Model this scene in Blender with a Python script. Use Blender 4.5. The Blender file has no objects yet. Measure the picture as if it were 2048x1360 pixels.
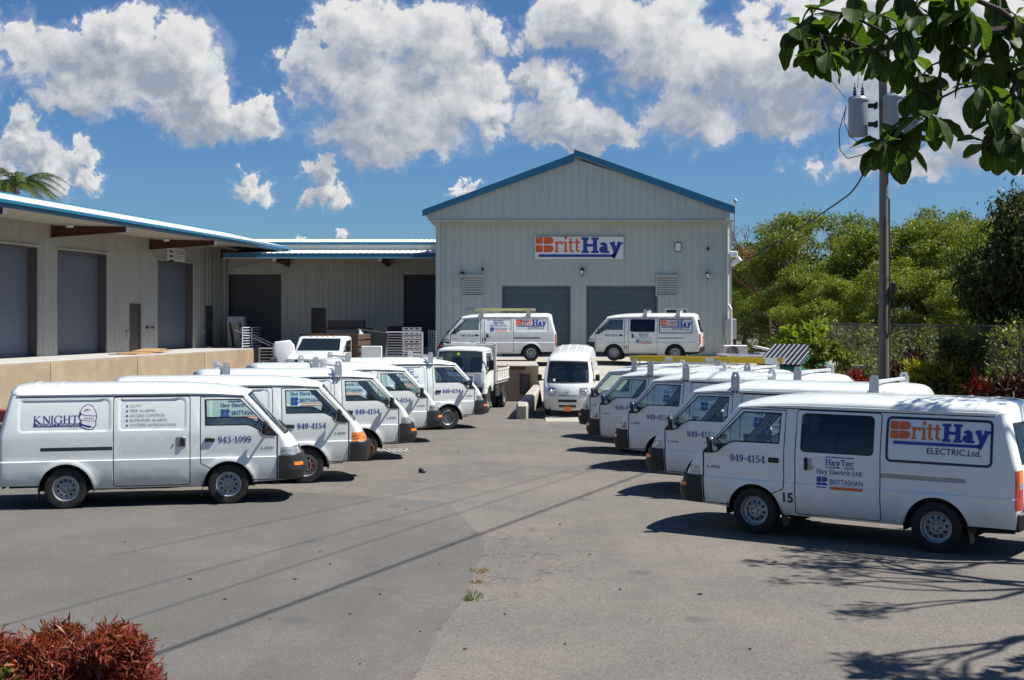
import bpy, bmesh, math, random
import numpy as np
from mathutils import Vector, Matrix
from mathutils.geometry import delaunay_2d_cdt

SC = bpy.context.scene
COL = SC.collection
R = math.radians
random.seed(7)

# ------------------------------------------------------------------ camera, sun, sky, exposure
CAM_Z = 2.9
cd = bpy.data.cameras.new('camera'); cam = bpy.data.objects.new('camera', cd); COL.objects.link(cam)
cd.sensor_width = 36.0; cd.lens = 45.0; cd.clip_start = 0.1; cd.clip_end = 5000
cd.shift_y = -40.0 / 2048
cam.location = (0, 0, CAM_Z); cam.rotation_euler = (R(90), 0, 0)
SC.camera = cam

SUN_DIR = Vector((1.25, -0.05, 1.85)).normalized()          # towards the sun
SUN_EL = math.asin(SUN_DIR.z); SUN_AZ = math.atan2(SUN_DIR.x, SUN_DIR.y)
sd = bpy.data.lights.new('sun', 'SUN'); sun = bpy.data.objects.new('sun', sd); COL.objects.link(sun)
sd.energy = 5.0; sd.angle = R(0.53); sd.color = (1.0, 0.965, 0.90)
sun.rotation_euler = SUN_DIR.to_track_quat('Z', 'Y').to_euler()
sun.location = (40, 0, 60)

SC.view_settings.view_transform = 'Standard'; SC.view_settings.look = 'None'
SC.view_settings.exposure = 0.55; SC.view_settings.gamma = 1.0
SC.view_settings.use_curve_mapping = False
SC.cycles.max_bounces = 6; SC.cycles.transparent_max_bounces = 20
SC.cycles.diffuse_bounces = 2; SC.cycles.glossy_bounces = 2
SC.cycles.use_denoising = True
SC.cycles.caustics_reflective = False; SC.cycles.caustics_refractive = False

def build_world():
    w = bpy.data.worlds.new('World'); SC.world = w; w.use_nodes = True
    nt = w.node_tree; nt.nodes.clear(); N = nt.nodes; L = nt.links
    def nd(t, **k):
        n = N.new(t)
        for a, b in k.items(): setattr(n, a, b)
        return n
    def val(x, s):
        if isinstance(x, (int, float)): s.default_value = x
        elif isinstance(x, (tuple, Vector)): s.default_value = x
        else: L.new(x, s)
    def ma(op, a, b=0.0, c=0.0, clamp=False):
        n = nd('ShaderNodeMath', operation=op, use_clamp=clamp)
        val(a, n.inputs[0]); val(b, n.inputs[1]); val(c, n.inputs[2]); return n.outputs[0]
    def vm(op, a, b=(0, 0, 0), c=(0, 0, 0)):
        n = nd('ShaderNodeVectorMath', operation=op); val(a, n.inputs[0]); val(b, n.inputs[1]); val(c, n.inputs[2])
        return n.outputs['Value'] if op in ('LENGTH', 'DOT_PRODUCT') else n.outputs['Vector']
    def sstep(x, a, b, lo=0.0, hi=1.0):
        n = nd('ShaderNodeMapRange', interpolation_type='SMOOTHSTEP'); val(x, n.inputs['Value'])
        n.inputs['From Min'].default_value = a; n.inputs['From Max'].default_value = b
        n.inputs['To Min'].default_value = lo; n.inputs['To Max'].default_value = hi; return n.outputs['Result']
    def noise(vec, scale, detail, rough, dist=0.0):
        n = nd('ShaderNodeTexNoise'); val(vec, n.inputs['Vector'])
        n.inputs['Scale'].default_value = scale; n.inputs['Detail'].default_value = detail
        n.inputs['Roughness'].default_value = rough; n.inputs['Distortion'].default_value = dist
        return n
    def mixc(f, a, b):
        n = nd('ShaderNodeMix', data_type='RGBA'); val(f, n.inputs[0]); val(a, n.inputs[6]); val(b, n.inputs[7]); return n.outputs[2]
    tc = nd('ShaderNodeTexCoord').outputs['Generated']
    sky = nd('ShaderNodeTexSky', sky_type='NISHITA', sun_disc=False)
    sky.sun_elevation = SUN_EL; sky.sun_rotation = SUN_AZ; sky.air_density = 1.0; sky.dust_density = 0.25; sky.ozone_density = 3.0
    tint = nd('ShaderNodeMix', data_type='RGBA', blend_type='MULTIPLY'); tint.inputs[0].default_value = 1.0
    L.new(sky.outputs[0], tint.inputs[6]); tint.inputs[7].default_value = SKY_TINT
    skyc = tint.outputs[2]
    s = nd('ShaderNodeSeparateXYZ'); L.new(tc, s.inputs[0])
    az = ma('ARCTAN2', s.outputs[0], s.outputs[1]); el = ma('ARCSINE', s.outputs[2])
    # ---- scattered cumulus all round
    fn = noise(vm('MULTIPLY', tc, (1, 1, 1.7)), 3.1, 6, .55).outputs['Fac']
    far = ma('MULTIPLY', ma('SUBTRACT', fn, 0.61), 4.5)
    far = ma('ADD', far, ma('MULTIPLY', ma('SUBTRACT', sstep(el, .03, .12), 1.0), 2.0))
    WHITE, GREY = (11.0, 10.95, 10.9, 1), (4.4, 5.1, 6.2, 1)
    fa = sstep(far, 0.0, .35)
    fcol = mixc(ma('MULTIPLY', fa, .95), skyc, mixc(sstep(far, .1, 1.0), WHITE, GREY))
    # ---- the banks in front, by azimuth and elevation
    B = [(55,120,112,75),(150,110,80,60),(235,85,95,62),(330,95,112,80),(395,170,62,78),(210,165,215,62),(110,200,95,32),(330,205,110,45),(490,235,84,50),(400,245,115,40),(540,215,36,34),
         (735,85,112,88),(880,85,125,85),(790,190,210,100),(690,160,100,85),(935,190,95,95),(800,270,205,55),(640,140,62,62),(985,235,52,52),(600,190,30,30),
         (1065,150,34,50),(1110,180,72,75),(1130,240,110,62),(1215,268,95,42),(1165,295,110,22),
         (1180,45,150,75),(1330,85,150,90),(1455,135,140,100),(1405,225,112,72),(1575,115,140,115),(1570,230,110,52),(985,50,36,40),
         (1720,120,190,115),(1860,200,210,105),(1990,270,150,70),(1800,325,160,36),(2050,80,150,130),
         (55,270,40,34),(75,305,52,36),(110,345,60,36),(165,325,26,36),(185,360,40,22),(12,345,40,40),(495,352,26,24),(505,382,50,24),(640,345,32,28),(665,378,52,28),(620,392,30,18),(925,358,20,12),(940,378,34,14),(685,474,18,14),(618,483,22,10),(1880,20,120,60)]
    wn = noise(tc, 16, 3, .5).outputs['Color']
    cb = nd('ShaderNodeCombineXYZ'); L.new(az, cb.inputs[0]); L.new(el, cb.inputs[1])
    p = vm('MULTIPLY_ADD', wn, (.040, .040, 0), vm('ADD', cb.outputs[0], (-.020, -.020, 0)))
    n2n = noise(tc, 52, 9, .64, .3); n2 = n2n.outputs['Fac']
    p = vm('MULTIPLY_ADD', n2n.outputs['Color'], (.050, .050, 0), vm('ADD', p, (-.025, -.025, 0)))
    acc = None; acc2 = None
    for (px, py, rx, ry) in B:
        a0 = math.atan2(px - 1024, 2560); e0 = math.atan2((640 - py) * math.cos(a0), 2560)
        ix, iy = 2560 / rx / 1.0, 2560 / ry / 1.0
        q = vm('MULTIPLY_ADD', p, (ix, iy, 0), (-a0 * ix, -e0 * iy, 0))
        v = vm('LENGTH', q)
        acc = v if acc is None else ma('SMOOTH_MIN', acc, v, 0.15)
        v2 = vm('LENGTH', vm('ADD', q, (.30, .62, 0)))
        acc2 = v2 if acc2 is None else ma('MINIMUM', acc2, v2)
    acc = ma('SUBTRACT', 1.0, acc); acc2 = ma('SUBTRACT', 1.0, acc2)
    off = vm('ADD', tc, (0.004, 0.0, 0.006))
    n1 = noise(tc, 20, 11, .60, .3).outputs['Fac']; n1b = noise(off, 20, 7, .58, .3).outputs['Fac']
    d = ma('ADD', acc, ma('MULTIPLY', ma('SUBTRACT', n1, .5), 1.5))
    d = ma('ADD', d, ma('MULTIPLY', ma('SUBTRACT', n2, .5), .7))
    inner = ma('MULTIPLY', sstep(ma('ABSOLUTE', az), .55, .46), sstep(el, .36, .30))
    dd = ma('ADD', ma('MULTIPLY', d, inner), ma('MULTIPLY', far, ma('SUBTRACT', 1.0, inner)))
    alpha = mixc(ma('MULTIPLY', sstep(acc2, .25, .7), inner), sstep(dd, 0.0, .24), sstep(dd, -.08, .50))
    wisp = ma('MULTIPLY', sstep(dd, -.22, .15), .22)
    alpha = ma('MAXIMUM', alpha, wisp)
    # lit towards the sun and upwards, grey in the thick and at the base
    rel = ma('ADD', ma('MULTIPLY', ma('SUBTRACT', n1, n1b), 3.0), ma('MULTIPLY', ma('SUBTRACT', n2, .5), .7))
    core = ma('ADD', ma('MULTIPLY', acc2, .9), ma('MULTIPLY', ma('SUBTRACT', n1, .5), 1.7))
    lit = ma('SUBTRACT', 1.0, sstep(core, -.30, .85, 0, .95))
    lit = ma('ADD', lit, rel, clamp=True)
    lit = mixc(inner, sstep(far, 1.0, .1), lit)
    icol = mixc(ma('MULTIPLY', alpha, .97), skyc, mixc(lit, GREY, WHITE))
    b1 = nd('ShaderNodeBackground'); L.new(fcol, b1.inputs[0]); b1.inputs[1].default_value = SKY_STRENGTH
    b2 = nd('ShaderNodeBackground'); L.new(icol, b2.inputs[0]); b2.inputs[1].default_value = SKY_STRENGTH
    front = ma('MULTIPLY', ma('LESS_THAN', ma('ABSOLUTE', az), .55), ma('MULTIPLY', ma('LESS_THAN', el, .36), ma('GREATER_THAN', el, .0)))
    mx = nd('ShaderNodeMixShader'); L.new(front, mx.inputs[0]); L.new(b1.outputs[0], mx.inputs[1]); L.new(b2.outputs[0], mx.inputs[2])
    out = nd('ShaderNodeOutputWorld'); L.new(mx.outputs[0], out.inputs[0])
SKY_STRENGTH = 0.050; SKY_TINT = (.56, .86, 1.22, 1)
build_world()

# ------------------------------------------------------------------ helpers
def link(o, parent=None):
    COL.objects.link(o)
    if parent is not None: o.parent = parent
    return o
def tag(o, label, cat, group=None):
    o['label'] = label; o['category'] = cat
    if group: o['group'] = group
    return o
def empty(name, label, cat, loc=(0, 0, 0), rz=0.0, group=None):
    o = bpy.data.objects.new(name, None); o.empty_display_size = .3; link(o)
    o.location = loc; o.rotation_euler = (0, 0, rz); return tag(o, label, cat, group)
def inst(name, mesh, parent=None, loc=None, rot=None, scale=None):
    o = link(bpy.data.objects.new(name, mesh), parent)
    if loc is not None: o.location = loc
    if rot is not None: o.rotation_euler = rot
    if scale is not None: o.scale = scale
    return o

def lerp(a, b, t): return a + (b - a) * t
def sm(a, b, x):
    t = min(1, max(0, (x - a) / (b - a))); return t * t * (3 - 2 * t)
def interp(P, t):
    if t <= P[0][0]: return P[0][1]
    for (a, u), (b, v) in zip(P, P[1:]):
        if t <= b: return u + (v - u) * (t - a) / (b - a)
    return P[-1][1]
def gz(x, y):
    """height of the asphalt yard"""
    return -.10 * sm(26, 31, y) * sm(0.8, 2.5, x) * (1 - sm(34, 36, y)) + .38 * sm(41, 47, y) * sm(-2.5, -5, x)
def at(px, py, d): return Vector(((px - 1024) / 2560 * d, d, CAM_Z - (py - 640) / 2560 * d))
def gp(px, py, z=0.0):
    d = (CAM_Z - z) * 2560 / (py - 640); return Vector(((px - 1024) / 2560 * d, d, z))

class MB:
    """collects geometry, links it as ONE mesh object"""
    def __init__(s, T=None): s.v = []; s.f = []; s.m = []; s.T = T
    def add(s, vs, fs, m=0):
        o = len(s.v)
        for p in vs:
            p = Vector(p)
            s.v.append(tuple(s.T @ p) if s.T is not None else tuple(p))
        for f in fs: s.f.append(tuple(i + o for i in f)); s.m.append(m)
        return s
    def quad(s, a, b, c, d, m=0): return s.add([a, b, c, d], [(0, 1, 2, 3)], m)
    def box(s, c, sz, m=0, bev=0.0, M=None):
        hx, hy, hz = sz[0] / 2, sz[1] / 2, sz[2] / 2
        bev = min(bev, hx * .9, hy * .9, hz * .9)
        M = M if M is not None else Matrix.Identity(3); c = Vector(c)
        if bev <= 0:
            vs = [c + M @ Vector((x * hx, y * hy, z * hz)) for x in (-1, 1) for y in (-1, 1) for z in (-1, 1)]
            return s.add(vs, [(0, 1, 3, 2), (4, 6, 7, 5), (0, 4, 5, 1), (2, 3, 7, 6), (0, 2, 6, 4), (1, 5, 7, 3)], m)
        vs = []; ix = {}
        for x in (-1, 1):
            for y in (-1, 1):
                for z in (-1, 1):
                    for k, (a, b, d) in enumerate(((hx, hy - bev, hz - bev), (hx - bev, hy, hz - bev), (hx - bev, hy - bev, hz))):
                        ix[(x, y, z, k)] = len(vs); vs.append(c + M @ Vector((x * a, y * b, z * d)))
        fs = []
        for x in (-1, 1): fs.append(tuple(ix[(x, y, z, 0)] for y, z in ((-1, -1), (1, -1), (1, 1), (-1, 1))[::x]))
        for y in (-1, 1): fs.append(tuple(ix[(x, y, z, 1)] for x, z in ((-1, -1), (-1, 1), (1, 1), (1, -1))[::y]))
        for z in (-1, 1): fs.append(tuple(ix[(x, y, z, 2)] for x, y in ((-1, -1), (1, -1), (1, 1), (-1, 1))[::z]))
        for a in (-1, 1):
            for b in (-1, 1):
                q = (ix[(a, b, -1, 0)], ix[(a, b, 1, 0)], ix[(a, b, 1, 1)], ix[(a, b, -1, 1)]); fs.append(q if a * b < 0 else q[::-1])
                q = (ix[(a, -1, b, 0)], ix[(a, 1, b, 0)], ix[(a, 1, b, 2)], ix[(a, -1, b, 2)]); fs.append(q if a * b > 0 else q[::-1])
                q = (ix[(-1, a, b, 1)], ix[(1, a, b, 1)], ix[(1, a, b, 2)], ix[(-1, a, b, 2)]); fs.append(q if a * b < 0 else q[::-1])
                for d in (-1, 1):
                    q = (ix[(a, b, d, 0)], ix[(a, b, d, 1)], ix[(a, b, d, 2)]); fs.append(q if a * b * d > 0 else q[::-1])
        return s.add(vs, fs, m)
    def tube(s, pts, r, n=8, m=0, cap=True):
        pts = [Vector(p) for p in pts]; rs = r if isinstance(r, (list, tuple)) else [r] * len(pts)
        vs = []; fs = []; u = None
        for i, p in enumerate(pts):
            t = (pts[min(i + 1, len(pts) - 1)] - pts[max(i - 1, 0)])
            t = t.normalized() if t.length > 1e-9 else Vector((0, 0, 1))
            if u is None: u = t.orthogonal().normalized()
            else:
                u = u - t * u.dot(t); u = u.normalized() if u.length > 1e-6 else t.orthogonal().normalized()
            w = t.cross(u)
            for k in range(n):
                a = 2 * math.pi * k / n; vs.append(p + (u * math.cos(a) + w * math.sin(a)) * rs[i])
        for i in range(len(pts) - 1):
            for k in range(n):
                fs.append((i * n + k, i * n + (k + 1) % n, (i + 1) * n + (k + 1) % n, (i + 1) * n + k))
        if cap: fs.append(tuple(range(n))[::-1]); fs.append(tuple((len(pts) - 1) * n + k for k in range(n)))
        return s.add(vs, fs, m)
    def lathe(s, prof, n=24, c=(0, 0, 0), axis='z', m=0):
        """prof: list of (radius, height)"""
        vs = []; fs = []
        for (r, h) in prof:
            for k in range(n):
                a = 2 * math.pi * k / n; x, y = r * math.cos(a), r * math.sin(a)
                p = {'z': (x, y, h), 'y': (x, h, -y), 'x': (h, x, y)}[axis]
                vs.append((p[0] + c[0], p[1] + c[1], p[2] + c[2]))
        for i in range(len(prof) - 1):
            for k in range(n): fs.append((i * n + k, i * n + (k + 1) % n, (i + 1) * n + (k + 1) % n, (i + 1) * n + k))
        return s.add(vs, fs, m)
    def prism(s, poly, a, b, f, m=0):
        """2-D outline extruded from depth a to b; f(u, v, depth) -> point"""
        n = len(poly)
        vs = [f(u, v, a) for u, v in poly] + [f(u, v, b) for u, v in poly]
        fs = [(i, (i + 1) % n, n + (i + 1) % n, n + i) for i in range(n)]
        fs.append(tuple(range(n))[::-1]); fs.append(tuple(range(n, 2 * n)))
        return s.add(vs, fs, m)
    def rprism(s, poly, w, r, f, m=0):
        """like prism, symmetric in depth, with chamfered long edges"""
        ins = inset(poly, r); ins2 = inset(poly, r * .3); n = len(poly)
        rings = [(ins, -w), (ins2, -w + r * .3), (poly, -w + r), (poly, w - r), (ins2, w - r * .3), (ins, w)]
        vs = []; fs = []
        for P, d in rings: vs += [f(u, v, d) for u, v in P]
        for k in range(len(rings) - 1):
            for i in range(n): fs.append((k * n + i, k * n + (i + 1) % n, (k + 1) * n + (i + 1) % n, (k + 1) * n + i))
        fs.append(tuple(range(n))[::-1]); fs.append(tuple((len(rings) - 1) * n + i for i in range(n)))
        return s.add(vs, fs, m)
    def mesh(s, name, mats, angle=35):
        me = bpy.data.meshes.new(name); me.from_pydata(s.v, [], s.f)
        for m in (mats if isinstance(mats, (list, tuple)) else [mats]): me.materials.append(m)
        if any(s.m): me.polygons.foreach_set('material_index', s.m)
        if angle is not None:
            me.polygons.foreach_set('use_smooth', [True] * len(s.f)); me.set_sharp_from_angle(angle=R(angle))
        me.update(); return me
    def build(s, name, mats, parent=None, angle=35, loc=None):
        return inst(name, s.mesh(name, mats, angle), parent, loc)

def area2(P): return sum(P[i][0] * P[(i + 1) % len(P)][1] - P[(i + 1) % len(P)][0] * P[i][1] for i in range(len(P))) / 2
def inset(P, d):
    """inward offset of a simple outline"""
    n = len(P); sg = 1 if area2(P) > 0 else -1; out = []
    for i in range(n):
        a = Vector(P[i - 1]); b = Vector(P[i]); c = Vector(P[(i + 1) % n])
        e1 = (b - a); e2 = (c - b)
        if e1.length < 1e-9: e1 = e2
        if e2.length < 1e-9: e2 = e1
        e1 = e1.normalized(); e2 = e2.normalized()
        n1 = Vector((-e1.y, e1.x)) * sg; n2 = Vector((-e2.y, e2.x)) * sg
        k = n1 + n2
        k = k / max(.35, k.dot(n1)) if k.length > 1e-6 else n1
        out.append((b.x + k.x * d, b.y + k.y * d))
    return out
def rrect(x0, y0, x1, y1, r, n=4):
    out = []
    for cx, cy, a0 in ((x1 - r, y1 - r, 0), (x0 + r, y1 - r, 90), (x0 + r, y0 + r, 180), (x1 - r, y0 + r, 270)):
        for k in range(n + 1):
            a = R(a0 + 90 * k / n); out.append((cx + r * math.cos(a), cy + r * math.sin(a)))
    return out
def pip(x, y, P):
    c = False; j = len(P) - 1
    for i in range(len(P)):
        xi, yi = P[i]; xj, yj = P[j]
        if (yi > y) != (yj > y) and x < (xj - xi) * (y - yi) / (yj - yi) + xi: c = not c
        j = i
    return c
def union(polys):
    """flat union of overlapping outlines -> (verts, triangles)"""
    V = []; F = []
    for P in polys:
        if area2(P) < 0: P = P[::-1]
        F.append(list(range(len(V), len(V) + len(P)))); V += [Vector((p[0], p[1])) for p in P]
    v, e, f, ov, oe, of = delaunay_2d_cdt(V, [], F, 0, 1e-5)
    return [(p.x, p.y) for p in v], [tuple(t) for t, o in zip(f, of) if len(o) > 0]
def filled(outer, holes=()):
    V = [Vector(p) for p in outer]; E = [(i, (i + 1) % len(outer)) for i in range(len(outer))]
    for h in holes:
        o = len(V); V += [Vector(p) for p in h]; E += [(o + i, o + (i + 1) % len(h)) for i in range(len(h))]
    v, e, f, *_ = delaunay_2d_cdt(V, E, [], 0, 1e-5)
    out = []
    for t in f:
        cx = sum(v[i].x for i in t) / 3; cy = sum(v[i].y for i in t) / 3
        if pip(cx, cy, outer) and not any(pip(cx, cy, h) for h in holes): out.append(tuple(t))
    return [(p.x, p.y) for p in v], out

# ------------------------------------------------------------------ materials (all procedural)
MATS = {}
def mat(name, col, rough=.6, metal=0.0, var=.12, scale=6.0, bump=0.0, bscale=60.0, coat=0.0, dirt=None, spec=.5, stretch=None):
    if name in MATS: return MATS[name]
    m = bpy.data.materials.new(name); m.use_nodes = True; nt = m.node_tree; N = nt.nodes; L = nt.links
    b = N['Principled BSDF']; b.inputs['Roughness'].default_value = rough; b.inputs['Metallic'].default_value = metal
    b.inputs['Coat Weight'].default_value = coat; b.inputs['Specular IOR Level'].default_value = spec
    b.inputs['Coat Roughness'].default_value = .06
    tc = N.new('ShaderNodeTexCoord'); vec = tc.outputs['Object']
    if stretch:
        mp = N.new('ShaderNodeMapping'); L.new(vec, mp.inputs[0]); mp.inputs['Scale'].default_value = stretch; vec = mp.outputs[0]
    no = N.new('ShaderNodeTexNoise'); L.new(vec, no.inputs['Vector']); no.inputs['Scale'].default_value = scale; no.inputs['Detail'].default_value = 6; no.inputs['Roughness'].default_value = .6
    rp = N.new('ShaderNodeMapRange'); L.new(no.outputs['Fac'], rp.inputs['Value']); rp.inputs['From Min'].default_value = .3; rp.inputs['From Max'].default_value = .7
    rp.inputs['To Min'].default_value = 1 - var; rp.inputs['To Max'].default_value = 1 + var
    mx = N.new('ShaderNodeVectorMath'); mx.operation = 'SCALE'; mx.inputs[0].default_value = col[:3]; L.new(rp.outputs[0], mx.inputs['Scale'])
    out = mx.outputs[0]
    if dirt:
        dcol, amount, dscale = dirt
        n2 = N.new('ShaderNodeTexNoise'); L.new(vec, n2.inputs['Vector']); n2.inputs['Scale'].default_value = dscale; n2.inputs['Detail'].default_value = 8; n2.inputs['Roughness'].default_value = .65
        r2 = N.new('ShaderNodeMapRange'); L.new(n2.outputs['Fac'], r2.inputs['Value']); r2.inputs['From Min'].default_value = .5; r2.inputs['From Max'].default_value = .75; r2.inputs['To Max'].default_value = amount
        mi = N.new('ShaderNodeMix'); mi.data_type = 'RGBA'; L.new(r2.outputs[0], mi.inputs[0]); L.new(out, mi.inputs[6]); mi.inputs[7].default_value = (*dcol, 1); out = mi.outputs[2]
    L.new(out, b.inputs['Base Color'])
    if bump:
        n3 = N.new('ShaderNodeTexNoise'); L.new(tc.outputs['Object'], n3.inputs['Vector']); n3.inputs['Scale'].default_value = bscale; n3.inputs['Detail'].default_value = 4
        bp = N.new('ShaderNodeBump'); bp.inputs['Strength'].default_value = bump; bp.inputs['Distance'].default_value = .02; L.new(n3.outputs['Fac'], bp.inputs['Height']); L.new(bp.outputs[0], b.inputs['Normal'])
    MATS[name] = m; return m
def glass(name, tint, spec=1.0):
    if name in MATS: return MATS[name]
    m = bpy.data.materials.new(name); m.use_nodes = True; nt = m.node_tree; N = nt.nodes; L = nt.links; N.clear()
    t = N.new('ShaderNodeBsdfTransparent'); t.inputs[0].default_value = (*tint, 1)
    g = N.new('ShaderNodeBsdfGlossy'); g.inputs['Roughness'].default_value = .015; g.inputs[0].default_value = (1, 1, 1, 1)
    f = N.new('ShaderNodeFresnel'); ge = N.new('ShaderNodeNewGeometry'); io = N.new('ShaderNodeMath'); io.operation = 'MULTIPLY_ADD'; L.new(ge.outputs['Backfacing'], io.inputs[0]); io.inputs[1].default_value = 1 / 1.5 - 1.5; io.inputs[2].default_value = 1.5; L.new(io.outputs[0], f.inputs[0])
    no = N.new('ShaderNodeTexNoise'); no.inputs['Scale'].default_value = 3.0
    mu = N.new('ShaderNodeMath'); mu.operation = 'MULTIPLY_ADD'; L.new(no.outputs['Fac'], mu.inputs[0]); mu.inputs[1].default_value = .02; L.new(f.outputs[0], mu.inputs[2])
    mm = N.new('ShaderNodeMath'); mm.operation = 'MULTIPLY'; L.new(mu.outputs[0], mm.inputs[0]); mm.inputs[1].default_value = spec
    x = N.new('ShaderNodeMixShader'); L.new(mm.outputs[0], x.inputs[0]); L.new(t.outputs[0], x.inputs[1]); L.new(g.outputs[0], x.inputs[2])
    o = N.new('ShaderNodeOutputMaterial'); L.new(x.outputs[0], o.inputs[0]); MATS[name] = m; return m
def leafmat(name, col, trans=.35, var=.45, rough=.5):
    if name in MATS: return MATS[name]
    m = bpy.data.materials.new(name); m.use_nodes = True; nt = m.node_tree; N = nt.nodes; L = nt.links
    b = N['Principled BSDF']; b.inputs['Roughness'].default_value = rough; b.inputs['Specular IOR Level'].default_value = .35
    a = N.new('ShaderNodeAttribute'); a.attribute_name = 'tint'
    oi = N.new('ShaderNodeObjectInfo')
    no = N.new('ShaderNodeTexNoise'); tc = N.new('ShaderNodeTexCoord'); L.new(tc.outputs['Object'], no.inputs['Vector']); no.inputs['Scale'].default_value = 1.2; no.inputs['Detail'].default_value = 3
    s1 = N.new('ShaderNodeMath'); s1.operation = 'ADD'; L.new(a.outputs['Fac'], s1.inputs[0]); L.new(no.outputs['Fac'], s1.inputs[1])
    s2 = N.new('ShaderNodeMath'); s2.operation = 'MULTIPLY_ADD'; L.new(oi.outputs['Random'], s2.inputs[0]); s2.inputs[1].default_value = .5; L.new(s1.outputs[0], s2.inputs[2])
    r = N.new('ShaderNodeMapRange'); L.new(s2.outputs[0], r.inputs['Value']); r.inputs['From Min'].default_value = .2; r.inputs['From Max'].default_value = 1.8
    cr = N.new('ShaderNodeValToRGB'); L.new(r.outputs[0], cr.inputs[0])
    e = cr.color_ramp.elements; e[0].position = 0; e[1].position = 1
    e[0].color = (col[0] * (1 - var), col[1] * (1 - var * .85), col[2] * (1 - var), 1)
    e[1].color = (min(1, col[0] * (1 + var * 2.2)), min(1, col[1] * (1 + var * 1.3)), col[2] * (1 + var * .5), 1)
    csock = cr.outputs[0]
    if name == 'broad_leaf':
        sx = N.new('ShaderNodeSeparateXYZ'); L.new(tc.outputs['Object'], sx.inputs[0])
        ay = N.new('ShaderNodeMath'); ay.operation = 'ABSOLUTE'; L.new(sx.outputs[1], ay.inputs[0])
        md = N.new('ShaderNodeMapRange'); L.new(ay.outputs[0], md.inputs['Value']); md.inputs['From Min'].default_value = .003; md.inputs['From Max'].default_value = .0055; md.inputs['To Min'].default_value = 1; md.inputs['To Max'].default_value = 0
        ob = N.new('ShaderNodeMath'); ob.operation = 'MULTIPLY_ADD'; L.new(ay.outputs[0], ob.inputs[0]); ob.inputs[1].default_value = -.7; L.new(sx.outputs[0], ob.inputs[2])
        fr = N.new('ShaderNodeMath'); fr.operation = 'PINGPONG'; L.new(ob.outputs[0], fr.inputs[0]); fr.inputs[1].default_value = .014
        vn = N.new('ShaderNodeMapRange'); L.new(fr.outputs[0], vn.inputs['Value']); vn.inputs['From Min'].default_value = .0; vn.inputs['From Max'].default_value = .003; vn.inputs['To Min'].default_value = .6; vn.inputs['To Max'].default_value = 0
        mxv = N.new('ShaderNodeMath'); mxv.operation = 'MAXIMUM'; L.new(md.outputs[0], mxv.inputs[0]); L.new(vn.outputs[0], mxv.inputs[1])
        n9 = N.new('ShaderNodeTexNoise'); L.new(tc.outputs['Object'], n9.inputs['Vector']); n9.inputs['Scale'].default_value = 28; n9.inputs['Detail'].default_value = 5
        bl = N.new('ShaderNodeMapRange'); L.new(n9.outputs['Fac'], bl.inputs['Value']); bl.inputs['From Min'].default_value = .60; bl.inputs['From Max'].default_value = .68; bl.inputs['To Max'].default_value = .7
        m1 = N.new('ShaderNodeMix'); m1.data_type = 'RGBA'; L.new(mxv.outputs[0], m1.inputs[0]); L.new(csock, m1.inputs[6]); m1.inputs[7].default_value = (.13, .19, .05, 1)
        m2 = N.new('ShaderNodeMix'); m2.data_type = 'RGBA'; L.new(bl.outputs[0], m2.inputs[0]); L.new(m1.outputs[2], m2.inputs[6]); m2.inputs[7].default_value = (.10, .075, .02, 1)
        csock = m2.outputs[2]
    L.new(csock, b.inputs['Base Color'])
    t = N.new('ShaderNodeBsdfTranslucent'); hs = N.new('ShaderNodeHueSaturation'); hs.inputs['Value'].default_value = 1.5; hs.inputs['Saturation'].default_value = 1.1
    L.new(csock, hs.inputs['Color']); L.new(hs.outputs[0], t.inputs[0])
    x = N.new('ShaderNodeMixShader'); x.inputs[0].default_value = trans; L.new(b.outputs[0], x.inputs[1]); L.new(t.outputs[0], x.inputs[2])
    L.new(x.outputs[0], N['Material Output'].inputs[0]); MATS[name] = m; return m

M_white = mat('white_paint', (.775, .81, .785), .26, var=.035, scale=2.2, coat=.55, dirt=((.52, .48, .41), .14, 1.6))
def road_dirt(m):
    nt = m.node_tree; N = nt.nodes; L = nt.links; b = N['Principled BSDF']; src = b.inputs['Base Color'].links[0].from_socket
    tc = N.new('ShaderNodeTexCoord'); sp = N.new('ShaderNodeSeparateXYZ'); L.new(tc.outputs['Object'], sp.inputs[0])
    oi = N.new('ShaderNodeObjectInfo'); of = N.new('ShaderNodeVectorMath'); of.operation = 'MULTIPLY_ADD'; L.new(oi.outputs['Location'], of.inputs[0]); of.inputs[1].default_value = (.7, .9, .3); L.new(tc.outputs['Object'], of.inputs[2])
    no = N.new('ShaderNodeTexNoise'); L.new(of.outputs[0], no.inputs['Vector']); no.inputs['Scale'].default_value = 3.5; no.inputs['Detail'].default_value = 7; no.inputs['Roughness'].default_value = .7
    a = N.new('ShaderNodeMath'); a.operation = 'MULTIPLY_ADD'; L.new(no.outputs['Fac'], a.inputs[0]); a.inputs[1].default_value = -.55; L.new(sp.outputs[2], a.inputs[2])
    r = N.new('ShaderNodeMapRange'); r.interpolation_type = 'SMOOTHSTEP'; L.new(a.outputs[0], r.inputs['Value']); r.inputs['From Min'].default_value = .42; r.inputs['From Max'].default_value = .0; r.inputs['To Min'].default_value = 0; r.inputs['To Max'].default_value = .5
    mx = N.new('ShaderNodeMix'); mx.data_type = 'RGBA'; L.new(r.outputs[0], mx.inputs[0]); L.new(src, mx.inputs[6]); mx.inputs[7].default_value = (.33, .29, .23, 1); L.new(mx.outputs[2], b.inputs['Base Color'])
    r2 = N.new('ShaderNodeMath'); r2.operation = 'MULTIPLY_ADD'; L.new(r.outputs[0], r2.inputs[0]); r2.inputs[1].default_value = .6; r2.inputs[2].default_value = .26; L.new(r2.outputs[0], b.inputs['Roughness'])
road_dirt(M_white)
M_black = mat('black_plastic', (.014, .014, .015), .55, var=.2)
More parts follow.
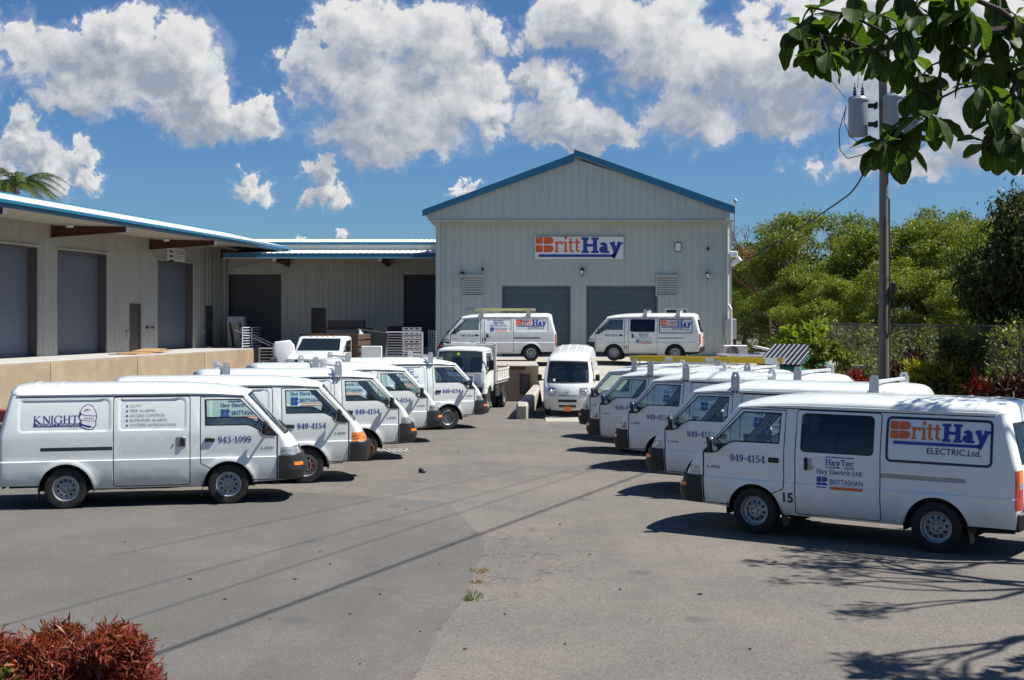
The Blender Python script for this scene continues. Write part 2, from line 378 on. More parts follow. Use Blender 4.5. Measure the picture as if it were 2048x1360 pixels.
M_dark = mat('dark_interior', (.03, .032, .034), .8, var=.2)
M_rubber = mat('tyre_rubber', (.018, .018, .018), .85, var=.25, dirt=((.10, .09, .075), .35, 7))
M_steel = mat('silver_wheel', (.34, .35, .36), .42, metal=.6, var=.08, dirt=((.12, .11, .10), .5, 14))
M_chrome = mat('chrome', (.75, .76, .78), .12, metal=1.0, var=.03)
M_galv = mat('galvanised_steel', (.52, .535, .55), .45, metal=.55, var=.12, scale=14)
M_glass = glass('clear_glass', (.80, .92, .89), 1.7)
M_wind = glass('windscreen_glass', (.78, .90, .87), 1.5)
M_tint = glass('tinted_glass', (.035, .04, .055))
M_lens = mat('clear_lens', (.42, .44, .46), .08, metal=.35, var=.25, scale=30, coat=1.0)
M_amber = mat('amber_lens', (.85, .22, .02), .15, var=.1, coat=1.0)
M_red = mat('red_lens', (.50, .02, .02), .15, var=.1, coat=1.0)
M_orangeplate = mat('orange_plate', (.80, .17, .03), .45, var=.05)
M_plate = mat('yellow_plate', (.75, .6, .1), .45, var=.05)
M_blue = mat('blue_vinyl', (.020, .050, .30), .35, var=.04)
M_navy = mat('navy_vinyl', (.030, .025, .22), .35, var=.04)
M_orange = mat('orange_vinyl', (.72, .125, .02), .4, var=.05)
M_ink = mat('black_vinyl', (.02, .02, .03), .4, var=.05)
M_grey_ink = mat('grey_vinyl', (.28, .28, .30), .4, var=.05)
M_sign = mat('white_vinyl', (.80, .80, .79), .35, var=.02)
M_seat = mat('grey_cloth', (.16, .17, .18), .9, var=.25, scale=30)
M_wall = mat('cream_metal_panel', (.445, .435, .385), .5, var=.05, scale=1.5, dirt=((.22, .19, .14), .34, 1.1), stretch=(1, 1, .12))
M_wall2 = mat('grey_metal_panel', (.47, .525, .495), .48, var=.05, scale=1.5, dirt=((.26, .24, .2), .32, 1.3), stretch=(1, 1, .10))
M_roofblue = mat('blue_trim', (.016, .145, .255), .35, var=.07, scale=3)
M_rooftop = mat('white_metal_roof', (.78, .785, .77), .55, var=.08, scale=2, dirt=((.5, .48, .44), .2, 2))
M_door = mat('grey_roller_door', (.155, .175, .215), .5, var=.08, scale=3, stretch=(1, 1, 3))
M_door2 = mat('blue_grey_roller_door', (.075, .115, .140), .5, var=.10, scale=3, stretch=(1, 1, 3))
M_brown = mat('brown_metal_door', (.10, .075, .068), .5, var=.15)
M_maroon = mat('maroon_steel', (.085, .022, .018), .5, var=.2)
M_soffit = mat('cream_soffit', (.50, .47, .38), .6, var=.05)
M_dock = mat('tan_painted_concrete', (.365, .265, .165), .8, var=.12, scale=1.3, bump=.15, bscale=30, dirt=((.28, .20, .13), .35, .9))
M_conc = mat('concrete', (.39, .355, .31), .85, var=.18, scale=2.0, bump=.2, bscale=40, dirt=((.20, .18, .16), .4, 1.1))
M_wood = mat('weathered_wood', (.085, .05, .033), .75, var=.35, scale=5, stretch=(1, 8, 8), bump=.2)
M_ply = mat('plywood', (.40, .25, .12), .7, var=.2, scale=4, stretch=(1, 6, 6))
M_yellow = mat('yellow_fibreglass', (.80, .50, .02), .4, var=.08, dirt=((.35, .25, .08), .3, 6))
M_paleyellow = mat('faded_yellow_fibreglass', (.68, .60, .30), .5, var=.1)
M_alu = mat('aluminium', (.68, .69, .70), .35, metal=.8, var=.08)
M_railw = mat('white_painted_steel', (.78, .78, .77), .4, var=.05)
M_pole = mat('weathered_pole', (.175, .155, .13), .85, var=.3, scale=4, stretch=(6, 6, .6), bump=.3, bscale=25)
M_trans = mat('grey_transformer_paint', (.24, .29, .33), .4, var=.06)
M_green = mat('green_dumpster_paint', (.05, .25, .14), .5, var=.2, dirt=((.15, .10, .06), .4, 3))
M_rust = mat('red_oxide_steel', (.26, .045, .03), .55, var=.25)
M_bark = mat('bark', (.14, .10, .075), .9, var=.35, scale=9, bump=.4, bscale=20)
M_barkred = mat('reddish_bark', (.24, .11, .075), .8, var=.3, scale=9)
M_twig = mat('dark_twig', (.045, .032, .025), .85, var=.3)
M_wire = mat('black_cable', (.012, .012, .012), .6, var=.1)
# ------------------------------------------------------------------ ground
def asphalt(name, c1, c2, c3, speck, cracks):
    m = bpy.data.materials.new(name); m.use_nodes = True; nt = m.node_tree; N = nt.nodes; L = nt.links
    b = N['Principled BSDF']; b.inputs['Roughness'].default_value = .88; b.inputs['Specular IOR Level'].default_value = .25
    tc = N.new('ShaderNodeTexCoord').outputs['Object']
    def noise(sc, det, ro=.6, v=tc):
        n = N.new('ShaderNodeTexNoise'); L.new(v, n.inputs['Vector']); n.inputs['Scale'].default_value = sc; n.inputs['Detail'].default_value = det; n.inputs['Roughness'].default_value = ro; return n.outputs['Fac']
    def mr(x, a, c, lo=0, hi=1):
        n = N.new('ShaderNodeMapRange'); L.new(x, n.inputs['Value']); n.inputs['From Min'].default_value = a; n.inputs['From Max'].default_value = c; n.inputs['To Min'].default_value = lo; n.inputs['To Max'].default_value = hi; return n.outputs[0]
    def mix(f, a, c, bt='MIX'):
        n = N.new('ShaderNodeMix'); n.data_type = 'RGBA'; n.blend_type = bt
        for s, x in ((n.inputs[0], f), (n.inputs[6], a), (n.inputs[7], c)):
            if isinstance(x, (tuple, float, int)): s.default_value = x
            else: L.new(x, s)
        return n.outputs[2]
    col = mix(mr(noise(.35, 5), .40, .62), (*c1, 1), (*c2, 1))
    col = mix(mr(noise(.9, 6, .7), .52, .68, 0, .55), col, (*c3, 1))
    # tyre-worn streaks along the lane
    mp = N.new('ShaderNodeMapping'); L.new(tc, mp.inputs[0]); mp.inputs['Scale'].default_value = (1.6, .10, 1); mp.inputs['Rotation'].default_value = (0, 0, R(-8))
    col = mix(mr(noise(1.0, 4, .6, mp.outputs[0]), .5, .7, 0, .22), col, (c1[0] * .62, c1[1] * .62, c1[2] * .64, 1))
    # oil spots and small stains
    st = N.new('ShaderNodeTexVoronoi'); L.new(tc, st.inputs['Vector']); st.inputs['Scale'].default_value = .75; st.inputs['Randomness'].default_value = 1
    st2 = N.new('ShaderNodeMath'); st2.operation = 'ADD'; L.new(st.outputs['Distance'], st2.inputs[0]); L.new(mr(noise(9, 3), .3, .7, -.03, .03), st2.inputs[1])
    col = mix(mr(st2.outputs[0], .05, .13, .5, 0), col, (.075, .072, .07, 1))
    # long wandering cracks
    w2 = N.new('ShaderNodeTexNoise'); L.new(tc, w2.inputs['Vector']); w2.inputs['Scale'].default_value = 1.1; w2.inputs['Detail'].default_value = 6
    wb = N.new('ShaderNodeVectorMath'); wb.operation = 'MULTIPLY_ADD'; L.new(w2.outputs['Color'], wb.inputs[0]); wb.inputs[1].default_value = (1.3, 1.3, 0); L.new(tc, wb.inputs[2])
    vl = N.new('ShaderNodeTexVoronoi'); vl.feature = 'DISTANCE_TO_EDGE'; L.new(wb.outputs[0], vl.inputs['Vector']); vl.inputs['Scale'].default_value = .22
    lk = N.new('ShaderNodeMath'); lk.operation = 'MULTIPLY'; L.new(mr(vl.outputs['Distance'], .0015, .006, 1, 0), lk.inputs[0]); L.new(mr(noise(.5, 3), .52, .66, 0, .30), lk.inputs[1])
    col = mix(lk.outputs[0], col, (.06, .055, .05, 1))
    # drips and small dark spots
    v3 = N.new('ShaderNodeTexVoronoi'); L.new(tc, v3.inputs['Vector']); v3.inputs['Scale'].default_value = 2.6
    s3 = N.new('ShaderNodeSeparateColor'); L.new(v3.outputs['Color'], s3.inputs[0])
    d3 = N.new('ShaderNodeMath'); d3.operation = 'MULTIPLY'; L.new(mr(v3.outputs['Distance'], .03, .07, .5, 0), d3.inputs[0]); L.new(mr(s3.outputs[1], .55, .6), d3.inputs[1])
    col = mix(d3.outputs[0], col, (.07, .066, .06, 1))
    # tyre arcs
    wvz = N.new('ShaderNodeTexWave'); wvz.wave_type = 'RINGS'; wvz.rings_direction = 'Z'
    mpz = N.new('ShaderNodeMapping'); L.new(tc, mpz.inputs[0]); mpz.inputs['Location'].default_value = (9, -14, 0); L.new(mpz.outputs[0], wvz.inputs['Vector']); wvz.inputs['Scale'].default_value = .075; wvz.inputs['Distortion'].default_value = 1.2; wvz.inputs['Detail'].default_value = 2
    tk = N.new('ShaderNodeMath'); tk.operation = 'MULTIPLY'; L.new(mr(wvz.outputs['Fac'], .90, 1.0, 0, .22), tk.inputs[0]); L.new(mr(noise(.8, 4), .45, .65), tk.inputs[1])
    col = mix(tk.outputs[0], col, (.07, .066, .062, 1))
    # aggregate
    v = N.new('ShaderNodeTexVoronoi'); L.new(tc, v.inputs['Vector']); v.inputs['Scale'].default_value = 70
    sp = N.new('ShaderNodeSeparateColor'); L.new(v.outputs['Color'], sp.inputs[0])
    k = N.new('ShaderNodeMath'); k.operation = 'MULTIPLY'; L.new(mr(sp.outputs[0], 0, 1, 1 - speck, 1 + speck), k.inputs[0]); L.new(mr(noise(160, 3), .3, .7, 1 - speck * .7, 1 + speck * .7), k.inputs[1])
    sc = N.new('ShaderNodeVectorMath'); sc.operation = 'SCALE'; L.new(col, sc.inputs[0]); L.new(k.outputs[0], sc.inputs['Scale']); col = sc.outputs[0]
    h = sp.outputs[0]
    if cracks:
        wv = N.new('ShaderNodeTexNoise'); L.new(tc, wv.inputs['Vector']); wv.inputs['Scale'].default_value = 3.0; wv.inputs['Detail'].default_value = 4
        wa = N.new('ShaderNodeVectorMath'); wa.operation = 'MULTIPLY_ADD'; L.new(wv.outputs['Color'], wa.inputs[0]); wa.inputs[1].default_value = (.35, .35, 0); L.new(tc, wa.inputs[2])
        ve = N.new('ShaderNodeTexVoronoi'); ve.feature = 'DISTANCE_TO_EDGE'; L.new(wa.outputs[0], ve.inputs['Vector']); ve.inputs['Scale'].default_value = 3.4
        line = mr(ve.outputs['Distance'], .008, .035, 1, 0)
        d = N.new('ShaderNodeVectorMath'); d.operation = 'DISTANCE'
        sq = N.new('ShaderNodeMapping'); L.new(tc, sq.inputs[0]); sq.inputs['Scale'].default_value = (1, .42, 1)
        L.new(sq.outputs[0], d.inputs[0]); d.inputs[1].default_value = (.05, 15.6 * .42, 0)
        near = mr(d.outputs['Value'], .25, 1.35, 1, 0)
        f = N.new('ShaderNodeMath'); f.operation = 'MULTIPLY'; L.new(line, f.inputs[0]); L.new(near, f.inputs[1])
        g = N.new('ShaderNodeMath'); g.operation = 'MULTIPLY'; L.new(f.outputs[0], g.inputs[0]); L.new(mr(noise(2.2, 2), .42, .55, .1, 1), g.inputs[1])
        col = mix(g.outputs[0], col, (.055, .05, .045, 1))
    L.new(col, b.inputs['Base Color'])
    bp = N.new('ShaderNodeBump'); bp.inputs['Strength'].default_value = .35; bp.inputs['Distance'].default_value = .008; L.new(h, bp.inputs['Height']); L.new(bp.outputs[0], b.inputs['Normal'])
    return m
M_asph = asphalt('worn_asphalt', (.146, .134, .118), (.184, .163, .140), (.210, .172, .141), .28, True)
M_patch = asphalt('grey_asphalt', (.121, .114, .103), (.144, .135, .122), (.110, .104, .097), .18, False)

def heightgrid(name, xs, ys, f, m):
    vs = [(x, y, f(x, y)) for y in ys for x in xs]; n = len(xs)
    fs = [(j * n + i, j * n + i + 1, (j + 1) * n + i + 1, (j + 1) * n + i) for j in range(len(ys) - 1) for i in range(n - 1)]
    mb = MB(); mb.add(vs, fs); o = mb.build(name, m, angle=40); o['kind'] = 'structure'; return o
xs = [-2500, -900, -300, -120, -60] + [x * .5 for x in range(-60, 61)] + [60, 120, 300, 900, 2500]
ys = [-400, -100, -30, -10] + [y * .5 for y in range(0, 120)] + [62, 70, 90, 140, 300, 900, 2500]
heightgrid('ground', xs, ys, gz, M_asph)

# resurfaced grey asphalt at the left, one thin sheet
edge = [(-30, 978), (560, 984), (640, 987), (760, 995), (870, 1002), (897, 1007), (930, 1040), (965, 1077), (968, 1100), (952, 1130), (941, 1162), (935, 1190), (905, 1224), (884, 1250), (868, 1290), (845, 1330), (822, 1360), (770, 1440), (690, 1600)]
P = []
rr = random.Random(3)
for (a, b), (c, d) in zip(edge, edge[1:]):
    A = gp(a, b); Bq = gp(c, d); n = max(1, int((Bq - A).length / .12))
    if a < 0: n = 12
    for k in range(n):
        q = A.lerp(Bq, k / n); j = .022 if k else .012; P.append((q.x + rr.uniform(-j, j), q.y + rr.uniform(-j, j)))
q = gp(*edge[-1]); P.append((q.x, q.y)); P += [(-1.2, .5), (-28, .5), (-28, 21.6)]
v, f = filled(P)
mb = MB(); mb.add([(x, y, .006) for x, y in v], f); o = mb.build('asphalt_patch', M_patch, angle=None); o['kind'] = 'structure'

# loading apron, its ramp and the left dock
APZ = 1.27
mb = MB()
mb.prism([(-5.8, 45.7), (0.95, 45.7), (0.95, 54.2), (8.6, 54.2), (8.6, 45.7), (13.0, 45.7), (13.0, 70), (-5.8, 70)], -.5, APZ, lambda u, v, d: (u, v, d))
o = mb.build('loading_apron', [M_conc], angle=30); o['kind'] = 'structure'
mb = MB()
mb.box((-2.4, 45.685, .63), (6.6, .024, 1.20))
o = mb.build('apron_face', M_dock, angle=None); o['kind'] = 'structure'
mb = MB()
pr = [(36.6, 0.0), (39, .12), (42, .36), (46, .68), (50, 1.01), (53, 1.235), (54.19, APZ - .002)]
vs = []; fs = []
for y, z in pr: vs += [(.97, y, z), (8.58, y, z)]
for i in range(len(pr) - 1): fs.append((2 * i, 2 * i + 1, 2 * i + 3, 2 * i + 2))
mb.add(vs, fs); o = mb.build('ramp', mat('ramp_concrete', (.40, .365, .31), .85, var=.14, scale=1.6, bump=.15, dirt=((.25, .22, .19), .3, .8)), angle=40); o['kind'] = 'structure'

# kerb wall beside the ramp
t = empty('kerb_wall', 'low concrete retaining wall with rounded end beside the small white van', 'wall', (.28, 37.4, 0))
mb = MB(T=Matrix.Rotation(math.atan2(8.25, .62), 4, 'Z'))
sec = [(-.17, -.1), (.17, -.1), (.17, .40), (.12, .46), (-.12, .46), (-.17, .40)]
def kw(u, v, d): return (d, u, v + (d * .016 if v > 0 else 0))
mb.prism(sec, .12, 8.2, kw)
mb.add([(.12, u, v) for u, v in sec] + [(-.05 if abs(u) < .15 else .03, u * .75, min(v, .38)) for u, v in sec], [(i, (i + 1) % 6, 6 + (i + 1) % 6, 6 + i) for i in range(6)] + [tuple(range(6, 12))])
mb.build('wall', M_conc, t, 30)

# dark vent hatch in the apron face
t = empty('vent_hatch', 'small dark square hatch in the tan apron wall behind the truck', 'hatch', (.46, 45.66, .62))
mb = MB(); mb.box((0, 0, 0), (.30, .04, .64)); mb.build('panel', M_brown, t)
mb = MB()
for s in (-1, 1): mb.box((s * .165, -.005, 0), (.03, .06, .70)); mb.box((0, -.005, s * .335), (.30, .06, .03))
mb.build('frame', M_black, t)
t = tag(MB().box((-.05, 45.64, 1.19), (1.1, .06, .13), bev=.01).build('bumper_beam', M_wood), 'brown wooden bumper beam along the top edge of the tan apron wall', 'beam')

# ------------------------------------------------------------------ buildings
def panel_wall(bld, name, O, t, n, length, z0, ztop, openings, pitch, m, rib=.028, single=False, parent=None):
    """ribbed metal sheets; each sheet is an object, or all one mesh when too fine to pick apart"""
    O = Vector(O); t = Vector(t); n = Vector(n); parent = parent or bld
    i = 0; a = 0.0; allmb = MB(); cache = {}
    while a < length - 1e-6:
        b = min(a + pitch, length)
        cuts = sorted({a, b, *[c for o in openings for c in o[:2] if a < c < b]})
        for c0, c1 in zip(cuts, cuts[1:]):
            mid = (c0 + c1) / 2; spans = [(z0, None)]
            for (oa, ob, oz0, oz1) in openings:
                if oa < mid < ob:
                    ns = []
                    for (s0, s1) in spans:
                        top = 99 if s1 is None else s1
                        if oz0 > s0 + .02: ns.append((s0, min(oz0, top) if s1 is not None or oz0 < 99 else None))
                        if oz1 < top: ns.append((oz1, s1))
                    spans = ns
            prof = [(c0, 0.0)]
            if c0 == a and c1 - c0 > .12: prof = [(c0, 0.0), (c0 + .012, rib), (c0 + .045, rib), (c0 + .057, 0.0)]
            w = c1 - c0
            if w > .2: prof += [(c0 + w * .45, 0.0), (c0 + w * .45 + .006, .006), (c0 + w * .45 + .03, .006), (c0 + w * .45 + .036, 0.0)]
            prof.append((c1 - .0015, 0.0)); prof = [(x, y + .0) for x, y in prof]
            for (s0, s1) in spans:
                f0 = ztop if s1 is None else (lambda x, s1=s1: s1)
                vs = []; fs = []
                for (x, y) in prof: vs += [(x - c0, -y, s0), (x - c0, -y, f0(x))]
                for k in range(len(prof) - 1): fs.append((2 * k, 2 * k + 2, 2 * k + 3, 2 * k + 1))
                def place(p): return O + t * (p[0] + c0) - n * p[1] + Vector((0, 0, p[2]))
                if single: allmb.add([place(p) for p in vs], fs)
                else:
                    key = (round(w, 4), len(prof), round(s0, 3), tuple(round(p[2], 3) for p in vs[1::2]))
                    if key not in cache:
                        mb = MB(); mb.add([O * 0 + t * p[0] - n * p[1] + Vector((0, 0, p[2])) for p in vs], fs); cache[key] = mb.mesh(name, m, 30)
                    inst(name, cache[key], parent, loc=O + t * c0)
        a = b; i += 1
    if single: return allmb.build('ribbed_wall', m, parent, 30)

def roller_door(parent, a0, a1, z0, z1, y, m, jamb, mj, pitch=.10):
    """door in a wall running along local x, outside at -y; recessed by jamb"""
    mb = MB(); n = int((z1 - z0) / pitch); vs = []; fs = []
    for i in range(n + 1):
        z = z0 + (z1 - z0) * i / n
        for dz, dy in ((.0, .0), (.018, -.008), (pitch - .03, -.008), (pitch - .012, 0)):
            if z + dz < z1 + .001: vs += [(a0 + .02, y + jamb + dy, z + dz), (a1 - .02, y + jamb + dy, z + dz)]
    fs = [(2 * i, 2 * i + 1, 2 * i + 3, 2 * i + 2) for i in range(len(vs) // 2 - 1)]
    mb.add(vs, fs); d = mb.build('roller_door', m, parent, 30)
    mb = MB(); mb.box(((a0 + a1) / 2, y + jamb - .03, z0 + .05), (a1 - a0 - .06, .05, .10)); mb.build('bottom_rail', m, d)
    mb = MB()
    for x in (a0, a1):
        mb.box((x + (.03 if x == a0 else -.03), y + jamb / 2 + .004, (z0 + z1) / 2), (.06, jamb - .012, z1 - z0 - .002))
    mb.box(((a0 + a1) / 2, y + jamb / 2 + .004, z1 - .03), (a1 - a0 - .124, jamb - .012, .06))
    mb.build('door_frame', mj, d)
    return d
def man_door(parent, a0, a1, z0, z1, y, m, mf):
    mb = MB(); mb.box(((a0 + a1) / 2, y + .05, (z0 + z1) / 2), (a1 - a0 - .12, .05, z1 - z0 - .06), bev=.004); d = mb.build('entry_door', m, parent)
    mb = MB()
    for x in (a0 + .03, a1 - .03): mb.box((x, y + .015, (z0 + z1) / 2), (.06, .10, z1 - z0))
    mb.box(((a0 + a1) / 2, y + .015, z1 - .03), (a1 - a0 - .122, .10, .06)); mb.build('door_frame', mf, d)
    mb = MB(); mb.tube([(a1 - .2, y + .02, z0 + 1.0), (a1 - .2, y - .04, z0 + 1.0), (a1 - .32, y - .04, z0 + 1.0)], .012, 6); mb.build('handle', M_chrome, d)

# ---- left warehouse (local x along its wall into the distance, local -y towards the yard)
LB = empty('warehouse', 'long cream metal warehouse with blue eaves and roller doors above a tan dock', 'building', (-20.275, 38, 0), math.atan2(1, .1625))
DZ = 1.48; L_LEN = 30.7
ld = [(7.2, 11.75), (13.27, 17.42), (22.5, 26.55)]; lm = [(19.6, 20.65), (28.15, 29.1)]
ops = [(a, b, DZ, 5.72) for a, b in ld] + [(a, b, DZ, DZ + 2.15) for a, b in lm] + [(.5, 5.2, DZ, 5.72)]
panel_wall(LB, 'wall_panel', (0, 0, 0), (1, 0, 0), (0, -1, 0), L_LEN, DZ, lambda x: 6.70, ops, .33, M_wall, rib=.022, single=True)
for a, b in ld + [(.5, 5.2)]: roller_door(LB, a, b, DZ, 5.72, 0, M_door, .38, mat('dark_jamb', (.10, .085, .095), .6))
for a, b in lm: man_door(LB, a, b, DZ, DZ + 2.15, .0, M_brown, mat('dark_jamb', (.10, .085, .095), .6))
for a, b in ld: MB().box(((a + b) / 2, -.035, 5.76), (b - a + .24, .05, .07)).build('door_trim', M_soffit, LB, None)
mb = MB(); mb.box((L_LEN + .06, 4.6, 4.08), (.12, 9.2, 5.2)); mb.box((L_LEN / 2, 9.2, 4.08), (L_LEN, .1, 5.2)); mb.build('end_wall', M_wall, LB, None)
mb = MB(); mb.box((L_LEN + .02, -.06, 4.07), (.30, .12, 5.18)); mb.build('corner_trim', M_soffit, LB, None)
# roof: eave 3.2 m out, ridge just behind the wall
EY, RY = -3.36, .45; RL = L_LEN + .75
mb = MB(); n = int(RL / .33); x0 = -1.0
e0, r0 = Vector((0, EY + .02, 6.76)), Vector((0, RY, 7.62))
vs = []; fs = []
for i in range(n + 5):
    x = min(x0 + i * .33, RL)
    for dx, dz in ((0, 0), (.02, .04), (.05, .04), (.07, 0)):
        if x + dx <= RL + .001: vs += [(x + dx, e0.y, e0.z + dz), (x + dx, r0.y, r0.z + dz), (x + dx, 9.3, 6.72 + dz)]
k = len(vs) // 3
for i in range(k - 1): fs += [(3 * i, 3 * i + 3, 3 * i + 4, 3 * i + 1), (3 * i + 1, 3 * i + 4, 3 * i + 5, 3 * i + 2)]
mb.add(vs, fs); roof = mb.build('roof', M_rooftop, LB, 30)
mb = MB(); mb.prism([(RY - .12, 7.59), (RY - .12, 7.67), (RY, 7.71), (RY + .12, 7.67), (RY + .12, 7.59), (RY, 7.66)], -1, RL + .05, lambda u, v, d: (d, u, v)); mb.build('ridge_cap', M_roofblue, roof, 30)
mb = MB(); mb.prism([(EY, 6.53), (EY, 6.66), (EY - .03, 6.68), (EY - .03, 6.77), (EY + .03, 6.79), (EY + .03, 6.53)], -1, RL + .12, lambda u, v, d: (d, u, v)); mb.build('fascia', M_roofblue, LB, 30)
mb = MB(); mb.prism([(EY - .035, 6.66), (EY - .16, 6.66), (EY - .17, 6.72), (EY - .17, 6.77), (EY - .14, 6.77), (EY - .14, 6.69), (EY - .035, 6.69)], -1, RL + .12, lambda u, v, d: (d, u, v)); mb.build('gutter', M_roofblue, LB, 30)
mb = MB(); mb.add([(-1, EY + .03, 6.56), (RL, EY + .03, 6.56), (RL, 0.02, 6.69), (-1, 0.02, 6.69)], [(0, 1, 2, 3)]); mb.build('soffit', M_soffit, LB, None)
mb = MB(); mb.prism([(EY - .03, 6.53), (EY - .03, 6.79), (RY, 7.66), (9.3, 6.76), (9.3, 6.5), (0, 6.7)], RL + .06, RL + .14, lambda u, v, d: (d, u, v)); mb.build('gable_trim', M_roofblue, LB, None)
for x in (4.05, 12.76, 21.58, 30.2):
    mb = MB()
    for dy0, dy1, w in ((0, 1, .012),):
        mb.prism([(-.02, 6.18), (-.02, 6.64), (EY + .15, 6.555), (EY + .15, 6.36)], x - w, x + w, lambda u, v, d: (d, u, v))
    mb.prism([(-.02, 6.165), (-.02, 6.19), (EY + .15, 6.37), (EY + .15, 6.345)], x - .09, x + .09, lambda u, v, d: (d, u, v))
    b = mb.build('canopy_beam', M_maroon, LB, None)
    MB().box((x, EY + .12, 6.45), (.2, .04, .22)).build('end_plate', M_railw, b, None)
    mb = MB(); mb.lathe([(0, 0), (.13, 0), (.15, .05), (.15, .09), (0, .09)], 14, (x - .55, -1.1, 6.50)); mb.build('ceiling_lamp', M_sign, LB)
mb = MB(); mb.tube([(L_LEN + .02, -.17, DZ), (L_LEN + .02, -.17, 5.4), (L_LEN + .02, -.22, 5.62), (L_LEN + .3, EY + .35, 6.22), (L_LEN + .4, EY + .02, 6.32), (L_LEN + .4, EY - .08, 6.45), (L_LEN + .4, EY - .08, 6.68)], .055, 10); mb.build('downspout', M_soffit, LB)
for x, z in ((19.3, 2.25), (27.8, 2.3)):
    MB().box((x, -.06, z), (.24, .10, .26), bev=.01).build('switch_box', M_galv, LB)
for x in (21.35, 21.9):
    MB().box((x, -.04, 2.55), (.26, .06, .10), bev=.01).build('socket', M_brown, LB)
# CLAN sign
t = empty('wall_sign', 'small white sign lettered CLAN with black bars above the third dock door', 'sign')
t.location = (LB.matrix_basis @ Vector((24.45, -.05, 6.08))); t.rotation_euler = LB.rotation_euler
SIGN_CLAN = t
MB().box((0, 0, 0), (2.0, .04, .62), bev=.004).build('board', M_sign, t)

# left dock platform in cast sections
DK = empty('loading_dock', 'tan painted concrete dock platform below the cream warehouse', 'dock', LB.location, LB.rotation_euler[2])
mb = MB()
mb.box((L_LEN / 2 - 1, 3.0, .72), (L_LEN + 4, 11.6, 1.40)); mb.build('platform', M_conc, DK, None)
mb = MB(); mb.box((L_LEN / 2 - 1.04, -1.42, 1.45), (L_LEN + 4.1, 2.84 + .1, .06), bev=.012); mb.build('deck', mat('pale_concrete', (.43, .415, .39), .85, var=.1, scale=1.2, bump=.15, bscale=40, dirt=((.3, .28, .26), .35, .8)), DK, None)
for i in range(10):
    x = -2.7 + i * 3.4
    mb = MB(); mb.box((x + 1.7, -2.86 - (.012 if i % 2 else 0), .70), (3.385, .10, 1.44), bev=.01); mb.build('wall_slab', mat('tan_painted_concrete_%s' % 'ab'[i % 2], (.385, .29, .193) if i % 2 else (.35, .265, .176), .8, var=.14, scale=1.3, bump=.15, bscale=30, dirt=((.28, .20, .13), .4, .9)), DK, None)

# ---- back warehouse, frontal
BB = empty('warehouse', 'low grey cream warehouse wing joining the left warehouse and the gabled one', 'building', (-15.6, 69, 0))
ops = [(.25, 3.15, DZ, 5.36), (9.75, 12.6, DZ, 5.36), (4.78, 5.56, DZ, 3.56)]
M_wall3 = mat('beige_metal_panel', (.66, .65, .57), .5, var=.05, scale=1.5, dirt=((.3, .27, .2), .3, 1.2), stretch=(1, 1, .1))
panel_wall(BB, 'wall_panel', (0, 0, 0), (1, 0, 0), (0, -1, 0), 12.6, DZ, lambda x: 6.35, ops, .315, M_wall3)
roller_door(BB, .25, 3.15, DZ, 5.36, 0, mat('charcoal_roller_door', (.075, .082, .095), .5, var=.08), .2, mat('dark_jamb', (.10, .085, .095), .6))
roller_door(BB, 9.75, 12.6, DZ, 5.36, 0, mat('charcoal_roller_door', (.075, .082, .095), .5, var=.08), .2, mat('dark_jamb', (.10, .085, .095), .6))
man_door(BB, 4.78, 5.56, DZ, 3.56, 0, M_brown, M_brown)
def ribroof(x0, x1, y0, z0, y1, z1, pitch):
    mb = MB(); vs = []; fs = []; x = x0
    while x < x1:
        for dx, dz in ((0, 0), (.02, .035), (.06, .035), (.08, 0)): vs += [(x + dx, y0, z0 + dz), (x + dx, y1, z1 + dz)]
        x += pitch
    vs += [(x1, y0, z0), (x1, y1, z1)]
    fs = [(2 * i, 2 * i + 2, 2 * i + 3, 2 * i + 1) for i in range(len(vs) // 2 - 1)]
    mb.add(vs, fs); return mb
r1 = ribroof(1.05, 12.6, -4.5, 6.27, 3.4, 6.82, .3).build('canopy_roof', M_rooftop, BB, 30)
MB().box((6.825, -4.53, 6.14), (11.55, .06, .24)).build('fascia', M_roofblue, BB, None)
MB().box((6.825, -4.58, 6.02), (11.55, .10, .03)).build('gutter', M_railw, BB, None)
mb = MB(); mb.add([(1.05, -4.5, 6.05), (12.6, -4.5, 6.05), (12.6, -.02, 6.32), (1.05, -.02, 6.32)], [(0, 1, 2, 3)]); mb.build('soffit', M_soffit, BB, None)
MB().box((6.0, 3.5, 6.6), (13.2, .1, 1.2)).build('clerestory_wall', M_wall2, BB, None)
MB().box((6.0, 3.35, 7.22), (13.3, .16, .14)).build('fascia', M_roofblue, BB, None)
ribroof(-.6, 12.6, 3.3, 7.31, 12, 7.98, .3).build('upper_roof', M_rooftop, BB, 30)
for xa, xb in ((3.35, 3.6), (8.7, 9.0)):
    mb = MB(); mb.prism([(-.02, 5.75), (-.02, 6.3), (-4.3, 6.06), (-4.3, 5.9)], xa + .2, xa + .26, lambda u, v, d: (d, u, v)); b = mb.build('canopy_beam', M_maroon, BB, None)
    MB().box((xa + .23, -4.33, 5.97), (.2, .04, .2)).build('end_plate', M_railw, b, None)
MB().box((6.6, 5.25, 3.4), (12.0, 9.6, 5.8)).build('inner_core', M_wall2, BB, None)
mb = MB(); mb.box((12.35, -.35, 5.86), (.16, .3, .14), bev=.02); mb.tube([(12.35, -.2, 5.85), (12.35, .0, 5.75)], .03, 6); mb.build('security_camera', M_sign, BB)
o = MB().box((-8.0, 67.6, .72), (8.9, 2.7, 1.50), bev=.01).build('dock_slab', M_conc, None, None); o['kind'] = 'structure'

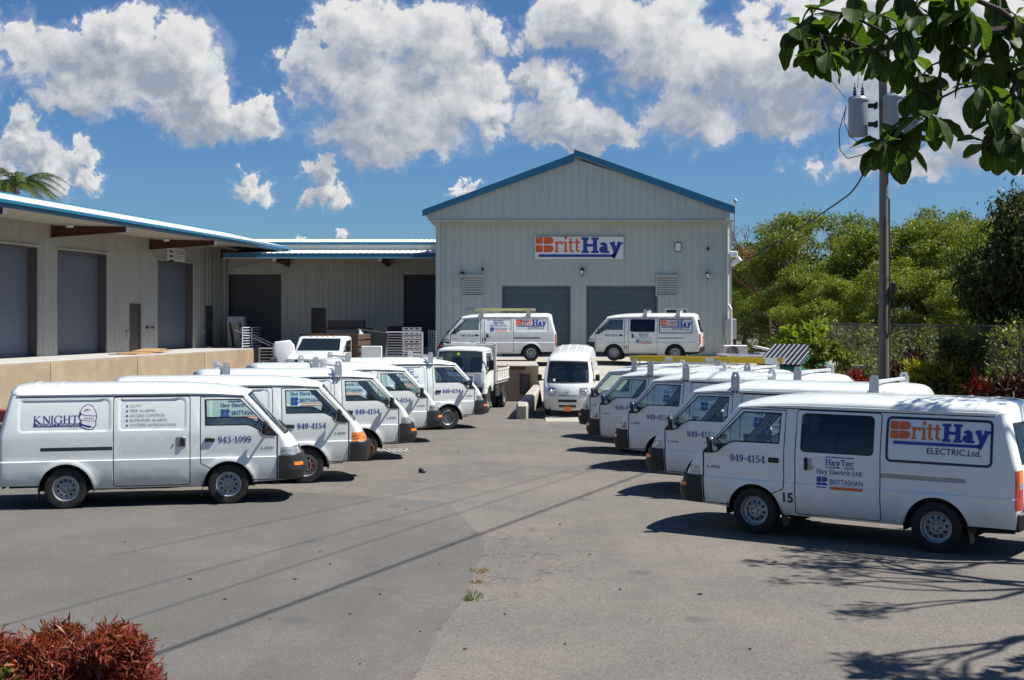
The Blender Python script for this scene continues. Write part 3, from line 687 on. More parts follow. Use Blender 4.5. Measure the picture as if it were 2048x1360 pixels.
# ---- gabled warehouse
GX0, GX1, GY = -3.32, 9.75, 57.5
GB = empty('gabled_warehouse', 'tall grey metal warehouse with blue edged gable and two roller doors', 'building', (GX0, GY, 0))
W = GX1 - GX0
ops = [(2.85, 5.97, APZ, 4.45), (6.64, 9.88, APZ, 4.45), (10.19, 11.2, APZ, 3.42)]
panel_wall(GB, 'wall_panel', (0, 0, 0), (1, 0, 0), (0, -1, 0), W, APZ, lambda x: 7.34, ops, .3345, M_wall2)
PK = 6.07
def gtop(x):   # x in the frame of the upper gable (starts .42 left of the wall)
    x -= .42
    return lerp(7.62, 10.06, (x + .42) / (PK + .42)) if x < PK else lerp(10.06, 7.86, (x - PK) / (W - .15 - PK))
panel_wall(GB, 'gable_panel', (-.42, -.75, 0), (1, 0, 0), (0, -1, 0), W + .27, 7.34, gtop, [], .3345, M_wall2)
MB().box((W / 2 - .08, -.78, 7.29), (W + .34, .06, .09)).build('gable_sill', M_soffit, GB, None)
mb = MB(); mb.add([(-.42, -.75, 7.33), (W - .15, -.75, 7.33), (W - .02, -.01, 7.33), (0, -.01, 7.33)], [(0, 1, 2, 3)]); mb.build('soffit', M_soffit, GB, None)
roller_door(GB, 2.85, 5.97, APZ, 4.45, 0, M_door2, .16, mat('blue_jamb', (.16, .20, .22), .5))
roller_door(GB, 6.64, 9.88, APZ, 4.45, 0, M_door2, .16, mat('blue_jamb', (.16, .20, .22), .5))
man_door(GB, 10.19, 11.2, APZ, 3.42, .02, mat('black_door', (.03, .03, .035), .5), M_railw)
# roof slopes and blue rake trim
lp, pk, rp = (-.64, 7.52), (PK, 10.20), (W + .1, 7.86)
for (a, b, nm) in ((lp, pk, 'roof_slope'), (pk, rp, 'roof_slope')):
    mb = MB()
    for i in range(1): mb.add([(a[0], -.9, a[1] + .16), (b[0], -.9, b[1] + .02), (b[0], 25, b[1] + .02), (a[0], 25, a[1] + .16)], [(0, 1, 2, 3)])
    mb.build(nm, M_rooftop, GB, None)
    mb = MB(); mb.add([], [])
    d = Vector((b[0] - a[0], b[1] - a[1])).normalized(); n = Vector((-d.y, d.x)) * .30
    q = [(a[0], a[1] - .02), (b[0], b[1] - .28), (b[0], b[1] + .06), (a[0], a[1] + .24)]
    mb.prism(q, -1.0, -.80, lambda u, v, dd: (u, dd, v)); mb.build('rake_trim', M_roofblue, GB, None)
mb = MB(); mb.prism([(PK - .35, 10.13), (PK - .02, 10.27), (PK, 10.36), (PK + .02, 10.27), (PK + .35, 10.12), (PK, 10.2)], -1.03, 25, lambda u, v, d: (u, d, v)); mb.build('ridge_cap', M_roofblue, GB, None)
for x in (-.0, W):
    MB().box((x, 12.5, 4.6), (.1, 24.9, 6.7)).build('side_wall', M_wall2, GB, None)
    MB().box((x, -.04, 4.3), (.20, .14, 6.05)).build('corner_trim', M_wall2, GB, None)
for x in (1.59, 10.28):
    mb = MB()
    for s in (-1, 1): mb.box((x + s * .49, -.05, 4.45), (.06, .10, .98)); mb.box((x, -.05, 4.45 + s * .46), (.92, .10, .06))
    lv = mb.build('louvre_vent', M_wall2, GB, None)
    mb = MB()
    for k in range(8):
        mb.box((x, -.04, 4.07 + k * .108), (.92, .018, .115), M=Matrix.Rotation(R(38), 3, 'X'))
    mb.build('louvre_blades', M_wall2, lv, None)
def wall_lantern(x, z, small=False):
    mb = MB(); mb.box((x, -.05, z + .08), (.14, .05, .22), bev=.01); mb.tube([(x, -.05, z + .16), (x, -.16, z + .2), (x, -.2, z + .12)], .02, 6); mb.lathe([(0, .16), (.13, .10), (.13, .08), (.0, .08)], 8, (x, -.2, z)); mb.lathe([(.0, -.17), (.07, -.15), (.07, -.13), (0, -.13)], 8, (x, -.2, z)); b = mb.build('wall_lantern', M_black, GB, 30)
    mb = MB(); mb.lathe([(0, -.13), (.075, -.12), (.11, .07), (0, .08)], 8, (x, -.2, z)); mb.build('lamp_glass', M_lens, b, 30)
for x, z in ((1.08, 4.88), (6.48, 5.04), (12.1, 4.88)): wall_lantern(x, z)
for x, z in ((2.0, 5.2), (12.1, 6.12)):
    mb = MB(); mb.tube([(x, .0, z), (x, -.1, z + .02), (x, -.22, z - .04)], [.03, .05, .08], 8); mb.build('flood_lamp', M_black, GB)
mb = MB(); mb.box((10.77, -.03, 6.17), (.30, .06, .42), bev=.015); b = mb.build('utility_box', M_ink, GB)
MB().box((10.77, -.066, 6.17), (.24, .02, .35), bev=.004).build('cover', M_sign, b)
mb = MB(); mb.box((13.25, -.1, 5.85), (.36, .2, .26), bev=.03); mb.tube([(13.1, -.1, 5.9), (13.0, 0.1, 5.95)], .03, 6); mb.build('security_camera', M_sign, GB)
mb = MB(); mb.tube([(13.15, -.15, 5.35), (13.5, -.35, 5.65)], [.10, .13], 10); mb.tube([(13.1, -.1, 5.4), (13.07, 0.1, 5.7)], .03, 6); mb.build('security_camera', M_sign, GB)
mb = MB(); mb.tube([(13.22, -.6, 6.9), (13.22, -.6, 8.05)], .03, 6); mb.box((13.22, -.62, 8.18), (.20, .06, .20), M=Matrix.Rotation(R(45), 3, 'Y'), bev=.02); mb.tube([(13.22, -.6, 6.9), (13.0, -.3, 6.7)], .02, 6); mb.build('antenna', M_galv, GB)
mb = MB(); mb.box((13.1, -.14, 2.5), (.5, .3, .9), bev=.02); mb.build('meter_box', M_galv, GB)
mb = MB(); mb.tube([(13.0, -.12, 1.3), (13.0, -.12, 7.0)], .05, 8); mb.tube([(13.12, -.3, 1.3), (13.12, -.3, 3.4), (13.05, -.1, 3.6)], .04, 8); mb.build('downspout', M_railw, GB)
MB().box((1.75, -.03, 3.32), (1.0, .06, .12)).build('door_hood', M_wall2, GB)
# BrittHay sign: lettering is added with the other lettering below
SIGN_BH = empty('wall_sign', 'wide white BrittHay sign in orange and blue high on the gabled wall', 'sign', (3.01, GY - .075, 6.14))
MB().box((0, 0, 0), (3.98, .05, 1.0), bev=.004).build('board', M_sign, SIGN_BH)
# ------------------------------------------------------------------ lettering
def ring(cx, cy, rx, ry, w, a0, a1, n=14, w2=None):
    """annular sector as one outline (w: stroke at the sides, w2: at top and bottom)"""
    w2 = w if w2 is None else w2
    o = [(cx + rx * math.cos(R(lerp(a0, a1, k / n))), cy + ry * math.sin(R(lerp(a0, a1, k / n)))) for k in range(n + 1)]
    i = [(cx + (rx - w) * math.cos(R(lerp(a0, a1, k / n))), cy + (ry - w2) * math.sin(R(lerp(a0, a1, k / n)))) for k in range(n + 1)]
    return o + i[::-1]
def rc(x0, y0, x1, y1): return [(x0, y0), (x1, y0), (x1, y1), (x0, y1)]
def st(x0, y0, x1, y1, w):
    d = Vector((x1 - x0, y1 - y0)).normalized(); n = Vector((-d.y, d.x)) * w / 2
    return [(x0 + n.x, y0 + n.y), (x1 + n.x, y1 + n.y), (x1 - n.x, y1 - n.y), (x0 - n.x, y0 - n.y)]
def full(cx, cy, rx, ry, w, w2=None): return [ring(cx, cy, rx, ry, w, 0, 180, 14, w2), ring(cx, cy, rx, ry, w, 180, 360, 14, w2)]
def glyph(ch, w, s, e, tk):
    """slab / serif letters; w stem, s slab thickness, e serif overhang, tk thin stroke"""
    h = w / 2; X = .70; P = []
    def vs(a, y0, y1, foot=True, head=True, hl=False, fr=False):
        P.append(rc(a - h, y0, a + h, y1))
        if foot: P.append(rc(a - h - e, y0, a + h + e, y0 + s))
        if fr: P.append(rc(a - h, y0, a + h + e, y0 + s))
        if head: P.append(rc(a - h - e, y1 - s, a + h + e, y1))
        if hl: P.append(rc(a - h - e, y1 - s, a + h, y1))
    a = e + h
    if ch == 'H': b = a + .40 + w; vs(a, 0, 1); vs(b, 0, 1); P.append(rc(a, .5 - tk / 2, b, .5 + tk / 2)); return P, b + h + e
    if ch == 'I': vs(a, 0, 1); return P, a + h + e
    if ch == 'K': vs(a, 0, 1); P.append(st(a + h, .42, a + .52, 1 - s / 2, tk)); P.append(st(a + h + .05, .5, a + .60, s / 2, w)); P.append(rc(a + .36, 1 - s, a + .68, 1)); P.append(rc(a + .42, 0, a + .78, s)); return P, a + .78
    if ch == 'N':
        b = a + .62; P.append(rc(a - tk / 2, 0, a + tk / 2, 1)); P.append(rc(b - tk / 2, 0, b + tk / 2, 1)); P.append(st(a, 1 - w * .3, b, w * .3, w)); P.append(rc(a - e, 0, a + e, s)); P.append(rc(b - e, 1 - s, b + e, 1)); P.append(rc(a - e - .05, 1 - s, a + .1, 1)); return P, b + e
    if ch in 'GC':
        P.append(ring(.48, .5, .48, .52, w, 42, 318, 20, tk)); P.append(rc(.78, .66, .86, .95))
        if ch == 'G': P.append(rc(.86 - w, .02, .86, .44)); P.append(rc(.86 - w - e, .44 - s, .86 + e, .44))
        else: P.append(rc(.78, .12, .86, .3))
        return P, .94
    if ch == 'T': a = .40; vs(a, 0, 1, head=False); P.append(rc(.0, 1 - max(s, tk), .80, 1)); P.append(rc(0, .74, s, 1)); P.append(rc(.8 - s, .74, .8, 1)); return P, .82
    if ch == 'E':
        vs(a, 0, 1, False, False); r = a + .52; P.append(rc(a - h - e, 0, r, s)); P.append(rc(a - h - e, 1 - s, r, 1)); P.append(rc(a, .5 - s / 2, r - .14, .5 + s / 2)); P.append(rc(r - s, 0, r, .28)); P.append(rc(r - s, .74, r, 1)); P.append(rc(r - .14 - s * .7, .38, r - .14, .62)); return P, r + .04
    if ch == 'L': vs(a, 0, 1, False); r = a + .52; P.append(rc(a - h - e, 0, r, s)); P.append(rc(r - s, 0, r, .32)); return P, r
    if ch == 'A': P.append(st(.10, 0, .42, 1, tk)); P.append(st(.42, 1, .76, 0, w)); P.append(rc(.2, .3, .66, .3 + tk)); P.append(rc(0, 0, .24, s)); P.append(rc(.6, 0, .92, s)); return P, .92
    if ch == 'S': P += [ring(.33, .73, .31, .27, tk, 20, 270, 14), ring(.33, .27, .33, .27 + tk, tk, -160, 90, 14)]; return P, .72
    if ch == 'r': vs(a, 0, X, True, False, True); P.append(ring(a + .27, X - .27, .27 + h * .4, .28, w * .9, 35, 165, 10, tk)); P.append(rc(a + .34, X - .2, a + .47, X)); return P, a + .50
    if ch == 'i': vs(a, 0, X, True, False, True); P.append([(a + w * .72 * math.cos(R(k * 30)), .95 + w * .72 * math.sin(R(k * 30))) for k in range(12)]); return P, a + h + e
    if ch == 'l': vs(a, 0, 1, True, False, True); return P, a + h + e
    if ch == 't': a = .10 + h; P.append(rc(a - h, .14, a + h, .90)); P.append([(a - h, .70), (a + h, .70), (a + h, .98)]); P.append(rc(a - h - .12, X - s, a + h + .18, X)); P.append(ring(a - h + .2, .2, .2, .2, w * .9, 180, 290, 8, tk)); P.append(rc(a + .12, 0, a + h + .16, tk)); return P, a + h + .2
    if ch == 'a': P += full(.30, .225, .30, .225, w, tk); P.append(rc(.60 - w, 0.02, .60, .46)); P.append(ring(.30, .42, .30, .28, w, 0, 155, 10, tk)); P.append(rc(.6 - w, 0, .6 + e, s)); return P, .62 + e
    if ch == 'y': P.append(st(.16, X, .44, .03, w)); P.append(st(.70, X, .34, -.24, w * .8)); P.append(rc(0, X - s, .32 + e * .3, X)); P.append(rc(.54, X - s, .86, X)); P.append(rc(.08, -.30, .36, -.30 + s)); return P, .86
    if ch == 'J': P.append(st(.16, X, .44, .03, w)); P.append(st(.74, X, .24, -.30, w * .9)); P.append(rc(0, X - s, .34 + e * .3, X)); P.append(rc(.54, X - s, .92, X)); return P, .90
    if ch == 'e': P.append(ring(.33, .35, .33, .36, w, 0, 322, 20, tk)); P.append(rc(.06, .33, .63, .33 + tk)); return P, .68
    if ch == 'c': P.append(ring(.33, .35, .33, .36, w, 40, 320, 18, tk)); P.append(rc(.5, .46, .5 + w, .62)); return P, .64
    if ch == 'd': P += full(.32, .35, .32, .36, w, tk); a = .64 - h; P.append(rc(a - h, 0, a + h, 1)); P.append(rc(a - h - e, 1 - s, a, 1)); P.append(rc(a, 0, a + h + e, s)); return P, .66 + e
    if ch == '.': P.append(rc(.02, 0, .02 + w, w)); return P, w + .06
    if ch == ',': P.append([(.02, 0), (.02 + w, 0), (.02 + w, w), (.02, w)]); P.append([(.02 + w * .4, 0), (.02 + w, 0), (.0, -.2)]); return P, w + .06
    if ch == '-': P.append(rc(.04, .36, .40, .36 + w * .8)); return P, .44
    if ch == '9': P += full(.31, .67, .31, .34, w, tk); P.append(ring(.31, .40, .31, .41, w, -150, 0, 12, tk)); P.append(rc(.62 - w, .38, .62, .68)); return P, .66
    if ch == '4': P.append(st(.46, 1 - w * .2, .06, .32, tk)); P.append(rc(0, .24, .72, .24 + tk)); P.append(rc(.42, 0, .42 + w, 1)); P.append(rc(.30, 0, .56 + w, s)); return P, .74
    if ch == '1': P.append(rc(.22, 0, .22 + w, 1)); P.append(rc(.06, 0, .38 + w, s)); P.append([(.22, 1), (.04, .84), (.04, .74), (.22, .84)]); return P, .46 + w
    if ch == '5': P.append(rc(.08, 1 - tk, .56, 1)); P.append(rc(.06, .50, .06 + tk, 1)); P.append(ring(.28, .33, .34, .34, w, -155, 128, 16, tk)); return P, .66
    if ch == '0': P += full(.32, .5, .32, .51, w, tk); return P, .68
    if ch == '3': P += [ring(.28, .72, .29, .29, w, -90, 150, 14, tk), ring(.28, .29, .33, .30, w, -150, 90, 14, tk)]; return P, .66
    if ch == '7': P.append(rc(0, 1 - tk, .6, 1)); P.append(st(.54, .98, .22, 0, w)); return P, .62
    return P, .34
def slab(txt, w=.17, s=.10, e=.10, tk=.11, track=.05):
    P = []; x = 0
    for ch in txt:
        g, adv = glyph(ch, w, s, e, tk) if ch != ' ' else ([], .30)
        P += [[(u + x, v) for u, v in p] for p in g]; x += adv + track
    v, f = union(P); return v, f, x - track
_tc = {}
def sans(txt, weight=0.0):
    """built-in sans letters, cap height 1"""
    if txt in _tc: return _tc[txt]
    cu = bpy.data.curves.new('t', 'FONT'); cu.body = txt; cu.size = 1; cu.resolution_u = 3; cu.offset = weight
    o = bpy.data.objects.new('t', cu); COL.objects.link(o); dg = bpy.context.evaluated_depsgraph_get()
    me = bpy.data.meshes.new_from_object(o.evaluated_get(dg)); k = 1 / .70
    v = [(p.co.x * k, p.co.y * k) for p in me.vertices]; f = []
    for p in me.polygons:
        q = list(p.vertices)
        for i in range(1, len(q) - 1): f.append((q[0], q[i], q[i + 1]))
    wd = max((a for a, b in v), default=0); bpy.data.objects.remove(o); bpy.data.curves.remove(cu); bpy.data.meshes.remove(me)
    _tc[txt] = (v, f, wd); return _tc[txt]
class Print:
    """flat print gathered per colour, in the plane (u right, v up)"""
    def __init__(s): s.d = {}
    def put(s, art, m, x=0, y=0, k=1.0, align=0.0, width=None):
        v, f = art[0], art[1]; wd = art[2] if len(art) > 2 else 0
        kx = k if width is None else width / wd
        s.d.setdefault(m.name, (m, [], [])); _, V, F = s.d[m.name]; o = len(V)
        V += [(x + (a - align * wd) * kx, y + b * k) for a, b in v]; F += [tuple(i + o for i in t) for t in f]
    def poly(s, polys, m, x=0, y=0, k=1.0): s.put(union(polys) if len(polys) > 1 else filled(polys[0]), m, x, y, k)
    def build(s, name, fmap, parent):
        for i, (m, V, F) in enumerate(s.d.values()):
            mb = MB(); mb.add([fmap(a, b) for a, b in V], F); mb.build(name, m, parent, None)
def britthay(P, x, y, k, electric=True):
    """x,y: lower left of the B; k: height of the B"""
    g = .085
    blocks = [rc(0, .5 + g / 2, .47, 1), rc(0, 0, .47, .5 - g / 2)]
    for y0, y1 in ((.5 + g / 2, 1), (0, .5 - g / 2)):
        r = (y1 - y0) / 2
        blocks.append([(.53, y0), (.96, y0)] + [(.96 + r * .95 * math.cos(R(a)), y0 + r + r * math.sin(R(a))) for a in range(-75, 76, 15)] + [(.96, y1), (.53, y1)])
    for b in blocks: P.poly([b], M_orange, x, y, k)
    P.put(slab('ritt', .175, .105, .09, .12, .035), M_orange, x + 1.24 * k, y - .0 * k, k, width=1.72 * k)
    P.put(slab('HaJ', .30, .15, .12, .17, .02), M_blue, x + 3.02 * k, y - .06 * k, k * 1.04, width=2.70 * k)
    P.poly([[(.20, -.30), (.2, -.12), (5.0, -.12), (5.15, -.10), (5.28, .02), (5.36, -.02), (5.14, -.30)]], M_blue, x, y - .02 * k, k)
    if electric: P.put(sans('ELECTRIC,Ltd.', .004), M_ink, x + 2.15 * k, y - .80 * k, k * .36, width=3.1 * k)
def haytec(P, x, y, k):
    """x: centre, y: top, k: overall width"""
    P.poly([rc(-.31, -.035, .31, -.015)], M_blue, x, y, k)
    P.put(slab('HayTec', .2, .11, .1, .12, .04), M_blue, x, y - .20 * k, .135 * k, .5, width=.62 * k)
    P.poly([rc(-.31, -.25, .02, -.23), rc(.1, -.25, .31, -.23)], M_blue, x, y, k)
    P.put(slab('Hay Electric Ltd.', .17, .10, .09, .11, .05), M_blue, x, y - .385 * k, .10 * k, .5, width=1.0 * k)
    for bx in (rc(0, .125, .105, .235), rc(0, 0, .105, .11)): P.poly([bx], M_blue, x - .5 * k, y - .68 * k, k)
    for y0 in (.125, 0): P.poly([[(.12, y0), (.19, y0), (.235, y0 + .03), (.235, y0 + .08), (.19, y0 + .11), (.12, y0 + .11)]], M_blue, x - .5 * k, y - .68 * k, k)
    P.put(sans('BRITTASHAN'), M_navy, x - .225 * k, y - .60 * k, .115 * k, width=.72 * k)
    P.poly([rc(-.20, -.70, .5, -.64)], M_orange, x, y, k)
def knight(P, x, y, k):
    """x,y: lower left of the blue bar; k: cap height of the big letters"""
    P.put(slab('KNIGHT', .13, .045, .07, .06, .09), M_navy, x, y + .40 * k, k, width=5.55 * k)
    P.poly([rc(0, 0, 6.0, .38)], M_navy, x, y, k)
    # helmet: skull, visor with slots, bevor
    hx, hy = x + 5.35 * k, y - .35 * k
    sk = [(.55, .9), (.25, 1.45), (.35, 2.2), (.75, 2.85), (1.35, 3.15), (1.95, 2.85), (2.3, 2.2), (2.42, 1.5), (2.3, .95), (2.35, .45), (1.75, -.15), (1.2, -.05), (.35, .35), (.2, .75)]
    P.poly([[p for p in sk]], M_sign, hx, hy, k)
    o = [st(*sk[i], *sk[(i + 1) % len(sk)], .11) for i in range(len(sk))]
    P.poly(o, M_navy, hx, hy, k)
    P.poly([[(.72, 2.15), (1.0, 2.5), (1.5, 2.55), (1.75, 2.3), (1.4, 2.2)]], M_navy, hx, hy + .004, k)
    P.poly([st(.3, 2.0, 1.0, 1.7, .1), st(1.0, 1.7, 2.36, 1.62, .1)], M_navy, hx, hy, k)
    P.poly([st(.5, 1.15, 1.3, .98, .09), st(1.3, .98, 2.36, 1.0, .09)], M_navy, hx, hy, k)
    for i in range(6): P.poly([rc(.85 + i * .22, 1.25 - (.05 if i else 0), .96 + i * .22, 1.42)], M_navy, hx, hy, k)
    P.poly([[(.5, .40), (1.6, .04), (1.85, .2), (1.7, .34), (.6, .62)]], M_navy, hx, hy, k); P.poly([[(.28, 1.5), (.5, 1.75), (.45, 2.2), (.34, 2.1)]], M_navy, hx, hy, k)
    P.poly([rc(.35, .5, .5, .9)], M_navy, hx, hy, k)
def densify(P, step=.05):
    out = []
    for a, b in zip(P, P[1:] + P[:1]):
        n = max(1, int(math.hypot(b[0] - a[0], b[1] - a[1]) / step)); out += [(lerp(a[0], b[0], k / n), lerp(a[1], b[1], k / n)) for k in range(n)]
    return out
def lift(fmap, o): return lambda u, v: fmap(u, v, o)

# lettering of the wall signs
pr = Print(); britthay(pr, -1.95, -.20, .68, False)
pr.build('lettering', lambda u, v: (u, -.030, v), SIGN_BH)
pr = Print(); pr.put(sans('SECURITY'), M_ink, .1, -.1, .03); pr = Print()
for k in range(3): pr.poly([rc(-.82, .13 - k * .22, -.35, .17 - k * .22), rc(-.82, .06 - k * .22, -.35, .11 - k * .22)], M_ink)
pr.put(slab('CLAN', .15, .05, .07, .07, .06), M_ink, -.22, .02, .20, width=1.0)
for k in range(2): pr.poly([rc(-.22, -.10 - k * .1, .80 - k * .1, -.07 - k * .1)], M_grey_ink)
pr.build('lettering', lambda u, v: (u, -.026, v), SIGN_CLAN)

# ------------------------------------------------------------------ vehicle bodies
class Body:
    def __init__(s, Wp, xf, xr, outline, zg, roofh, roofp, bulF, bulR, rf, rr, arches, zf, zr, zlines=(), emboss=()):
        s.Wp, s.xfp, s.xrp, s.outline, s.zg, s.roofh, s.roofp = Wp, xf, xr, outline, zg, roofh, roofp
        s.bulF, s.bulR, s.rfp, s.rr, s.arches, s.zf, s.zr, s.zlines, s.emboss = bulF, bulR, rf, rr, arches, zf, zr, zlines, emboss
    def xf(s, z): return interp(s.xfp, z)
    def xr(s, z): return interp(s.xrp, z)
    def rf(s, z): return interp(s.rfp, z)
    def Y(s, x, z):
        w = interp(s.Wp, z)
        for (ax, az, ar) in s.arches:
            d = math.hypot(x - ax, z - az)
            if d < ar + .08: w += .016 * sm(ar + .08, ar + .02, d) if d > ar + .02 else .016
        r = s.rf(z); d = s.xf(z) - x
        if d < r: w += -r + math.sqrt(max(0, r * r - (r - max(d, 0)) ** 2))
        r = s.rr; d = x - s.xr(z)
        if d < r: w += -r + math.sqrt(max(0, r * r - (r - max(d, 0)) ** 2))
        for (po, pi_, dep) in s.emboss:
            if pip(x, z, pi_): w -= dep
        return w
    def cut(s, regions, grid=(.16, .12)):
        V = []; E = []
        def loop(P, closed=True):
            o = len(V); V.extend(Vector(p) for p in P); n = len(P)
            E.extend((o + i, o + (i + 1) % n) for i in range(n if closed else n - 1))
        loop(s.outline)
        for nm, P in regions: loop(P)
        for po, pi_, dep in s.emboss: loop(inset(po, -.006)); loop(po); loop(inset(pi_, .002)); loop(inset(pi_, .008))
        x0 = min(p[0] for p in s.outline); x1 = max(p[0] for p in s.outline); z0 = min(p[1] for p in s.outline); z1 = max(p[1] for p in s.outline)
        for z in s.zlines: loop([(x0 - .01 + (x1 - x0 + .02) * k / 24, z) for k in range(25)], False)
        zs = [z0 + (z1 - z0) * k / 30 for k in range(31)]
        for fr in (.02, .1, .25, .5, .75, 1.0):
            loop([(s.xf(z) - fr * s.rf(z), z) for z in zs], False); loop([(s.xr(z) + fr * s.rr, z) for z in zs], False)
        for (ax, az, ar) in s.arches:
            for q in (.02, .05, .08): loop([(ax + (ar + q) * math.cos(R(a)), az + (ar + q) * math.sin(R(a))) for a in range(-10, 191, 10)], False)
        gx = x0 + .07
        while gx < x1:
            z = z0 + .05
            while z < z1: V.append(Vector((gx, z))); z += grid[1]
            gx += grid[0]
        v, e, f, *_ = delaunay_2d_cdt(V, E, [], 0, 1e-4)
        boxes = [(nm, P, min(p[0] for p in P), max(p[0] for p in P), min(p[1] for p in P), max(p[1] for p in P)) for nm, P in regions]
        out = {}
        for t in f:
            cx = sum(v[i].x for i in t) / 3; cz = sum(v[i].y for i in t) / 3
            if not pip(cx, cz, s.outline): continue
            nm = 'body'
            for rn, P, a, b, c, d in boxes:
                if a <= cx <= b and c <= cz <= d and pip(cx, cz, P): nm = rn; break
            out.setdefault(nm, []).append(tuple(t))
        s.v2 = [(p.x, p.y) for p in v]; s.reg = out; s.ycache = [s.Y(x, z) for x, z in s.v2]
    def side(s, mb, name, side, off=0.0, m=0):
        tris = s.reg.get(name, []); ids = {}; vs = []; fs = []
        for t in tris:
            q = []
            for i in t:
                if i not in ids: ids[i] = len(vs); x, z = s.v2[i]; vs.append((x, side * (s.ycache[i] + off), z))
                q.append(ids[i])
            fs.append(tuple(q) if side < 0 else tuple(q[::-1]))
        mb.add(vs, fs, m)
    def S(s, u): return max(0.0, 1 - abs(u) ** s.roofp) ** (1 / (s.roofp * .8))
    def fpt(s, u, z, off=0.0):
        w = interp(s.Wp, z) - s.rf(z); b = interp(s.bulF, z)
        zt = s.zf[-1]; crown = s.roofh(0) * s.S(u) * sm(zt - .55, zt, z)
        return Vector((s.xf(z) + b * (1 - abs(u) ** 2.2) + off, u * w, z + crown))
    def rpt(s, u, z, off=0.0):
        w = interp(s.Wp, z) - s.rr; b = interp(s.bulR, z)
        return Vector((s.xr(z) - b * (1 - abs(u) ** 2.4) - off, u * w, z))
    def strip(s, mb, pt, us, zs, test, m=0, off=0.0, flip=False):
        vs = [pt(u, z, off) for z in zs for u in us]; n = len(us); fs = []; used = set()
        for j in range(len(zs) - 1):
            for i in range(n - 1):
                if test((us[i] + us[i + 1]) / 2, (zs[j] + zs[j + 1]) / 2):
                    q = (j * n + i, j * n + i + 1, (j + 1) * n + i + 1, (j + 1) * n + i); fs.append(q[::-1] if flip else q)
        ids = {}; V2 = []
        for f in fs:
            for i in f:
                if i not in ids: ids[i] = len(V2); V2.append(vs[i])
        mb.add(V2, [tuple(ids[i] for i in f) for f in fs], m)
    def patch(s, mb, pt, u0, u1, z0, z1, off=.004, m=0, nu=8, nz=4, th=.012):
        """a slightly proud piece on the front or rear surface with its own edge"""
        g = [[pt(lerp(u0, u1, i / nu), lerp(z0, z1, j / nz), off) for i in range(nu + 1)] for j in range(nz + 1)]
        vs = [p for r in g for p in r]; n = nu + 1
        fs = [(j * n + i, j * n + i + 1, (j + 1) * n + i + 1, (j + 1) * n + i) for j in range(nz) for i in range(nu)]
        loop = [i for i in range(n)] + [j * n + nu for j in range(1, nz + 1)] + [nz * n + i for i in range(nu - 1, -1, -1)] + [j * n for j in range(nz - 1, 0, -1)]
        o = len(vs)
        back = [pt(lerp(u0, u1, (i % n) / nu), lerp(z0, z1, (i // n) / nz), off - th) for i in loop]; vs += back
        for k in range(len(loop)): fs.append((loop[k], loop[(k + 1) % len(loop)], o + (k + 1) % len(loop), o + k))
        mb.add(vs, fs, m)
    def roof(s, mb, nx=34, nu=24, m=0, beads=()):
        us = [math.sin(R(-90 + 180 * i / nu)) for i in range(nu + 1)]
        zt = s.zf[-1]
        ts = sorted({0, .004, .012, .03, .06, .1, *[k / nx for k in range(nx + 1)], .96, .98, *[b + d for b in beads for d in (-.004, -.002, .002, .004)]})
        vs = []
        for t in ts:
            for u in us:
                xfu = s.xf(zt) + interp(s.bulF, zt) * (1 - abs(u) ** 2.2); xru = s.xr(s.zr[-1]) - interp(s.bulR, s.zr[-1]) * (1 - abs(u) ** 2.4)
                x = lerp(xru, xfu, t); xe = lerp(s.xr(s.zr[-1]), s.xf(zt), t)
                zg = s.zg(xe); hw = interp(s.Wp, zg) - lerp(0, s.rf(zt), sm(.93, 1, t)) - lerp(s.rr, 0, sm(0, .03, t))
                L = (s.xf(zt) - s.xr(s.zr[-1])); h = min(s.roofh((1 - t) * L), s.roofr(t * L))
                z = zg + h * s.S(u)
                for b in beads:
                    if abs(t - b) < .0035: z += .007 * s.S(u)
                vs.append((x, u * hw, z))
        n = len(us)
        fs = [(j * n + i, (j + 1) * n + i, (j + 1) * n + i + 1, j * n + i + 1) for j in range(len(ts) - 1) for i in range(n - 1)]
        mb.add(vs, [f[::-1] for f in fs], m)

def arch_pts(xc, zc, r, zb, n=16):
    a = math.degrees(math.asin(max(-1, min(1, (zb - zc) / r))))
    return [(xc + r * math.cos(R(lerp(180 - a, a, k / n))), zc + r * math.sin(R(lerp(180 - a, a, k / n)))) for k in range(n + 1)]

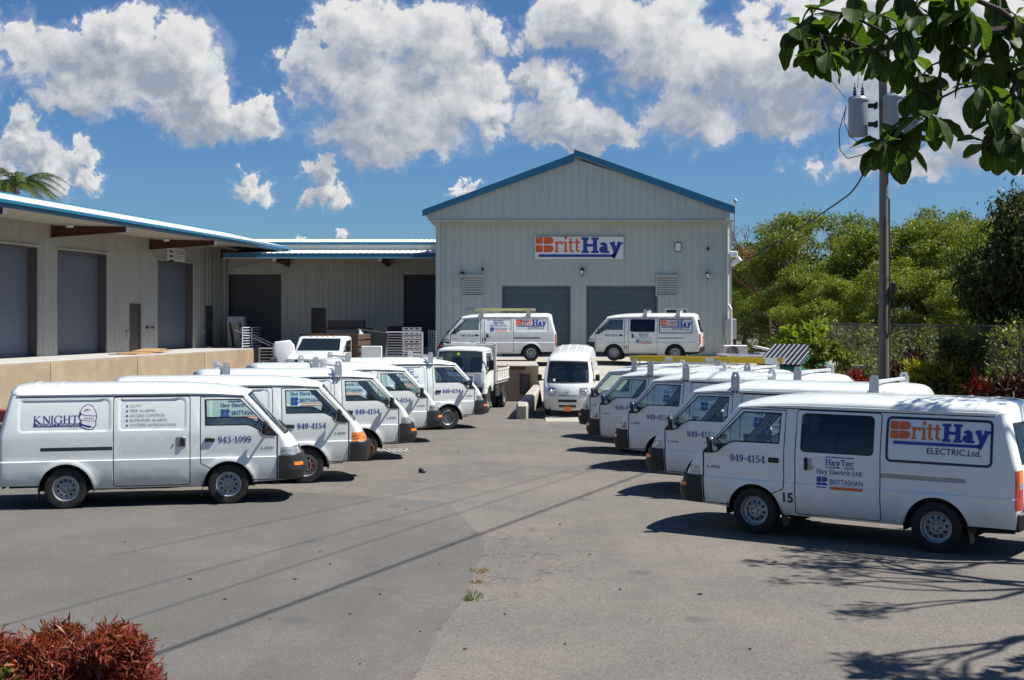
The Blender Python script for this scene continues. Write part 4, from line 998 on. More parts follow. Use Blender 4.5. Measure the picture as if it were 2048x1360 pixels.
_wheel = {}
def wheel_meshes(r=.318, w=.185, rim=.195):
    key = (r, w, rim)
    if key in _wheel: return _wheel[key]
    h = w / 2
    t = MB(); t.lathe([(rim - .01, -h * .75), (rim + .005, -h * .92), (r * .80, -h), (r * .93, -h * .95), (r * .985, -h * .80), (r, -h * .6), (r, -h * .1), (r - .006, -h * .06), (r - .006, h * .06), (r, h * .1), (r, h * .6), (r * .985, h * .8), (r * .93, h * .95), (r * .8, h), (rim + .005, h * .92), (rim - .01, h * .75)], 40, axis='y')
    # rim: outside face towards -y
    m = MB(); m.lathe([(rim + .008, -h * .86), (rim - .004, -h * .93), (rim - .014, -h * .86), (rim - .022, -h * .30), (rim - .045, -h * .22)], 40, axis='y')
    m.lathe([(rim - .03, h * .8), (rim - .02, -h * .25)], 28, axis='y', m=1)
    R0 = rim - .045
    def prof(q): return interp([(0, -h * .55), (.030, -h * .55), (.034, -h * .42), (.062, -h * .40), (.068, -h * .52), (.085, -h * .56), (.10, -h * .40), (R0, -h * .22)], q)
    outer = [(R0 * math.cos(R(a)), R0 * math.sin(R(a))) for a in range(0, 360, 9)]
    holes = []
    for k in range(10):
        a = R(36 * k); c = (R0 * .80 * math.cos(a), R0 * .80 * math.sin(a)); hr = R0 * .125
        holes.append([(c[0] + hr * math.cos(R(b)) * 1.0, c[1] + hr * math.sin(R(b))) for b in range(0, 360, 36)])
    rings = [[(q * math.cos(R(a)), q * math.sin(R(a))) for a in range(0, 360, 15)] for q in (.030, .034, .062, .068, .085, .10)]
    V = []; E = []
    for P in [outer] + holes + rings:
        o = len(V); V += [Vector(p) for p in P]; E += [(o + i, o + (i + 1) % len(P)) for i in range(len(P))]
    V.append(Vector((0, 0)))
    v, e, f, *_ = delaunay_2d_cdt(V, E, [], 0, 1e-5); keep = []
    for q in f:
        cx = sum(v[i].x for i in q) / 3; cy = sum(v[i].y for i in q) / 3
        if any(pip(cx, cy, hh) for hh in holes): continue
        keep.append(tuple(q))
    m.add([(p.x, prof(p.length), p.y) for p in v], keep)
    m.lathe([(R0 - .004, -h * .05), (0, -h * .05)], 24, axis='y', m=1)
    for k in range(5):
        a = R(72 * k + 18); m.lathe([(.009, -h * .62), (.009, -h * .38)], 6, (.05 * math.cos(a), 0, .05 * math.sin(a)), 'y', 1)
    _wheel[key] = (t.mesh('tyre', M_rubber, 30), m.mesh('rim', [M_steel, M_dark], 30)); return _wheel[key]
def put_wheel(parent, x, y, z, r=.318, w=.185, rim=.195, right=True):
    t, m = wheel_meshes(r, w, rim)
    wh = link(bpy.data.objects.new('wheel', None), parent); wh.empty_display_size = .2
    wh.location = (x, y, z); wh.rotation_euler = (0, random.uniform(0, 6), 0 if right else math.pi)
    inst('tyre', t, wh); inst('rim', m, wh); return wh

# ---- the delivery van of both rows
ZL = [.36, .60, .735, .745, .765, 1.10, 1.17]
def van_body(window):
    Wp = [(.28, .785), (.36, .812), (.48, .835), (.60, .846), (.735, .852), (.745, .840), (.765, .838), (.95, .843), (1.10, .842), (1.17, .836), (1.30, .822), (1.45, .800), (1.60, .772), (1.72, .742), (1.75, .735)]
    xf = [(.36, 1.03), (.55, 1.06), (.75, 1.06), (.86, 1.02), (.98, .945), (1.08, .86), (1.70, .285)]
    xr = [(.36, -3.41), (.95, -3.415), (1.12, -3.405), (1.745, -3.25)]
    def zg(x): return interp([(-3.4, 1.745), (-.7, 1.745), (-.2, 1.733), (.285, 1.70)], x)
    out = [(-3.41, .37)] + arch_pts(-2.435, .30, .395, .37) + [(-2.02, .30), (-.43, .30)] + arch_pts(0, .30, .385, .335) + [(.42, .345), (.76, .36), (1.03, .37)]
    out += [(interp(xf, z), z) for z in (.45, .55, .65, .75, .80, .86, .92, .98, 1.03, 1.08, 1.2, 1.3, 1.4, 1.5, 1.6, 1.70)]
    out += [(x, zg(x)) for x in (.05, -.2, -.45, -.7, -1.2, -1.7, -2.2, -2.7, -3.1, -3.25)]
    out += [(interp(xr, z), z) for z in (1.6, 1.45, 1.3, 1.12, .95, .8, .6, .45)]
    H = [(0, .05), (.08, .075), (.2, .098), (.4, .122), (.7, .143), (1.1, .158), (1.6, .166), (9, .170)]
    po1 = rrect(-3.13, 1.175, -1.775, 1.690, .075); po2 = rrect(-1.665, 1.175, -.64, 1.690, .075)
    em = [] if window else [(po1, inset(po1, .028), .016), (po2, inset(po2, .028), .016)]
    B = Body(Wp, xf, xr, out, zg, lambda d: interp(H, d), 2.7, [(.36, .14), (.75, .13), (.9, .11), (1.1, .11), (1.7, .10)], [(.36, .05), (1.1, .06), (1.745, .05)],
             [(.36, .14), (.9, .15), (1.05, .09), (1.2, .05), (1.55, .04), (1.7, .02)], .075, [(-2.435, .30, .395), (0, .30, .385)], [.36, 1.70], [.36, 1.745], ZL, em)
    B.roofr = lambda d: interp([(0, 0), (.01, .06), (.03, .10), (.06, .128), (.12, .152), (.22, .165), (.4, .170)], d)
    win = [(-.37, 1.655), (.182, 1.655), (.715, 1.115), (.735, 1.085), (.70, 1.078), (.60, 1.085), (.52, 1.125), (.36, 1.215), (.30, 1.236), (-.36, 1.24)]
    door = [(-.43, 1.69), (-.43, .67), (-.41, .64), (-.27, .575), (-.1, .48), (.36, .375), (.752, .375), (.752, 1.085), (.245, 1.655), (.21, 1.69)]
    sdoor = rrect(-1.735, .325, -.585, 1.705, .04, 3)
    wf = inset(win, .02)
    regs = [('glass_front', wf), ('seal_front', win)]
    if window:
        w2 = rrect(-1.645, 1.155, -.655, 1.665, .06); regs += [('glass_slide', inset(w2, .018)), ('seal_slide', w2)]
    regs += [('seam', [(.765, 1.09), (.765, .36), (.752, .36), (.752, 1.09)]), ('front_door', inset(door, .009)), ('seam', inset(door, -.005)),
             ('track', rrect(-2.80, .892, -1.745, .948, .01, 2)),
             ('sliding_door', inset(sdoor, .009)), ('seam', inset(sdoor, -.005)),
             ('seam', rc(-3.12, 1.708, .17, 1.722)),  # black strip painted where the drip rail's own shadow falls, not a joint
             ('headlight', [(.80, .725), (1.3, .725), (1.3, .885), (.815, .885)]),
             ('tail', [(-3.6, .60), (-3.38, .60), (-3.38, 1.08), (-3.6, 1.08)]),
             ('rail', rc(-3.6, 1.7, -3.59, 1.71))]
    B.cut(regs); return B
VB = {False: van_body(False), True: van_body(True)}
US = [-1, -.96, -.92, -.86, -.8, -.7, -.58, -.4, -.2, 0, .2, .4, .58, .7, .8, .86, .92, .96, 1]
ZF = [.36, .45, .55, .65, .725, .76, .82, .885, .93, .98, 1.03, 1.08, 1.10, 1.13, 1.25, 1.4, 1.55, 1.645, 1.672, 1.70]
ZR = [.36, .48, .60, .7, .85, .93, 1.0, 1.08, 1.14, 1.18, 1.3, 1.45, 1.60, 1.64, 1.70, 1.745]
VM = {}
def vm_(key, f):
    if key not in VM: VM[key] = f()
    return VM[key]
def van_meshes(window, old):
    B = VB[window]; k = (window, old)
    if k in VM: return VM[k]
    D = {}
    wind = lambda u, z: abs(u) < .92 and 1.10 < z < 1.672
    seal = lambda u, z: abs(u) < .96 and 1.08 < z < 1.70 and not wind(u, z)
    head = lambda u, z: abs(u) > .58 and .725 < z < .885
    rwin = lambda u, z: abs(u) < .80 and 1.18 < z < 1.60
    rseal = lambda u, z: abs(u) < .86 and 1.14 < z < 1.64 and not rwin(u, z)
    tail = lambda u, z: abs(u) > .86 and .60 < z < 1.08
    mb = MB()
    for sd_ in (-1, 1):
        B.side(mb, 'body', sd_); B.side(mb, 'seam', sd_, -.010, 1)
        # drip rail along the gutter
        pts = [(x, sd_ * (interp(B.Wp, B.zg(x)) + .006), B.zg(x) + .004) for x in (-3.14, -2.5, -1.8, -1.2, -.7, -.2, .05, .25)]
        mb.tube(pts, .014, 6)
        # wheel houses
        for ax in (0, -2.435):
            vs = []; n = 16
            for yy in (.85, .50):
                for i in range(n + 1): a = R(-8 + 196 * i / n); vs.append((ax + .405 * math.cos(a), sd_ * yy, .30 + .405 * math.sin(a)))
            for i in range(n + 1): a = R(-8 + 196 * i / n); vs.append((ax + .405 * math.cos(a), sd_ * .835, .30 + .405 * math.sin(a)))
            fs = [(i, i + 1, n + 2 + i, n + 1 + i) for i in range(n)] + [tuple(n + 1 + i for i in range(n + 1))]
            mb.add(vs, fs, 2)
    B.strip(mb, B.fpt, US, ZF, lambda u, z: not (wind(u, z) or seal(u, z) or head(u, z)))
    B.strip(mb, B.rpt, US, ZR, lambda u, z: not (rwin(u, z) or rseal(u, z) or tail(u, z)), flip=True)
    B.roof(mb, beads=(.10, .20))
    D['body'] = mb.mesh('body', [M_white, M_black, M_dark], 38)
    mb = MB(); mb.box((-1.3, 0, .43), (4.0, 1.0, .26)); mb.box((-1.25, 0, .64), (4.3, 1.5, .05)); mb.box((-3.36, 0, .42), (.05, 1.3, .2)); mb.tube([(-3.3, .5, .3), (-2.9, .5, .28)], .03, 8); mb.box((-2.435, 0, .3), (.12, 1.3, .12)); mb.box((0, 0, .3), (.12, 1.3, .12))
    D['chassis'] = mb.mesh('chassis', M_dark, None)
    mb = MB(); B.strip(mb, B.fpt, US, ZF, wind, off=-.006); D['windscreen'] = mb.mesh('windscreen', M_wind, 40)
    mb = MB(); B.strip(mb, B.fpt, US, ZF, seal); D['windscreen_seal'] = mb.mesh('windscreen_seal', M_black, 40)
    mb = MB(); B.strip(mb, B.rpt, US, ZR, rwin, off=-.006, flip=True); D['rear_window'] = mb.mesh('rear_window', M_tint, 40)
    mb = MB(); B.strip(mb, B.rpt, US, ZR, rseal, flip=True); D['rear_window_seal'] = mb.mesh('rear_window_seal', M_black, 40)
    for sd_ in (-1, 1):
        mb = MB(); B.side(mb, 'front_door', sd_); D['front_door', sd_] = mb.mesh('front_door', M_white, 38)
        mb = MB(); B.side(mb, 'glass_front', sd_, -.012); D['glass_front', sd_] = mb.mesh('window_glass', M_glass, 40)
        mb = MB(); B.side(mb, 'seal_front', sd_, -.004); D['seal_front', sd_] = mb.mesh('window_seal', M_black, 40)
        mb = MB(); B.side(mb, 'sliding_door', sd_); D['sliding_door', sd_] = mb.mesh('sliding_door', M_white, 38)
        if window:
            mb = MB(); B.side(mb, 'glass_slide', sd_, -.010); D['glass_slide', sd_] = mb.mesh('window_glass', M_tint, 40)
            mb = MB(); B.side(mb, 'seal_slide', sd_, -.002); D['seal_slide', sd_] = mb.mesh('window_seal', M_black, 40)
            mb = MB(); mb.add([(x, sd_ * (B.Y(x, z) - .006), z) for z in (1.175, 1.4, 1.645) for x in (-1.158, -1.138)], [(0, 1, 3, 2), (2, 3, 5, 4)]); D['bar_slide', sd_] = mb.mesh('window_bar', M_black, None)
        mb = MB(); B.side(mb, 'track', sd_, -.012); D['track', sd_] = mb.mesh('door_track', mat('silver_track', (.34, .35, .36), .4, metal=.4) if window else mat('track_grey', (.10, .105, .11), .5), None)
        # headlight with its wrap-around corner
        mb = MB(); B.side(mb, 'headlight', sd_, .002, 0)
        B.strip(mb, B.fpt, US, ZF, lambda u, z: head(u, z) and u * sd_ > 0, off=.002)
        for q in (.77, .83):
            mb.tube([(x, sd_ * (B.Y(x, q) + .004), q) for x in (.82, .88, .94, .98)], .003, 4, 1)
        D['headlight', sd_] = mb.mesh('headlight', [M_amber if old else M_lens, M_chrome], 40)
        mb = MB(); B.side(mb, 'tail', sd_, .004, 0)
        for (z0, z1, mi) in ((.60, .85, 0), (.85, .93, 2), (.93, 1.08, 1)):
            B.strip(mb, B.rpt, US, ZR, lambda u, z: tail(u, z) and u * sd_ > 0 and z0 < z < z1, mi, .004, True)
        D['tail_light', sd_] = mb.mesh('tail_light', [M_red, M_amber, M_lens], 40)
        # handles
        mb = MB()
        mb.box((-.285, sd_ * (B.Y(-.285, 1.02) + .006), 1.02), (.15, .03, .065), bev=.01); mb.lathe([(0, -.004), (.014, -.004), (.014, .006), (0, .006)], 8, (-.33, sd_ * (B.Y(-.33, .955) + .002), .955), 'y', 1)
        D['handle', sd_] = mb.mesh('handle', [M_black, M_chrome], 40)
        mb = MB()
        if window: mb.box((-.74, sd_ * (B.Y(-.74, 1.0) + .008), 1.0), (.05, .03, .17), bev=.012); mb.box((-.79, sd_ * (B.Y(-.79, 1.0) + .001), 1.0), (.06, .01, .15), 1, bev=.004); mb.lathe([(0, -.006), (.02, -.006), (.02, .006), (0, .006)], 10, (-.835, sd_ * (B.Y(-.835, .96) + .002), .96), 'y', 1)
        else: mb.box((-.72, sd_ * (B.Y(-.72, 1.0) + .001), 1.0), (.145, .012, .155), 1, bev=.004); mb.box((-.70, sd_ * (B.Y(-.7, 1.0) + .010), 1.0), (.07, .025, .13), 0, bev=.01); mb.lathe([(0, -.006), (.016, -.006), (.016, .006), (0, .006)], 8, (-.84, sd_ * (B.Y(-.84, .96) + .002), .96), 'y', 1)
        D['shandle', sd_] = mb.mesh('handle', [M_black, M_steel], 40)
        # mirror with its sail plate
        mb = MB()
        sail = [(.46, 1.16), (.52, 1.10), (.60, 1.07), (.745, 1.065), (.745, 1.10), (.60, 1.255)]
        v, f = filled(sail); mb.add([(x, sd_ * (B.Y(min(x, .74), z) + .008), z) for x, z in v] + [], [q if sd_ < 0 else q[::-1] for q in f])
        mb.tube([(.60, sd_ * .84, 1.12), (.58, sd_ * .93, 1.11), (.56, sd_ * .98, 1.15)], .022, 6)
        mb.box((.555, sd_ * 1.0, 1.21), (.085, .165, .215), bev=.03, M=Matrix.Rotation(R(8), 3, 'Y'))
        mb.box((.508, sd_ * 1.0, 1.204), (.008, .13, .17), 1, bev=.003, M=Matrix.Rotation(R(8), 3, 'Y'))
        D['mirror', sd_] = mb.mesh('mirror', [M_black, M_chrome], 40)
        mb = MB(); mb.box((-.40, sd_ * .72, .26), (.012, .20, .24), M=Matrix.Rotation(R(8), 3, 'Y')); D['mudflap', sd_] = mb.mesh('mudflap', M_black, None)
    # front bumper, swept round the nose
    path = []
    for (x, y, k) in [(.775, .860, .12), (.90, .860, .16), (.985, .848, .28), (1.05, .805, .48), (1.095, .72, .7), (1.15, .52, .85), (1.19, .27, .9), (1.203, 0, .9)]: path.append((x, y, k))
    path = path + [(x, -y, k) for x, y, k in path[-2::-1]]
    sec = [(-.06, .755), (.012, .752), (.03, .72), (.05, .66), (.07, .60), (.105, .565), (.11, .50), (.075, .44), (.05, .38), (-.06, .365)] if not old else [(-.06, .715), (.015, .712), (.03, .68), (.035, .55), (.03, .42), (.01, .37), (-.06, .365)]
    def sweep(sec, path, m):
        vs = []; n = len(sec); mb = MB()
        for i, (x, y, k) in enumerate(path):
            a = Vector(path[max(0, i - 1)][:2]); b = Vector(path[min(len(path) - 1, i + 1)][:2]); d = (b - a).normalized(); nn = Vector((-d.y, d.x)); nn = nn if nn.dot(Vector((x + 1.0, y))) > 0 else -nn
            for (o, z) in sec: q = o * k if o > 0 else o; vs.append((x + nn.x * q, y + nn.y * q, z))
        fs = [(i * n + j, i * n + j + 1, (i + 1) * n + j + 1, (i + 1) * n + j) for i in range(len(path) - 1) for j in range(n - 1)]
        fs += [tuple(range(n)), tuple((len(path) - 1) * n + j for j in range(n))[::-1]]
        return mb.add(vs, fs, m)
    D['bumper'] = sweep(sec, path, 0).mesh('front_bumper', M_black, 40)
    if not old:
        for sd_ in (-1, 1):
            pp = [(x, sd_ * y, k) for x, y, k in [(1.0, .842, .33), (1.05, .805, .48), (1.08, .75, .6), (1.105, .70, .72)]]
            D['indicator', sd_] = sweep([(.02, .645), (.088, .642), (.103, .592), (.02, .588)], pp, 0).mesh('indicator', M_amber, 40)
    # rear bumper
    mb = MB(); pp = [(-3.30, .80), (-3.42, .80), (-3.49, .70), (-3.53, 0), (-3.49, -.70), (-3.42, -.80), (-3.30, -.80), (-3.33, -.70), (-3.40, 0), (-3.33, .70)]
    for (z0, z1, g) in ((.37, .58, 0),):
        vs = []
        for z, ins in ((z0, .02), (z0 + .02, 0), (z1 - .03, 0), (z1, .03)):
            vs += [(x + (ins if i in (1, 2, 3, 4, 5) else 0), y * (1 - ins * .4), z) for i, (x, y) in enumerate(pp)]
        n = len(pp); fs = [(k * n + i, k * n + (i + 1) % n, (k + 1) * n + (i + 1) % n, (k + 1) * n + i) for k in range(3) for i in range(n)] + [tuple(range(n))[::-1], tuple(3 * n + i for i in range(n))]
        mb.add(vs, fs)
    D['rbumper'] = mb.mesh('rear_bumper', M_black, 35)
    mb = MB(); B.patch(mb, B.fpt, -.52, .52, .765, .86, .006); D['grille'] = mb.mesh('grille', M_black, 40)
    mb = MB(); p = B.fpt(0, .5, .0); mb.box((p.x + .135, 0, .50), (.012, .36, .13), bev=.004); D['plate_front'] = mb.mesh('number_plate', M_orangeplate, None)
    mb = MB(); p = B.rpt(0, .82, .012); mb.box((p.x, -.15, .80), (.012, .34, .16), bev=.004); D['plate_rear'] = mb.mesh('number_plate', M_orangeplate, None)
    mb = MB(); p = B.rpt(.0, .93, .0); mb.box((p.x - .01, -.15, .93), (.03, .5, .05), bev=.01); D['rear_handle'] = mb.mesh('handle', M_black, None)
    mb = MB()
    for s0 in (-.25, .45):
        mb.tube([B.fpt(s0, 1.09, .02), B.fpt(s0 + .28, 1.16, .03), B.fpt(s0 + .5, 1.20, .02)], .009, 5); mb.tube([B.fpt(s0, 1.17, .025), B.fpt(min(.9, s0 + .62), 1.23, .02)], .008, 5)
    D['wiper'] = mb.mesh('wiper', M_black, None)
    # cab
    mb = MB(); prof = [(.88, .75), (.88, .98), (.82, 1.03), (.62, 1.03), (.50, .97), (.48, .88), (.56, .70)]
    mb.rprism(prof, .74, .03, lambda u, v, d: (u, d, v)); D['dashboard'] = mb.mesh('dashboard', mat('dash_grey', (.10, .105, .11), .7), 40)
    mb = MB(); pts = []; c = Vector((.34, -.36, 1.13)); ax = Vector((-.55, 0, .83)).normalized(); u = ax.orthogonal().normalized(); w = ax.cross(u)
    mb.tube([c + (u * math.cos(R(a)) + w * math.sin(R(a))) * .19 for a in range(0, 361, 20)], .016, 6, cap=False)
    for a in (30, 150, 270): mb.tube([c - ax * .03, c + (u * math.cos(R(a)) + w * math.sin(R(a))) * .18], .012, 5)
    mb.tube([c - ax * .04, c - ax * .45], .025, 6); D['steering_wheel'] = mb.mesh('steering_wheel', M_black, 40)
    mb = MB(); mb.box((-.12, 0, .82), (.50, .50, .16), bev=.05); mb.box((-.44, 0, 1.08), (.13, .48, .52), bev=.05, M=Matrix.Rotation(R(-12), 3, 'Y')); mb.box((-.51, 0, 1.41), (.09, .24, .15), bev=.04)
    D['seat'] = mb.mesh('seat', M_seat, 40)
    VM[k] = D; return D
def rack_meshes():
    if 'rack' in VM: return VM['rack']
    mb = MB(); pl = [(-.068, 1.715), (.068, 1.715), (.075, 1.76), (.075, 1.97), (.045, 2.055), (-.045, 2.055), (-.075, 1.97), (-.075, 1.76)]
    hole = [(.018 * math.cos(R(a)), 2.0 + .018 * math.sin(R(a))) for a in range(0, 360, 45)]
    v, f = filled(pl, [hole])
    yb = .775
    mb.add([(x, yb, z) for x, z in v], f); mb.add([(x, yb - .022, z) for x, z in v], [q[::-1] for q in f])
    for P in (pl, hole):
        n = len(P); mb.add([(x, yb, z) for x, z in P] + [(x, yb - .022, z) for x, z in P], [(i, (i + 1) % n, n + (i + 1) % n, n + i) for i in range(n)])
    mb.box((0, .755, 1.735), (.12, .06, .045), bev=.006); mb.box((-.035, .795, 1.735), (.03, .015, .03), 1); mb.box((.035, .795, 1.735), (.03, .015, .03), 1)
    br = mb.mesh('rack_bracket', [M_galv, M_dark], 30)
    mb = MB(); mb.box((0, 0, 1.955), (.055, 1.49, .05), bev=.008); bar = mb.mesh('rack_bar', mat('rack_paint', (.62, .63, .64), .4, metal=.3, var=.1), 30)
    VM['rack'] = (br, bar); return VM['rack']
def make_van(label, group, loc, heading, window=False, old=False, rack=(), text=None, near=-1):
    """near: the side that carries the lettering (-1 right, +1 left)"""
    D = van_meshes(window, old); B = VB[window]
    t = empty('panel_van' if not window else 'window_van', label, 'van', loc, heading, group)
    for k in ('body', 'chassis', 'rear_window', 'rear_window_seal', 'windscreen_seal', 'windscreen', 'grille', 'dashboard', 'wiper', 'steering_wheel'): inst(D[k].name.split('.')[0], D[k], t)
    fb = inst('front_bumper', D['bumper'], t); rb = inst('rear_bumper', D['rbumper'], t)
    inst('number_plate', D['plate_front'], fb); inst('number_plate', D['plate_rear'], t); inst('handle', D['rear_handle'], t)
    for s in (-1, 1):
        fd = inst('front_door', D['front_door', s], t); inst('window_glass', D['glass_front', s], fd); inst('window_seal', D['seal_front', s], fd); inst('handle', D['handle', s], fd); inst('mirror', D['mirror', s], fd)
        sdr = inst('sliding_door', D['sliding_door', s], t); inst('handle', D['shandle', s], sdr)
        if window: inst('window_glass', D['glass_slide', s], sdr); inst('window_seal', D['seal_slide', s], sdr); inst('window_bar', D['bar_slide', s], sdr)
        inst('door_track', D['track', s], t); inst('headlight', D['headlight', s], t); inst('tail_light', D['tail_light', s], t); 
        for ax in (0, -2.435): inst('mudflap', D['mudflap', s], t, loc=(ax, 0, 0))
        if not old: inst('indicator', D['indicator', s], fb)
        inst('seat', D['seat'], t, loc=(0, s * .37, 0))
        for ax in (0, -2.435): put_wheel(t, ax, s * .742, .318, right=s < 0)
    if rack:
        br, bar = rack_meshes()
        rk = link(bpy.data.objects.new('roof_rack', None), t)
        for x in rack:
            inst('rack_bar', bar, rk, loc=(x, 0, 0))
            for s in (-1, 1): b = inst('rack_bracket', br, rk, loc=(x, 0, 0), scale=(1, s, 1))
    if text:
        dirn = -near
        def fm(u, v, o=.004):
            x = u * dirn; return Vector((x, near * (B.Y(x, v) + o), v))
        text(t, B, fm, dirn)
    return t
def phone(num, t, fm, d, fat=.20):
    P = Print(); P.put(slab(num, fat, .10, .09, .11, .05), M_blue if num[2] == '9' else M_navy, .095 * d, .972, .098, .5, width=.51); P.build('phone_number', fm, t)
    P = Print(); P.put(sans('L300', .01), M_ink, .60 * d, .862, .035, .5, width=.2); P.build('badge', fm, t)
def fleet_no(n, t, fm, d, x, z, k=.15):
    P = Print(); P.put(sans(n, .035), M_ink, x * d, z, k, .5); P.build('fleet_number', fm, t)
def txt_knight(t, B, fm, d):
    phone('943-1099', t, fm, d, .16)
    P = Print(); knight(P, -2.90, 1.27, .118)
    P.build('emblem', fm, t)
    P = Print(); P.put(sans('SECURITY SERVICES'), M_sign, -2.86, 1.281, .030, width=.62)
    P.put(sans('LIMITED'), M_grey_ink, -2.40, 1.243, .018, width=.16); P.build('lettering', lambda u, v: fm(u, v, .006), t)
    P = Print()
    for i, s in enumerate(('CCTV', 'FIRE ALARMS', 'ACCESS CONTROL', 'INTRUDER ALARMS', 'SYSTEMS INTEGRATION')):
        z = 1.545 - i * .0735; P.poly([rc(-1.545, z + .004, -1.52, z + .03)], M_navy); P.put(sans(s, .0), M_grey_ink, -1.49, z, .045, width=[.17, .38, .53, .56, .69][i])
    P.build('lettering', fm, t)
def txt_fleet(no=None, nz=None):
    def f(t, B, fm, d):
        phone('949-4154', t, fm, d)
        P = Print(); haytec(P, -1.15 * d, 1.635, .66); P.build('lettering', fm, t)
        P = Print(); britthay(P, -2.45 * d - .60, 1.44, .21); P.build('lettering', fm, t)
        if no: fleet_no(no, t, fm, d, *nz)
    return f
def txt_window(no):
    def f(t, B, fm, d):
        phone('949-4154', t, fm, d)
        P = Print(); haytec(P, -1.20 * d, 1.125, .62); P.build('lettering', fm, t)
        # framed sign on the rear quarter
        o = rrect(-3.12, 1.10, -1.80, 1.675, .07); i = inset(o, .032)
        o = densify([(x * d, z) for x, z in o]); i = densify([(x * d, z) for x, z in i])
        P = Print(); v, q = filled(o, [i]); P.put((v, q), mat('dark_navy_vinyl', (.012, .014, .05), .35))
        P.build('sign_frame', fm, t)
        P = Print(); britthay(P, -2.46 * d - .605, 1.40, .215); P.build('lettering', lambda u, v: fm(u, v, .008), t)
        fleet_no(no, t, fm, d, -.475, .475, .125)
    return f
GL, GR, GD = 'white vans parked nose out in the left row', 'white vans parked nose out in the right row', 'white vans up on the loading apron'
def vz(x, y): return Vector((x, y, gz(x, y)))
def vc(x, y, h, near):
    """centre of a van whose near front wheel stands at x, y"""
    x += near * math.sin(h) * .80; y -= near * math.cos(h) * .80; return Vector((x, y, gz(x, y)))
make_van('white panel van with a knight helmet emblem, nearest of the left row', GL, vc(-4.468, 20.17, R(13), -1), R(13), text=txt_knight, near=-1)
make_van('white panel van with large amber corner lights, second in the left row', GL, vc(-3.66, 22.75, R(16), -1), R(16), old=True, text=txt_fleet(), near=-1)
make_van('white panel van with roof rack brackets, third in the left row over the drain', GL, vc(-3.07, 26.3, R(20), -1), R(20), rack=(-.50, -2.75), text=txt_fleet(), near=-1)
make_van('white panel van with bare front roof, fourth in the left row', GL, vc(-2.72, 30.0, R(22), -1), R(22), rack=(-1.9,), text=txt_fleet(), near=-1)
make_van('white panel van with silver roof rack, farthest of the left row beside the truck', GL, vc(-1.70, 33.9, R(25), -1), R(25), rack=(-.48, -2.75), text=txt_fleet(), near=-1)
HR = math.atan2(.573, -.82)
make_van('white window van number 15 with framed BrittHay sign, nearest of the right row', GR, vc(3.295, 17.35, HR, 1), HR, window=True, text=txt_window('15'), near=1)
make_van('white panel van with wide roof rack right behind van 15 in the right row', GR, vc(3.19, 21.0, HR, 1), HR + R(1.3), rack=(-.48, -2.75), text=txt_fleet(), near=1)
make_van('white panel van with empty roof rack, third in the right row', GR, vc(2.94, 24.75, HR, 1), HR - R(1.2), rack=(-.48, -2.75), text=txt_fleet(), near=1)
make_van('white panel van with ladder shadows on its roof, fourth in the right row', GR, vc(2.60, 28.2, HR, 1), HR + R(.8), rack=(-.48, -2.75), text=txt_fleet(), near=1)
R5 = make_van('white panel van carrying a yellow ladder, farthest of the right row', GR, vc(2.60, 31.7, HR, 1), HR - R(.6), rack=(-.48, -2.75), text=txt_fleet(), near=1)
V14 = make_van('white panel van number 14 carrying a pale ladder before the left roller door', GD, (-1.68, 51.5, APZ), math.pi, rack=(-.48, -2.35), text=txt_fleet('14', (-.56, .80, .13)), near=1)
V17 = make_van('white window van number 17 before the right roller door', GD, (4.25, 51.9, APZ), math.pi - R(13), window=True, rack=(-1.25, -2.55), text=txt_window('17'), near=1)
